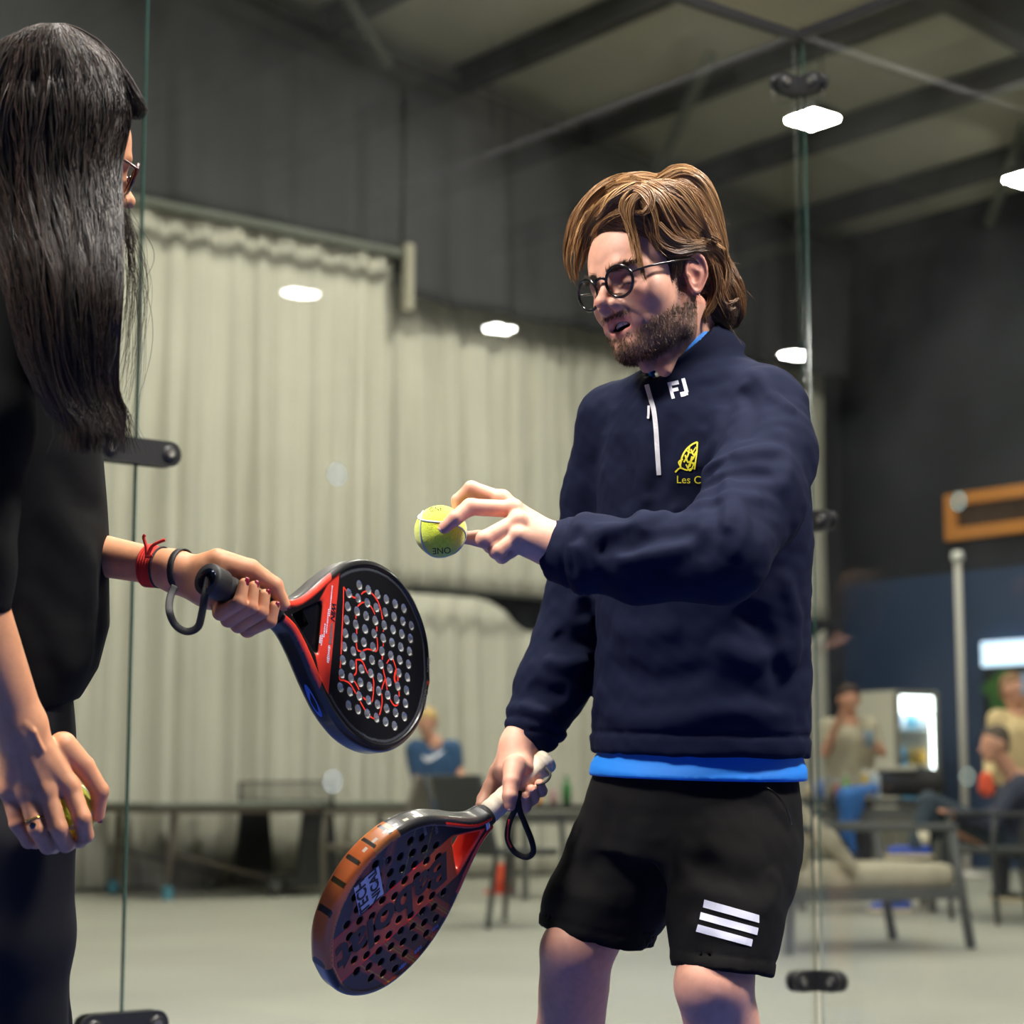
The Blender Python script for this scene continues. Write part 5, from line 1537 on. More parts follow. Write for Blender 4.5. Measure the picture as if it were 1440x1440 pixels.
def whand_l(p):
    d = rc(p, WF0, WF1, .031, .0225)
    palm = rc(p, WF1, HP(.035, 180, .040), .0225, .022)
    palm = smin(palm, rc(p, HP(.035, -165, .040), HP(.098, -172, .036), .022, .019), .015)
    palm = smin(palm, rc(p, HP(.030, 150, .038), HP(.100, 150, .036), .018, .016), .015)
    palm = smin(palm, rc(p, WF1 + A3(.01, -.01, 0), HP(.045, 150, .040), .021, .018), .015)
    d = smin(d, palm, .016)
    for P_, R_ in GF: d = smin(d, chain(p, P_, R_, .003), .0035)
    return d
BALL2 = C(99, 1140, 2.455)
WW = C(28, 1016, 2.40)
MC = [C(98, 1106, 2.412), C(67, 1114, 2.402), C(38, 1115, 2.402), C(13, 1111, 2.408)]
RF = [([MC[0], C(115, 1150, 2.402), C(120, 1174, 2.418), C(112, 1184, 2.446)], [.0120, .0108, .0098, .0078]),
      ([MC[1], C(82, 1164, 2.392), C(92, 1187, 2.408), C(97, 1188, 2.440)], [.0120, .0108, .0098, .0078]),
      ([MC[2], C(52, 1165, 2.392), C(67, 1190, 2.406), C(77, 1192, 2.440)], [.0116, .0102, .0094, .0076]),
      ([MC[3], C(24, 1158, 2.404), C(40, 1183, 2.414), C(52, 1186, 2.442)], [.0106, .0092, .0084, .0070]),
      ([C(88, 1050, 2.425), C(118, 1078, 2.432), C(140, 1112, 2.438), C(138, 1147, 2.446)], [.0180, .0130, .0110, .0078])]
def whand_r(p):
    d = rc(p, C(-35, 860, 2.36), WW, .040, .0285)
    palm = None
    for m in MC:
        e = rc(p, WW + (m - WW) * .1, m, .0215, .0125); palm = e if palm is None else smin(palm, e, .012)
    d = smin(d, palm, .018)
    for m in MC: d = smin(d, sph(p, m + A3(0, .002, .004), .0100), .008)
    for P_, R_ in RF: d = smin(d, chain(p, P_, R_, .003), .0045)
    for i, m in enumerate(MC):          # tendons and veins on the back of the hand
        d = smin(d, rc(p, WW + (m - WW) * .25 + A3(0, 0, .017), m + A3(0, 0, .008), .0030, .0030), .006)
    d = smin(d, chain(p, [C(12, 1030, 2.375), C(35, 1018, 2.374), C(48, 1030, 2.376), C(60, 1055, 2.385)], [.002] * 4), .005)
    return d
def wbody(p):
    d = rc(p, C(5, 520, 2.62), C(0, 980, 2.62), .09, .09)
    d = smin(d, rc(p, C(5, 520, 2.62), WNB, .07, .05), .05)
    d = smin(d, rc(p, C(-30, 440, 2.46), C(-48, 790, 2.36), .038, .038), .04)
    d = smin(d, rc(p, C(-48, 790, 2.36), C(-35, 860, 2.36), .038, .040), .03)
    d = smin(d, rc(p, C(25, 450, 2.76), C(0, 740, 2.72), .038, .036), .04)
    return smin(d, rc(p, C(0, 740, 2.72), WF0, .036, .031), .03)
_p = []
V1, F1 = mesh_sdf(whead, WO - .16, WO + .16, .0026)
q = wl(V1); X = np.abs(q[:, 0]); c1 = np.tile(WSKIN, (len(V1), 1))
lp_ = ((X < .025) & (q[:, 1] > .067) & (np.abs(q[:, 2] + .066) < .013)); c1[lp_] = np.array(s2l(170, 84, 84)); _p.append((V1, F1, c1))
V1, F1 = mesh_sdf(whand_l, np.minimum(WF0 - .05, HP(.06, 90, .0) - .07), np.maximum(WF0, HP(.06, 0, 0)) + .08, .0019)
def wcols(V, pts, r=.012):
    c = np.tile(WSKIN, (len(V), 1)); f = np.zeros(len(V))
    for t in pts: f = np.maximum(f, .5 * np.exp(-(ln(V - t) / r) ** 2))
    return c * (1 - f[:, None]) + WSK_R * f[:, None]
_p.append((V1, F1, wcols(V1, [P_[1] for P_, _ in GF] + [P_[2] for P_, _ in GF])))
V1, F1 = mesh_sdf(whand_r, C(-60, 1215, 2.50), C(165, 840, 2.26), .0021)
_p.append((V1, F1, wcols(V1, MC + [P_[1] for P_, _ in RF] + [P_[2] for P_, _ in RF])))
V1, F1 = mesh_sdf(wbody, C(-130, 1010, 2.90), C(120, 380, 2.28), .014); _p.append((V1, F1, np.tile(WSKIN, (len(V1), 1))))
Vb, Fb, Cb = join(_p)
wb_ = cam_obj('body', Vb, Fb, M_SKIN, woman, True, Cb)
def nail(tip, prev, nrm, par=wb_, L=.0062, wd=.0046, m=M_NAIL):
    """painted finger nail: a flattened shell on the back of a fingertip"""
    t = tip - prev; t /= np.linalg.norm(t); n = nrm - t * (nrm @ t); n /= np.linalg.norm(n); s = np.cross(t, n)
    V, Fc = [], []
    for i in range(7):
        for j in range(7):
            a = (i / 6 - .25) * 1.0; b = (j / 6 - .5) * 2
            V.append(tip + t * (a * L * 1.6) + s * (b * wd * (1 - .35 * max(0, a) ** 2)) + n * (.0072 - .0030 * b * b - .0012 * a * a))
    Fc = [(i * 7 + j, i * 7 + j + 1, (i + 1) * 7 + j + 1, (i + 1) * 7 + j) for i in range(6) for j in range(6)]
    o = mesh_obj('nail', cw(np.array(V)), Fc, m, par, True, world=True)
    so = o.modifiers.new('thickness', 'SOLIDIFY'); so.thickness = .0006
for P_, R_ in GF: nail(P_[3], P_[2], P_[3] - (B0 + ha * ((P_[3] - B0) @ ha)))
nail(RF[4][0][3], RF[4][0][2], A3(.8, .1, .5))
M_NAILP = mat('bare_nail', s2l(226, 176, 160), .3, coat=.3)
for t_, p_, n_ in ((C(625, 742, 2.579), C(641, 728, 2.577), A3(-.35, .35, 1)), (C(717, 1133, 2.828), C(717, 1120, 2.830), A3(0, 0, 1)), (C(747, 1111, 2.854), C(749, 1122, 2.868), A3(.2, .2, 1)), (C(738, 1122, 2.850), C(738, 1133, 2.862), A3(.2, .2, 1))):
    nail(t_, p_, n_, man_body, .0058, .0050, M_NAILP)
# ring on the finger, bracelet, hair tie
def torus_on(c, axis, R, r, m, name, par, squash=1.0, up=None):
    axis = axis / np.linalg.norm(axis); a = np.cross(axis, A3(.2, .3, 1)); a /= np.linalg.norm(a); b = np.cross(axis, a)
    pts = [c + R * (math.cos(t) * a + math.sin(t) * b * squash) for t in np.linspace(0, 2 * PI, 41)]
    m_ = MB().tube(pts, r, 8, cap=False); return mesh_obj(name, cw(np.array(m_.v)), m_.f, m, par, True, world=True)
c_ = RF[2][0][0] * .25 + RF[2][0][1] * .75
torus_on(c_, RF[2][0][1] - RF[2][0][0], .0108, .0014, M_GOLD, 'finger_ring', woman)
gm = MB().lathe([(0, 0), (.0038, 0), (.0046, .002), (.0025, .004), (0, .0042)], c_ + A3(.001, -.006, .0095), 10, (A3(1, 0, 0), A3(0, 1, 0), A3(0, 0, 1)))
mesh_obj('ring_stone', cw(np.array(gm.v)), gm.f, M_GEM, woman, False, world=True)
fa = (WF1 - WF0) / np.linalg.norm(WF1 - WF0)
def fore(px): return WF0 + (WF1 - WF0) * ((px - 60) / (243 - 60))
br = empty('bracelet', (0, 0, 0)); br.parent = woman; br.location = Vector(cw(fore(216))) - woman.location; br['label'] = 'red cord bracelet tied in a bow'
for k in range(5): torus_on(fore(210 + 3.2 * k) + A3(0, -.001, 0), fa + A3(.14, .05, 0), .0262 - .0004 * k, .0018, M_REDC, 'cord_loop', br)
for pts in ([(206, 780), (205, 768), (202, 756), (204, 752)], [(208, 780), (214, 768), (224, 762), (232, 759)], [(204, 782), (210, 783), (214, 781)]):
    m_ = MB().tube(spline(np.array([C(x, y, 2.538) for x, y in pts]), 14), .0022, 7); mesh_obj('cord_end', cw(np.array(m_.v)), m_.f, M_REDC, br, True, world=True)
torus_on(fore(227), fa + A3(.14, .05, 0), .0256, .0016, M_STRAP, 'hair_tie', woman)
# strap of the racket, looped around the wrist
wc_ = C(256, 803, 2.562); wax = fa + A3(.36, .18, .1); wax /= np.linalg.norm(wax)
a_ = np.cross(wax, A3(.2, .3, 1)); a_ /= np.linalg.norm(a_); b_ = np.cross(wax, a_)
pts = [wc_ + .0285 * (math.cos(t) * a_ + math.sin(t) * b_) for t in np.linspace(0, 2 * PI, 41)]
V_ = [p + wax * s for s in (-.0042, .0042) for p in pts]; n_ = len(pts)
o = mesh_obj('strap_band', cw(np.array(V_)), [(i, i + 1, n_ + i + 1, n_ + i) for i in range(n_ - 1)], M_STRAP, st1, True, world=True)
o.modifiers.new('thickness', 'SOLIDIFY').thickness = .0018
tv, tf = text_mesh('Black', 8.0)
# ---- black top and leggings
_ws = [(455, 20, 2.62, .070, .12), (520, 15, 2.62, .105, .155), (640, 12, 2.62, .121, .160), (760, 14, 2.62, .126, .155), (880, 12, 2.62, .128, .150), (940, 4, 2.62, .121, .145), (985, -8, 2.62, .108, .138)]
WX = A3(.97, 0, -.24); WZ = A3(.24, 0, .97)
SLV = ([C(-16, 420, 2.48), C(-26, 600, 2.41), C(-46, 800, 2.355), C(-46, 862, 2.355)], [.062, .060, .052, .050])
SLV2 = ([C(35, 440, 2.76), C(20, 600, 2.74), C(0, 700, 2.72)], [.058, .055, .052])
def tee_base(p):
    d = loft(p, [C(0, s[0], s[2])[1] for s in _ws], [C(s[1], s[0], s[2]) for s in _ws], WX, WZ, [s[3] for s in _ws], [s[4] for s in _ws])
    sl = smax(chain(p, *SLV, k=.02), (p - SLV[0][-1]) @ A3(0, -1, 0), .005)
    d = smin(d, sl, .02)
    d = smin(d, smax(chain(p, *SLV2, k=.02), (p - SLV2[0][-1]) @ A3(0, -1, 0), .005), .02)
    hem = (p - C(110, 985, 2.62)) @ A3(.30, -.95, 0)
    return smax(d, hem, .006)
TF_ = [(np.array(surf(tee_base, spline(np.array(pl, float), 8))), wd, ht) for pl, wd, ht in [([(60, 700), (100, 760), (140, 800)], .02, .006), ([(40, 800), (90, 860), (145, 880)], .02, -.005), ([(70, 640), (110, 700), (150, 720)], .018, -.005), ([(120, 780), (130, 860), (115, 940)], .016, .006), ([(50, 900), (90, 930), (130, 930)], .018, .005), ([(30, 840), (60, 900), (80, 960)], .016, -.005)]]
def tee(p):
    d = tee_base(p); near = np.abs(d) < .03
    if near.any():
        q = p[near]; disp = .0016 * vnoise(q, 9, 25)
        for s, wd, ht in TF_:
            if len(s) < 3: continue
            e, t = seg_dist(q, s); disp += ht * np.exp(-(e / wd) ** 2) * np.clip(5 * t * (1 - t), 0, 1)
        d = d.copy(); d[near] -= disp
    bore = np.maximum(chain(p, SLV[0][-2:], [.045, .043]), np.abs((p - SLV[0][-1]) @ A3(0, 1, 0)) - .03)
    return smax(d, -bore, .003)
V1, F1 = mesh_sdf(tee, A3(-.84, -.29, -2.88), A3(-.42, .31, -2.27), .006)
cam_obj('top', V1, F1, M_TEE, woman, True)['label'] = 'loose black short-sleeved top'
WK = [floor_pt(26, 1500, 2.56, .46), floor_pt(30, 1480, 2.70, .48)]; WA = [floor_pt(-40, 1900, 2.62, .08), floor_pt(0, 1850, 2.78, .08)]
def leggings(p):
    d = loft(p, [C(0, 1180, 2.62)[1], C(0, 1060, 2.62)[1], C(0, 950, 2.62)[1]], [C(0, 1180, 2.62), C(-4, 1060, 2.62), C(-6, 950, 2.62)], WX, WZ, [.098, .100, .096], [.135, .140, .130])
    for k_, h_ in zip(range(2), (C(14, 1180, 2.55), C(14, 1180, 2.69))):
        l = chain(p, [h_, C(18, 1320, 2.55 if k_ == 0 else 2.68), WK[k_], WA[k_]], [.082, .074, .060, .038], .02); d = smin(d, l, .02)
    return d - .0016 * vnoise(p, 7, 33)
V1, F1 = mesh_sdf(leggings, np.minimum(WA[0], WA[1]) - .12, C(140, 930, 2.4) + A3(.03, .0, .1), .011)
cam_obj('leggings', V1, F1, M_LEG, woman, True)
wft = CR.T @ np.array([.9, .35, 0]); wft /= np.linalg.norm(wft)
for a in WA:
    fn = lambda p, a=a: smax(smin(chain(p, [a - UPC * .04 - wft * .04, a - UPC * .045 + wft * .06, a - UPC * .05 + wft * .16], [.036, .040, .032], .02), rc(p, a - UPC * .02, a + UPC * .02, .040, .038), .03), -((p - a) @ UPC + .078), .004)
    V1, F1 = mesh_sdf(fn, a - .25, a + .25, .009); cam_obj('shoe', V1, F1, M_SHOE, woman, True)
# ---- glasses
wg = empty('glasses', (0, 0, 0)); wg.parent = woman; wg.location = Vector(cw(WO)) - woman.location; wg['label'] = 'dark red spectacle frame'
def wbuild(mb, name, m, sm=True): return mesh_obj(name, cw(whc(np.array(mb.v))), mb.f, m, wg, sm, world=True)
for s in (1, -1):
    c_ = A3(.034 * s, .1035, -.006); nx = A3(s * .16, .98, -.12); nx /= np.linalg.norm(nx); e1 = np.cross(nx, A3(0, 0, 1)); e1 /= np.linalg.norm(e1); e2 = np.cross(e1, nx)
    ring = [c_ + (.026 * abs(math.cos(a)) ** .8 * np.sign(math.cos(a)) * e1 + .020 * abs(math.sin(a)) ** .8 * np.sign(math.sin(a)) * e2) for a in np.linspace(0, 2 * PI, 41)]
    wbuild(MB().tube(ring, .0026, 8, cap=False, up=nx), 'rim', M_TORT)
    hinge = c_ + .026 * e1 * (1 if e1[0] * s > 0 else -1) + e2 * .008
    wbuild(MB().tube(spline(np.array([hinge, A3(s * .070, .070, .006), A3(s * .079, .02, .012), A3(s * .080, -.01, .014), A3(s * .076, -.034, -.010)]), 20), .0026, 8, flat=.6), 'temple', M_TORT)
wbuild(MB().tube(spline(np.array([A3(-.010, .106, .002), A3(0, .1095, .006), A3(.010, .106, .002)]), 10), .0024, 8), 'bridge', M_TORT)
# ---- hair
YY = [30, 40, 55, 80, 110, 140, 156, 170, 190, 230, 290, 400, 500, 550, 580, 600]
XR = [84, 112, 136, 160, 176, 184, 185, 184, 180, 174, 176, 174, 165, 150, 128, 112]
XO = [84, 114, 140, 168, 190, 208, 214, 205, 186, 176, 178, 178, 172, 170, 178, 172]
XL = [66, 30, 0, -25, -42, -52, -54, -54, -52, -46, -34, -2, 22, 44, 66, 96]
HYc = [C(0, y, 2.40)[1] for y in YY]
def whairvol(p):
    cx = [(a + b) / 2 for a, b in zip(XR, XL)]; hw = [max(.004, (a - b) / 2 / FPX * 2.40 - .004) for a, b in zip(XR, XL)]
    dz = [.01, .055, .080, .100, .112, .118, .118, .117, .114, .105, .088, .062, .046, .036, .022, .006]
    cz = [2.43, 2.43, 2.43, 2.43, 2.43, 2.43, 2.43, 2.43, 2.425, 2.42, 2.40, 2.345, 2.325, 2.32, 2.32, 2.32]
    d = loft(p, HYc, [C(x, y, z) for x, y, z in zip(cx, YY, cz)], A3(1, 0, 0), A3(0, 0, 1), hw, dz)
    fc = ell(p, C(196, 222, 2.46), (.030, .050, .10))                       # the face looks out here
    return smax(d, -fc, .008) - .0012 * vnoise(p * A3(1, .12, 1), 30, 44)
V1, F1 = mesh_sdf(whairvol, C(-90, 660, 2.62), C(230, 10, 2.22), .0048)
WH0, WH1 = np.array(s2l(12, 10, 9)), np.array(s2l(72, 56, 46))
whp = [(V1, F1, np.tile(WH0, (len(V1), 1)))]
r_ = np.random.default_rng(77)
def march_many(fn, px, py, d0, d1, n=60):
    v = np.stack([(px - 720) / FPX, (720 - py) / FPX, -np.ones_like(px)], 1); d = np.full(len(px), d0)
    for _ in range(n):
        s = fn(v * d[:, None]); d = np.minimum(d + s * .7, d1)
    return d
n_, K = 4000, 25
s_ = r_.random(n_); s_ = np.where(r_.random(n_) < .25, 1 - .12 * r_.random(n_), s_)
y0 = 33 + 60 * r_.random(n_) ** 2; y1 = 500 + 140 * r_.random(n_) ** .7
bang = (s_ > .86) & (r_.random(n_) < .45); y1 = np.where(bang, 148 + 22 * r_.random(n_), y1)
t = np.linspace(0, 1, K)
ypx = y0[:, None] + (y1 - y0)[:, None] * t[None] ** .9
xr, xl = np.where(bang[:, None], np.interp(ypx, YY, XO), np.interp(ypx, YY, np.minimum(XO, np.array(XR) + 6 + np.interp(YY, [500, 600], [0, 56])))), np.interp(ypx, YY, XL)
sk = np.clip(s_[:, None] + .030 * np.sin(ypx / 70 + 6.28 * r_.random((n_, 1))) + .018 * np.sin(ypx / 23 + s_[:, None] * 90) + .010 * np.sin(ypx / 14 + 6.28 * r_.random((n_, 1))), 0.0, 1.0)
xpx = xl + (xr - xl) * (.02 + .96 * sk)
dep = march_many(whairvol, xpx.ravel(), ypx.ravel(), 2.2, 2.43).reshape(xpx.shape)
jl = (ypx <= 545).sum(1) - 1; hold = dep[np.arange(n_), jl][:, None]
dep = np.where(ypx > 545, hold, dep)
dep = np.stack([np.convolve(np.pad(r, 2, 'edge'), np.ones(5) / 5, 'valid') for r in dep]) - .0015 - .008 * r_.random((n_, 1)) * (1 + np.sin(s_[:, None] * 60) * .5)
xpx = xpx + np.clip(ypx - 560, 0, None) * .18 * r_.normal(size=(n_, 1))
S = np.stack([(xpx - 720) / FPX * dep, (720 - ypx) / FPX * dep, -dep], -1)
tone = r_.random(n_)[:, None]
whp.append(strands(S, .00045 + .00035 * r_.random(n_), .3, WH0 + (WH1 - WH0) * tone ** 1.5))
# flyaway strands in front of the glass
n_ = 70; t = np.linspace(0, 1, 22)[None]
xb = 172 + 6 * r_.random((n_, 1)); yb = 270 + 60 * r_.random((n_, 1)); ye = 420 + 190 * r_.random((n_, 1))
bul = (8 + 34 * r_.random((n_, 1)) ** 1.5)
xx = xb + bul * np.sin(t * PI * (.75 + .35 * r_.random((n_, 1)))) + 4 * np.sin(t * 7 + 6 * r_.random((n_, 1))) - 8 * t
yy = yb + (ye - yb) * t; dd = 2.40 + .03 * (r_.random((n_, 1)) - .5) + 0 * t
S = np.stack([(xx - 720) / FPX * dd, (720 - yy) / FPX * dd, -dd], -1)
whp.append(strands(S, .00022 + .00016 * r_.random(n_), .4, WH0 + (WH1 - WH0) * r_.random(n_)[:, None]))
n_ = 40; xx = 200 * r_.random((n_, 1)); yy0 = np.interp(xx, [0, 66, 84, 136, 186, 206], [55, 30, 30, 55, 110, 156]); ang = r_.random((n_, 1)) * 1.2 - .2
S = np.stack([xx + 22 * t[:, :10] * 1.0 * np.cos(ang), yy0 + 4 - 18 * t[:, :10] * 2 * np.sin(ang) + 14 * (2 * t[:, :10]) ** 2, 0 * xx + 2.43 + 0 * t[:, :10]], -1)
S = np.stack([(S[..., 0] - 720) / FPX * S[..., 2], (720 - S[..., 1]) / FPX * S[..., 2], -S[..., 2]], -1)
whp.append(strands(S, .00022, .4, WH0 + (WH1 - WH0) * r_.random(n_)[:, None]))
V_, F_, C_ = join(whp)
cam_obj('hair', V_, F_, M_HAIR, woman, True, C_)['label'] = 'very long straight black hair'
tennis_ball(BALL2, euler(.4, .6, 1.1), 'yellow tennis ball half hidden in the woman\'s lowered hand')
# ================================================================== people and furniture in the hall (world space)
M_PSKIN = mat('far_skin', s2l(206, 150, 122), .55, sss=.05)
def cloth(n, c, r=.8): return mat(n, c, r, noise=.10, nscale=14, bump=.1, bscale=200)
def dist_of(px, py): return -wc(on_z(px, py))[2]
def seat_sdf(prims, k=.03):
    def fn(p):
        d = None
        for q in prims:
            e = rc(p, q[0], q[1], q[2], q[3]) if len(q) == 4 else ell(p, q[0], q[1])
            d = e if d is None else smin(d, e, k)
        return d
    return fn
def blob(name, prims, m, parent, h=.014, k=.03, cut=None, wr=.004):
    base = seat_sdf(prims, k)
    fn = (lambda p: base(p) - wr * vnoise(p, 5, 3)) if cut is None else (lambda p: smax(base(p) - wr * vnoise(p, 5, 3), cut(p), .01))
    pts = np.array([q[0] for q in prims] + [q[1] for q in prims if len(q) == 4]); rm = max(max(np.atleast_1d(q[2] if len(q) == 4 else q[1])) for q in prims)
    V, Fq = mesh_sdf(fn, pts.min(0) - rm - .04, pts.max(0) + rm + .04, h)
    return mesh_obj(name, V, Fq, m, parent, True, world=True)
def far_person(base, label, head, face, shoulders, elbows, hands, hip, knees, feet, mats, sleeve=.5, scale=1.0, hairlen=0.0, wid=.17, bulk=.0):
    """a whole figure from joints in world space; mats: skin, hair, top, trousers, shoes"""
    e = empty('person', (base[0], base[1], 0), label=label, cat='person')
    s = scale; f = np.asarray(face, float); f /= np.linalg.norm(f); sd = np.cross(f, Z); sd /= np.linalg.norm(sd); up = np.cross(sd, f)
    hd = np.asarray(head, float); neck = (shoulders[0] + shoulders[1]) / 2 + Z * .02
    pr = [(hd + up * .025 * s - f * .012 * s, hd + up * .02 * s - f * .005 * s, .083 * s, .080 * s), (hd + f * .02 * s, hd - up * .060 * s + f * .045 * s, .064 * s, .046 * s),
          (hd + f * .085 * s - up * .0 * s, hd + f * .105 * s - up * .022 * s, .012 * s, .014 * s), (hd + sd * .076 * s + up * .01, hd + sd * .080 * s - up * .02 * s, .014 * s, .012 * s),
          (hd - sd * .076 * s + up * .01, hd - sd * .080 * s - up * .02 * s, .014 * s, .012 * s), (hd - up * .06 * s - f * .02 * s, neck, .050 * s, .056 * s), (neck, hip, .085 * s, .09 * s)]
    for sh, el, ha in zip(shoulders, elbows, hands):
        pr += [(sh, el, .040 * s, .034 * s), (el, ha, .036 * s, .024 * s)]
        dr = (ha - el) / np.linalg.norm(ha - el); sdv = np.cross(dr, Z); sdv /= np.linalg.norm(sdv) + 1e-9
        for t in (-.03, -.01, .01, .03): pr.append((ha + dr * .02 * s + sdv * t * s * .5, ha + dr * .115 * s + sdv * t * s, .014 * s, .009 * s))
        pr.append((ha, ha + dr * .05 * s + np.cross(dr, sdv) * .04 * s, .014 * s, .010 * s))
    for kn, ft in zip(knees, feet): pr += [(hip, kn, .06 * s, .05 * s), (kn, ft + Z * .08, .045 * s, .035 * s)]
    blob('body', pr, mats[0], e, .012, .018, wr=0)
    hp_ = [(hd + up * .045 * s - f * .022 * s, hd + up * .040 * s - f * .012 * s, .086 * s, .084 * s), (hd - f * .05 * s, hd - f * .055 * s - up * (.02 + hairlen) * s, .060 * s, .055 * s)]
    blob('hair', hp_, mats[1], e, .010, .02, cut=lambda p: (p - (hd + f * .035 * s + up * .055 * s)) @ (f * .8 - up * .6), wr=.008)
    tp = [(shoulders[0], shoulders[1], .068 * s, .068 * s), ((shoulders[0] + shoulders[1]) / 2 - Z * .12 * s, hip + Z * .06 * s, (wid + bulk) * s * .86, (wid + bulk) * s * .84)]
    tp += [(shoulders[0] - Z * .04, hip + (shoulders[0] - shoulders[1]) * .18 + Z * .05, .075 * s, .10 * s), (shoulders[1] - Z * .04, hip + (shoulders[1] - shoulders[0]) * .18 + Z * .05, .075 * s, .10 * s)]
    for sh, el, ha in zip(shoulders, elbows, hands):
        if sleeve <= 1: tp.append((sh, sh + (el - sh) * sleeve, .062 * s, .056 * s))
        else: tp += [(sh, el, .062 * s, .054 * s), (el, ha - (ha - el) * .06, .052 * s, .040 * s)]
    blob('shirt', tp, mats[2], e, .015, .035)
    lg = []
    hw = (shoulders[0] - shoulders[1]); hw[2] = 0; hw /= np.linalg.norm(hw)
    for i, (kn, ft) in enumerate(zip(knees, feet)):
        h0 = hip + hw * (.085 if i == 0 else -.085) * s
        lg += [(h0, kn, .092 * s, .068 * s), (kn, ft + Z * .09, .064 * s, .050 * s)]
    lg.append((hip + hw * .06 * s + Z * .03, hip - hw * .06 * s + Z * .03, .115 * s, .115 * s))
    blob('trousers', lg, mats[3], e, .016, .03)
    for i, ft in enumerate(feet):
        d = (f - Z * f[2]); d /= np.linalg.norm(d) + 1e-9
        dd = d if not isinstance(mats[4], tuple) else mats[4][1 + i]
        mm = mats[4] if not isinstance(mats[4], tuple) else mats[4][0]
        so = blob('shoe', [(ft - dd * .06 * s + Z * .045, ft + dd * .15 * s + Z * .038, .042 * s, .034 * s), (ft - dd * .03 * s + Z * .06, ft - dd * .03 * s + Z * .10, .042 * s, .040 * s)], mm, e, .010, .02, wr=0)
        blob('sole', [(ft - dd * .065 * s + Z * .016, ft + dd * .16 * s + Z * .016, .050 * s, .042 * s)], M_SOLEW, so, .010, .01, cut=lambda p, ft=ft: np.abs(p[:, 2] - ft[2] - .016) - .014, wr=0)
    return e
M_SOLEW = mat('pale_sole', s2l(206, 190, 160), .6)
M_BROWNH = cloth('brown_hair', s2l(60, 42, 32)); M_BLOND = cloth('blond_hair', s2l(206, 172, 110)); M_GREYH = cloth('grey_brown_hair', s2l(84, 72, 62))
M_DARKT = cloth('dark_trousers', s2l(28, 30, 38)); M_JEAN = cloth('dark_jeans', s2l(44, 58, 70))
M_BLKSHOE = cloth('black_shoe', s2l(30, 30, 32)); M_BLUSHOE = cloth('blue_trainer', s2l(50, 78, 170))
V3 = lambda *a: np.array(a, float)

# ---- boy in a blue T-shirt
d = 14.6; J = lambda x, y, dd=0: W(x, y, d + dd)
hipb = J(612, 1140); ft0 = hipb.copy(); ft0[2] = 0
boy = far_person(ft0, 'person with blond hair and a blue T-shirt standing behind the ping pong table', J(600, 1018), V3(.25, -.95, -.45), [J(584, 1052), J(636, 1052, .05)], [J(584, 1088), J(648, 1090)], [J(592, 1116, -.25), J(646, 1116, -.25)], hipb,
    [ft0 + V3(-.09, -.02, .38), ft0 + V3(.09, -.02, .38)], [ft0 + V3(-.10, 0, 0), ft0 + V3(.10, 0, 0)], (M_PSKIN, M_BLOND, cloth('blue_tee', s2l(38, 78, 118)), M_DARKT, M_BLKSHOE), .55, .88, wid=.15)
m_ = MB(); pl = ribbon_px([(594, 1063), (600, 1068), (608, 1066), (618, 1060), (624, 1056)], np.interp(np.linspace(0, 1, 16), [0, .3, 1], [1, 7, 1]), 16)
sw = []
bvs = None
for o_ in boy.children:
    if o_.name.startswith('shirt'):
        me = o_.data; off_ = np.array(boy.location); vv = wc(np.array([v.co[:] for v in me.vertices]) + off_); bvs = bvh_of(vv, [tuple(p_.vertices) for p_ in me.polygons]); so_ = o_
dc = decal(bvs, pl[0], pl[1], 'chest_swoosh', M_WHITE, so_, lift=.006)
# ---- person in a beige T-shirt
d = 15.8; hipb = J(1196, 1128); ft0 = hipb.copy(); ft0[2] = 0
far_person(ft0, 'person in a beige T-shirt raising one hand to the mouth, a cup in the other', J(1194, 985), V3(.05, -.96, -.30), [J(1166, 1022), J(1222, 1022)], [J(1160, 1058, -.1), J(1240, 1058, -.1)], [J(1184, 1004, -.25), J(1226, 1046, -.32)], hipb,
    [ft0 + V3(-.10, -.03, .47), ft0 + V3(.10, -.03, .47)], [ft0 + V3(-.12, 0, 0), ft0 + V3(.12, 0, 0)], (M_PSKIN, M_BROWNH, cloth('beige_tee', s2l(176, 168, 146)), M_DARKT, M_BLKSHOE), .55, 1.0)
cp = J(1222, 1040, -.44); tag(MB().lathe([(0, 0), (.032, 0), (.044, .12), (.040, .125), (.0, .02)], cp - Z * .06, 16).build('cup', mat('grey_blue_cup', s2l(120, 142, 160), .35), None, True), 'grey-blue cup held by the person in the beige T-shirt', 'cup')
# ---- standing man in a cream shirt
d = 14.3; ft0 = on_z(1432, 1268); hipb = J(1432, 1118)
far_person(ft0, 'person in a cream shirt standing behind the seated man, one hand raised', J(1426, 972), V3(.55, -.80, -.10), [J(1404, 1012), J(1462, 1012)], [J(1394, 1062, .0), J(1478, 1050, -.1)], [J(1390, 1095, -.2), J(1446, 985, -.25)], hipb,
    [ft0 + V3(-.10, -.02, .48), ft0 + V3(.12, -.02, .48)], [ft0 + V3(-.11, 0, 0), ft0 + V3(.13, 0, 0)], (M_PSKIN, cloth('fair_hair', s2l(138, 104, 74)), cloth('cream_shirt', s2l(212, 188, 140)), M_DARKT, M_BLKSHOE), 1.5, 1.0, wid=.18)
m_ = MB().box(J(1443, 962, -.30), (.075, .012, .15), None, .006)
tag(m_.build('phone', mat('pale_phone', s2l(150, 170, 200), .3)), 'pale phone in the raised hand of the person in cream', 'phone')
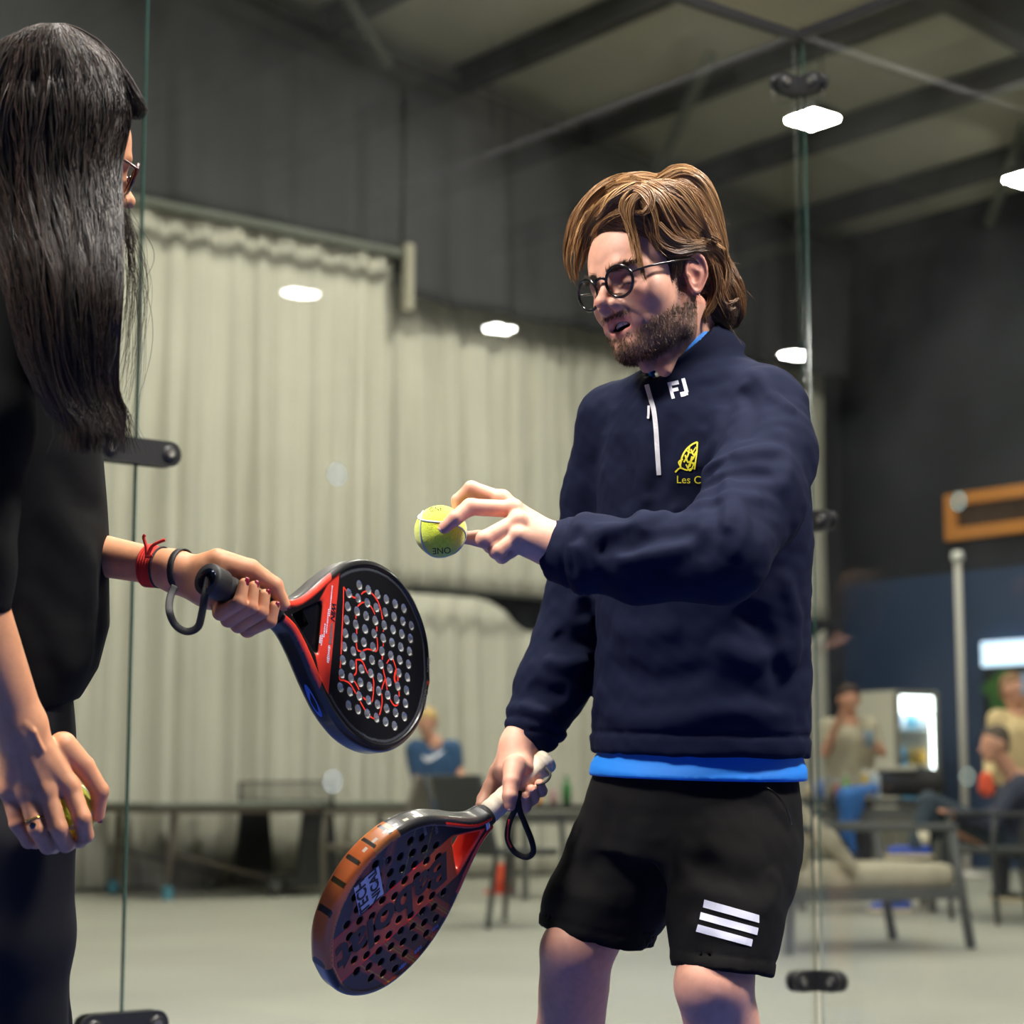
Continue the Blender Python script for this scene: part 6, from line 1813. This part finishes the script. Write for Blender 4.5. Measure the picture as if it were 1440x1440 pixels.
# ---- seated man with crossed legs
d = 13.0; hipb = J(1428, 1188, .05); ft0 = on_z(1410, 1290)
f1 = on_z(1262, 1284); f2 = J(1288, 1192, -.22)
sitter = far_person(ft0, 'person in a dark navy jacket sitting with crossed legs, blue trainers on', J(1398, 1048), V3(-.92, -.30, -.12), [J(1436, 1104, -.18), J(1428, 1104, .20)], [J(1396, 1158, -.25), J(1394, 1150, .22)], [J(1346, 1146, -.2), J(1342, 1150, .1)], hipb,
    [J(1306, 1128, -.10), J(1314, 1160, .18)], [f2 - Z * .07, f1], (M_PSKIN, M_GREYH, cloth('navy_jacket', s2l(46, 50, 70)), M_JEAN, (M_BLUSHOE, V3(-.97, .1, .05), V3(-.97, -.1, 0))), 1.5, 1.0, wid=.18)
m_ = MB().lathe([(0, 0), (.045, 0), (.048, .05), (.044, .08), (0, .08)], f2 + Z * .02 + V3(.04, 0, 0), 14); m_.build('sock', mat('white_sock', s2l(225, 215, 190), .8), sitter, True, world=True)

# ---- metal armchairs
M_FRAME = mat('charcoal_frame', s2l(52, 54, 56), .5); M_MESHB = mat('charcoal_mesh', s2l(58, 60, 60), .7, bump=.4, bscale=200); M_TUBE = mat('taupe_tube', s2l(92, 86, 74), .45)
def armchair(c, face, label, m=M_FRAME, mb=M_MESHB, wd=.56, back=.88):
    c = np.asarray(c, float); f = np.asarray(face, float); f[2] = 0; f /= np.linalg.norm(f); s = np.cross(f, Z); A = (f, s, Z)
    e = empty('armchair', c, math.atan2(f[1], f[0]), label=label, cat='chair', group='metal armchairs')
    P = lambda x, y, z: c + f * x + s * y + Z * z
    MB().box(P(.0, 0, .43), (.50, wd - .06, .04), A, .015).build('seat', mb, e, world=True)
    u = V3(*(f * -.22 + Z)); u /= np.linalg.norm(u)
    MB().box(P(-.29, 0, .66), (.03, wd - .08, .46), (np.cross(s, u), s, u), .012).build('backrest', mb, e, world=True)
    for sg in (-1, 1):
        y = sg * wd / 2
        MB().tube([P(.24, y, .0), P(.26, y, .45), P(.24, y, .64)], .017, 8).build('leg', m, e, True, world=True)
        MB().tube([P(-.30, y, .0), P(-.24, y, .43), P(-.36, y, back)], .017, 8).build('leg', m, e, True, world=True)
        MB().box(P(-.02, y, .65), (.56, .05, .03), A, .01).build('armrest', m, e, world=True)
    return e
armchair(on_z(704, 1300), (.80, .60, 0), 'charcoal mesh armchair with its back to the players, in front of the boy')
armchair(on_z(524, 1284), (-.97, .2, 0), 'taupe tube armchair half hidden behind the orange racket', M_TUBE, M_TUBE)
armchair(on_z(1420, 1296), (-.95, -.28, 0), 'dark armchair the man in the navy jacket sits in')
# ---- lounge seat with cushions
a_, b_ = on_z(1110, 1343), on_z(1366, 1334); lx = (b_ - a_); LW = np.linalg.norm(lx); lx /= LW; ly = np.cross(Z, lx)
lo_ = empty('lounge_chair', (a_ + b_) / 2, math.atan2(lx[1], lx[0]), label='low lounge chair with grey frame and beige cushions beyond the glass corner', cat='chair')
P = lambda x, y, z: a_ + lx * x + ly * y + Z * z
M_CUSH = cloth('beige_cushion', s2l(168, 160, 140)); M_LFR = mat('grey_aluminium', s2l(74, 76, 76), .5); LD = .72
for y in (0, LD):
    MB().tube([P(LW, y, 0), P(LW - .10, y, .60)], .026, 8).build('leg', M_LFR, lo_, True, world=True)
    MB().tube([P(0, y, 0), P(.02, y, .60)], .026, 8).build('leg', M_LFR, lo_, True, world=True)
    MB().box(P(LW * .48, y, .61), (LW * .9, .06, .035), (lx, ly, Z), .01).build('armrest', M_LFR, lo_, world=True)
    MB().box(P(LW * .5, y, .28), (LW * .95, .04, .06), (lx, ly, Z), .01).build('side_rail', M_LFR, lo_, world=True)
MB().box(P(LW - .06, LD / 2, .28), (.05, LD, .06), (lx, ly, Z), .01).build('front_rail', M_LFR, lo_, world=True)
MB().box(P(LW * .5, LD / 2, .36), (LW * .94, LD - .08, .13), (lx, ly, Z), .05).build('seat_cushion', M_CUSH, lo_, True, world=True)
bk = V3(*(lx * -.35 + Z)); bk /= np.linalg.norm(bk)
MB().box(P(.03, LD / 2, .60), (.17, LD - .06, .44), (np.cross(ly, bk), ly, bk), .06).build('back_cushion', M_CUSH, lo_, True, world=True)
blob('throw', [(P(.05, .02, .70), P(.22, 0, .55), .05, .05), (P(.22, 0, .55), P(.36, -.01, .42), .05, .03), (P(.05, .3, .72), P(.26, .3, .52), .06, .05)], M_CUSH, lo_, .012, .05)

# ---- dark side table with bottles, cone beyond
def table(c, face, L, Wd, h, label, mt, ml, th=.04):
    c = np.asarray(c, float); f = np.asarray(face, float); f /= np.linalg.norm(f); s = np.cross(Z, f)
    e = empty('table', c, math.atan2(f[1], f[0]), label=label, cat='table')
    MB().box(c + Z * (h - th / 2), (L, Wd, th), (f, s, Z), .006).build('tabletop', mt, e, world=True)
    for x in (-1, 1):
        for y in (-1, 1):
            MB().box(c + f * x * (L / 2 - .05) + s * y * (Wd / 2 - .05) + Z * (h - th) / 2, (.05, .05, h - th), (f, s, Z), .005).build('leg', ml, e, world=True)
    for y in (-1, 1):
        MB().box(c + s * y * (Wd / 2 - .05) + Z * (h - th - .06), (L - .14, .03, .08), (f, s, Z), .004).build('apron', ml, e, world=True)
    return e
M_TOPD = mat('black_tabletop', s2l(28, 28, 30), .4); M_LEGG = mat('grey_table_leg', s2l(84, 84, 80), .5)
tc_ = on_z(806, 1262); th_ = W(770, 1131, dist_of(806, 1262))[2]
table(tc_, (1, .15, 0), .92, .70, th_, 'black-topped table with bottles between the boy and the bearded man', M_TOPD, M_LEGG)
M_GLG = mat('green_glass', s2l(70, 150, 84), .15, spec=.6, trans=.3)
def bottle(c, h, r, m, label, cap=None, group=None, neck=.45):
    e = empty('bottle', c, label=label, cat='bottle', group=group)
    MB().lathe([(0, 0), (r, .0), (r, h * .58), (r * .9, h * .66), (r * neck, h * .78), (r * neck, h * .94), (0, h * .94)], c, 14).build('glass', m, e, True, world=True)
    MB().lathe([(0, 0), (r * neck * 1.15, 0), (r * neck * 1.15, h * .07), (0, h * .07)], np.asarray(c) + Z * h * .93, 12).build('cap', cap or m, e, True, world=True)
    return e
M_CAPW = mat('white_cap', s2l(220, 220, 215), .4); M_ORG = mat('orange_peel', s2l(232, 150, 50), .5, bump=.3, bscale=120); M_PINK = mat('pink_drink', s2l(196, 150, 150), .3)
def on_table(px, z): p = on_z(px, 1131, z); return p
def at_depth(px, c, z):
    dd = -wc(c)[2]; p = W(px, 1110, dd); p[2] = z; return p
bottle(at_depth(797, tc_, th_), .21, .034, M_GLG, 'green bottle standing on the black-topped table', M_GLG)
bottle(at_depth(778, tc_ + V3(0, .1, 0), th_), .12, .028, M_PINK, 'small pink drink bottle on the black-topped table', M_CAPW, neck=.7)
for k, px in enumerate((744, 757)):
    q = at_depth(px, tc_, th_ + .032); bm = bmesh.new(); bmesh.ops.create_uvsphere(bm, u_segments=16, v_segments=10, radius=.034)
    e = empty('orange', q - Z * .032, label=['round orange fruit on the black table, by the racket grip', 'round orange fruit on the black table, beside the pink drink'][k], cat='fruit')
    mesh_obj('peel', [np.array(v.co) * V3(1, 1, .94) + q for v in bm.verts], [[v.index for v in f.verts] for f in bm.faces], M_ORG, e, True, world=True); bm.free()
    MB().lathe([(0, 0), (.006, 0), (.004, .006), (0, .006)], q + Z * .030, 8).build('stem', M_GLG, e, world=True)
cn = on_z(703, 1256)
ce = empty('traffic_cone', cn, label='small orange marker cone on the hall floor behind the charcoal armchair', cat='cone')
MB().lathe([(.0, .012), (.088, .012), (.060, .12), (.048, .20), (.040, .222), (0, .225)], cn, 20).build('cone', mat('cone_orange', s2l(238, 84, 44), .6), ce, True, world=True)
MB().box(cn + Z * .008, (.24, .24, .016), None, .004).build('base', mat('cone_base', s2l(200, 66, 36), .6), ce, world=True)
# ---- ping pong table
pl_ = V3(.86, .51, 0); pw_ = np.cross(Z, pl_); pc = on_z(235, 1266) + pl_ * 1.18 + pw_ * .58
pt = empty('ping_pong_table', pc, math.atan2(pl_[1], pl_[0]), label='grey ping pong table with a dark net standing before the cream curtain', cat='table')
PP = lambda x, y, z: pc + pl_ * x + pw_ * y + Z * z
M_PTOP = mat('grey_green_top', s2l(112, 118, 108), .5, noise=.06); M_TEAL = mat('teal_foot', s2l(60, 130, 150), .5); M_PBLK = mat('black_undercarriage', s2l(20, 22, 22), .6); M_PBRN = mat('brown_leg', s2l(84, 74, 62), .5)
PH = .70
for sx in (-1, 1):
    MB().box(PP(sx * .69, 0, PH - .012), (1.36, 1.525, .025), (pl_, pw_, Z), .003).build('table_half', M_PTOP, pt, world=True)
    MB().box(PP(sx * .69, 0, PH - .05), (1.30, 1.45, .05), (pl_, pw_, Z)).build('underframe', M_PBRN, pt, world=True)
    for sy in (-1, 1):
        lg_ = MB().tube([PP(sx * 1.18, sy * .58, .05), PP(sx * 1.14, sy * .58, PH - .05)], .022, 8).build('leg', M_PBRN, pt, True, world=True)
        MB().box(PP(sx * 1.18, sy * .58, .05), (.07, .06, .10), (pl_, pw_, Z), .01).build('foot', M_TEAL, lg_, world=True)
        MB().tube([PP(sx * 1.15, sy * .58, .34), PP(sx * .30, sy * .58, .12)], .012, 6).build('stay', M_PBRN, pt, True, world=True)
        wp = PP(sx * .34, sy * .62, .075)
        wh = MB().lathe([(0, -.02), (.05, -.02), (.072, -.012), (.072, .012), (.05, .02), (0, .02)], wp, 16, (pl_, Z, pw_)).build('wheel', M_PBLK, pt, True, world=True)
        MB().lathe([(0, -.024), (.028, -.024), (.028, .024), (0, .024)], wp, 12, (pl_, Z, pw_)).build('hub', M_LEGG, wh, True, world=True)
for sy in (-1, 1):
    MB().prism([(-.16, .08), (.20, .08), (.14, PH - .06), (-.10, PH - .06)], PP(0, sy * .60, 0), pl_, Z, pw_, .05).build('support_plate', M_PBLK, pt, world=True)
MB().box(PP(0, 0, .10), (.44, 1.25, .06), (pl_, pw_, Z), .01).build('chassis', M_PBLK, pt, world=True)
nt_ = empty('net', (0, 0, 0)); nt_.parent = pt; nt_.location = (0, 0, PH)
for sy in (-1, 1): MB().tube([PP(0, sy * .88, PH - .06), PP(0, sy * .88, PH + .165)], .014, 8).build('net_post', M_PBLK, nt_, True, world=True)
MB().box(PP(0, 0, PH + .155), (.012, 1.76, .016), (pl_, pw_, Z)).build('net_tape', M_PBLK, nt_, world=True)
MB().box(PP(0, 0, PH + .012), (.010, 1.76, .012), (pl_, pw_, Z)).build('net_tape', M_PBLK, nt_, world=True)
nm_ = MB()
for k in range(44): nm_.box(PP(0, -.86 + k * .04, PH + .083), (.003, .003, .14), (pl_, pw_, Z))
for k in range(5): nm_.box(PP(0, 0, PH + .03 + k * .026), (.003, 1.74, .003), (pl_, pw_, Z))
nm_.build('net_mesh', M_PBLK, nt_, world=True)['kind'] = 'stuff'
M_TEALB = mat('teal_bottle', s2l(40, 110, 124), .3); M_ROSE = mat('rose_bottle', s2l(150, 84, 84), .35)
bp_ = on_z(443, 1228); bb = empty('water_bottle', bp_, label='rose and teal drinking bottle standing on the floor by the ping pong table', cat='bottle')
MB().lathe([(0, 0), (.07, 0), (.075, .05), (.07, .10), (0, .10)], bp_, 14).build('base_sleeve', M_TEALB, bb, True, world=True)
MB().lathe([(0, .10), (.066, .10), (.06, .17), (.03, .22), (.028, .25), (0, .25)], bp_, 14).build('bottle_body', M_ROSE, bb, True, world=True)
MB().lathe([(0, .25), (.03, .25), (.032, .29), (0, .30)], bp_, 12).build('cap', M_CAPW, bb, True, world=True)
# ---- drinks cooler against the blue wall
kb = on_z(1263, 1226); k1 = V3(.87, .5, 0); k2 = V3(-.5, .87, 0); KW, KD = .56, .60; KH = W(1263, 969, -wc(kb)[2])[2]
ck = empty('drinks_cooler', kb + k1 * KW / 2 + k2 * KD / 2, math.atan2(k1[1], k1[0]), label='white drinks cooler with a lit glass door in front of the blue wall', cat='cooler')
KP = lambda x, y, z: kb + k1 * x + k2 * y + Z * z
M_CW = mat('white_cabinet', s2l(214, 210, 196), .5); M_CG = mat('grey_cabinet', s2l(120, 118, 106), .5); M_CIN = mat('cooler_inside', s2l(225, 232, 238), .4)
M_CLIT = mat('cooler_light', (1, 1, 1), .4, emit=(.95, .98, 1.0), estr=9.0)
KB_ = .62; zt = W(1300, 1000, -wc(kb)[2])[2]
MB().box(KP(KW / 2, KD / 2, KB_ / 2), (KW, KD, KB_), (k1, k2, Z), .01).build('base_cabinet', M_CG, ck, world=True)
for x in (.012, KW - .012): MB().box(KP(x, KD / 2, (KB_ + KH) / 2), (.024, KD, KH - KB_), (k1, k2, Z)).build('side_panel', M_CW, ck, world=True)
MB().box(KP(KW / 2, KD - .012, (KB_ + KH) / 2), (KW - .05, .024, KH - KB_), (k1, k2, Z)).build('back_panel', M_CIN, ck, world=True)
MB().box(KP(KW / 2, KD / 2, KH - .02), (KW - .048, KD - .03, .04), (k1, k2, Z)).build('top_panel', M_CW, ck, world=True)
MB().box(KP(KW / 2, .06, (zt + KH) / 2 - .02), (KW - .06, .08, KH - zt - .04), (k1, k2, Z), .01).build('light_header', M_CLIT, ck, world=True)
for x in (.05, KW - .05): MB().box(KP(x, .03, (KB_ + zt) / 2), (.02, .02, zt - KB_ - .06), (k1, k2, Z)).build('added_light_strip', M_CLIT, ck, world=True)  # glowing strips added beside the header to brighten the cooler's inside
dr_ = empty('door', (0, 0, 0)); dr_.parent = ck; dr_.location = (0, -KD / 2, KB_)
for x in (.03, KW - .03): MB().box(KP(x, -.015, (KB_ + KH) / 2), (.06, .03, KH - KB_ - .02), (k1, k2, Z), .006).build('door_stile', M_CG, dr_, world=True)
for z in (KB_ + .03, KH - .03): MB().box(KP(KW / 2, -.015, z), (KW - .12, .03, .05), (k1, k2, Z), .006).build('door_rail', M_CG, dr_, world=True)
MB().box(KP(KW / 2, -.012, (KB_ + KH) / 2), (KW - .12, .006, KH - KB_ - .10), (k1, k2, Z)).build('door_glass', M_GLASS, dr_, world=True)
DC = [[(60, 90, 190), (210, 225, 240), (110, 180, 210), (200, 215, 230)], [(60, 130, 190), (90, 160, 200), (200, 160, 60), (215, 170, 50)], [(210, 70, 40), (60, 150, 190), (70, 160, 200), (80, 150, 185)]]
DN = [['dark blue', 'clear', 'pale blue', 'frosted'], ['blue', 'sky blue', 'amber', 'yellow'], ['red', 'teal', 'turquoise', 'steel blue']]
SN = ['top', 'middle', 'bottom']
zs = np.linspace(zt - .16, KB_ + .06, 3)
for r_i, z in enumerate(zs):
    MB().box(KP(KW / 2, KD / 2 - .02, z - .01), (KW - .06, KD - .10, .012), (k1, k2, Z)).build('shelf', M_CIN, ck, world=True)
    for c_i in range(4):
        col = DC[r_i][c_i]
        bottle(KP(.11 + c_i * .115, .14, z - .003), .20, .042, mat('drink', s2l(*col), .3), DN[r_i][c_i] + ' drink bottle on the ' + SN[r_i] + ' shelf of the cooler', M_CAPW, 'drinks in the cooler')
# ---- cluttered table right of the shorts
qc = on_z(1215, 1278); qh = W(1215, 1124, -wc(qc)[2])[2]
table(qc, (1, -.1, 0), .95, .70, qh, 'cluttered dark table beside the lounge chair, a blue jacket over its edge', M_TOPD, M_LEGG)
QD = lambda px, dz=0.0, dy=0.0: at_depth(px, qc + V3(0, dy, 0), qh + dz)
ja = QD(1205, 0, -.30)
je = empty('jacket', QD(1205, 0, -.30), label='bright blue jacket draped over the edge of the cluttered table', cat='jacket')
jp = lambda px, py, dy=0: W(px, py, -wc(qc)[2] - .40 + dy)
blob('jacket_body', [(jp(1188, 1118, .05), jp(1228, 1108, .1), .045, .045), (jp(1190, 1122), jp(1194, 1170, -.02), .065, .045), (jp(1186, 1165, -.02), jp(1198, 1192, -.02), .035, .02), (jp(1205, 1118), jp(1204, 1150), .05, .03)], cloth('blue_nylon', s2l(44, 104, 176)), je, .012, .04, wr=.010)
blob('sleeve', [(jp(1196, 1150, -.05), jp(1200, 1196, -.06), .030, .020)], cloth('blue_nylon_sleeve', s2l(40, 94, 164)), je, .010, .03, wr=.006)
bg = empty('sports_bag', QD(1276), label='black sports bag lying on the cluttered table by the cooler', cat='bag')
bq = QD(1276, .115)
blob('bag_body', [(bq + V3(-.14, 0, 0), bq + V3(.16, 0, -.01), .10, .095)], cloth('black_bag', s2l(26, 26, 28)), bg, .012, .03, wr=.008)
MB().tube(spline(np.array([bq + V3(-.08, -.06, .08), bq + V3(-.03, -.07, .17), bq + V3(.05, -.07, .17), bq + V3(.09, -.06, .08)]), 16), .010, 6).build('bag_handle', M_STRAP, bg, True, world=True)
MB().box(bq + V3(-.06, -.04, .09), (.22, .12, .03), None, .01).build('towel', mat('pale_towel', s2l(190, 186, 170), .9), bg, world=True)
def carton(px, w_, h_, m, label, dy=0.0):
    p = QD(px, 0, dy); e = empty('carton', p, label=label, cat='carton')
    MB().box(p + Z * h_ * .42, (w_, w_, h_ * .84), None, .004).build('box', m, e, world=True)
    MB().prism([(-w_ / 2, 0), (w_ / 2, 0), (0, h_ * .16)], p + Z * h_ * .84 + V3(0, -w_ / 2, 0), V3(1, 0, 0), Z, V3(0, 1, 0), w_).build('gable', M_CAPW, e, world=True)
carton(1218, .055, .20, mat('yellow_carton', s2l(210, 176, 66), .5), 'tall yellow carton on the cluttered table')
carton(1230, .065, .19, mat('pale_blue_carton', s2l(176, 190, 196), .5), 'pale blue carton beside the yellow one on the cluttered table', -.14)
bottle(QD(1153, 0, -.1), .14, .030, mat('blue_label_bottle', s2l(90, 120, 190), .3), 'small blue bottle at the table end nearest the glass corner', M_CAPW)
bottle(QD(1137, 0, 0), .11, .034, mat('tan_jar', s2l(196, 178, 146), .4), 'squat tan jar at the table end behind the polo hem', M_CAPW, neck=.8)
bottle(QD(1177, 0, .05), .12, .030, mat('red_label_jar', s2l(170, 110, 100), .4), 'small reddish jar beside the blue jacket', M_CAPW, neck=.8)
bottle(QD(1190, 0, .20), .17, .032, mat('lime_bottle', s2l(120, 160, 70), .3), 'lime green bottle behind the blue jacket', M_CAPW)
# ---- tall white pole
pp = on_z(1360, 1234); pe = empty('white_pole', pp, label='tall thin white pole with a round tip standing before the blue wall', cat='pole')
ptop = W(1345, 770, -wc(pp)[2])[2]
M_POLE = mat('white_pole_paint', s2l(190, 186, 180), .5)
MB().tube([pp + Z * .03, pp + Z * (ptop - .06)], .034, 10).build('shaft', M_POLE, pe, True, world=True)
MB().lathe([(0, 0), (.055, .01), (.06, .05), (.045, .09), (0, .10)], pp + Z * (ptop - .08), 14).build('tip', M_CAPW, pe, True, world=True)
MB().lathe([(0, 0), (.22, 0), (.22, .03), (.05, .06), (0, .06)], pp, 18).build('foot', M_POLE, pe, True, world=True)
rb_ = W(1386, 1098, 13.9); re_ = empty('backpack', (rb_[0], rb_[1], rb_[2] - .12), label='orange-red bag between the seated man and the person in cream', cat='bag')
blob('bag_body', [(rb_ + Z * .02, rb_ - Z * .05, .050, .055)], cloth('orange_red_bag', s2l(226, 84, 50)), re_, .012, .03, wr=.01)
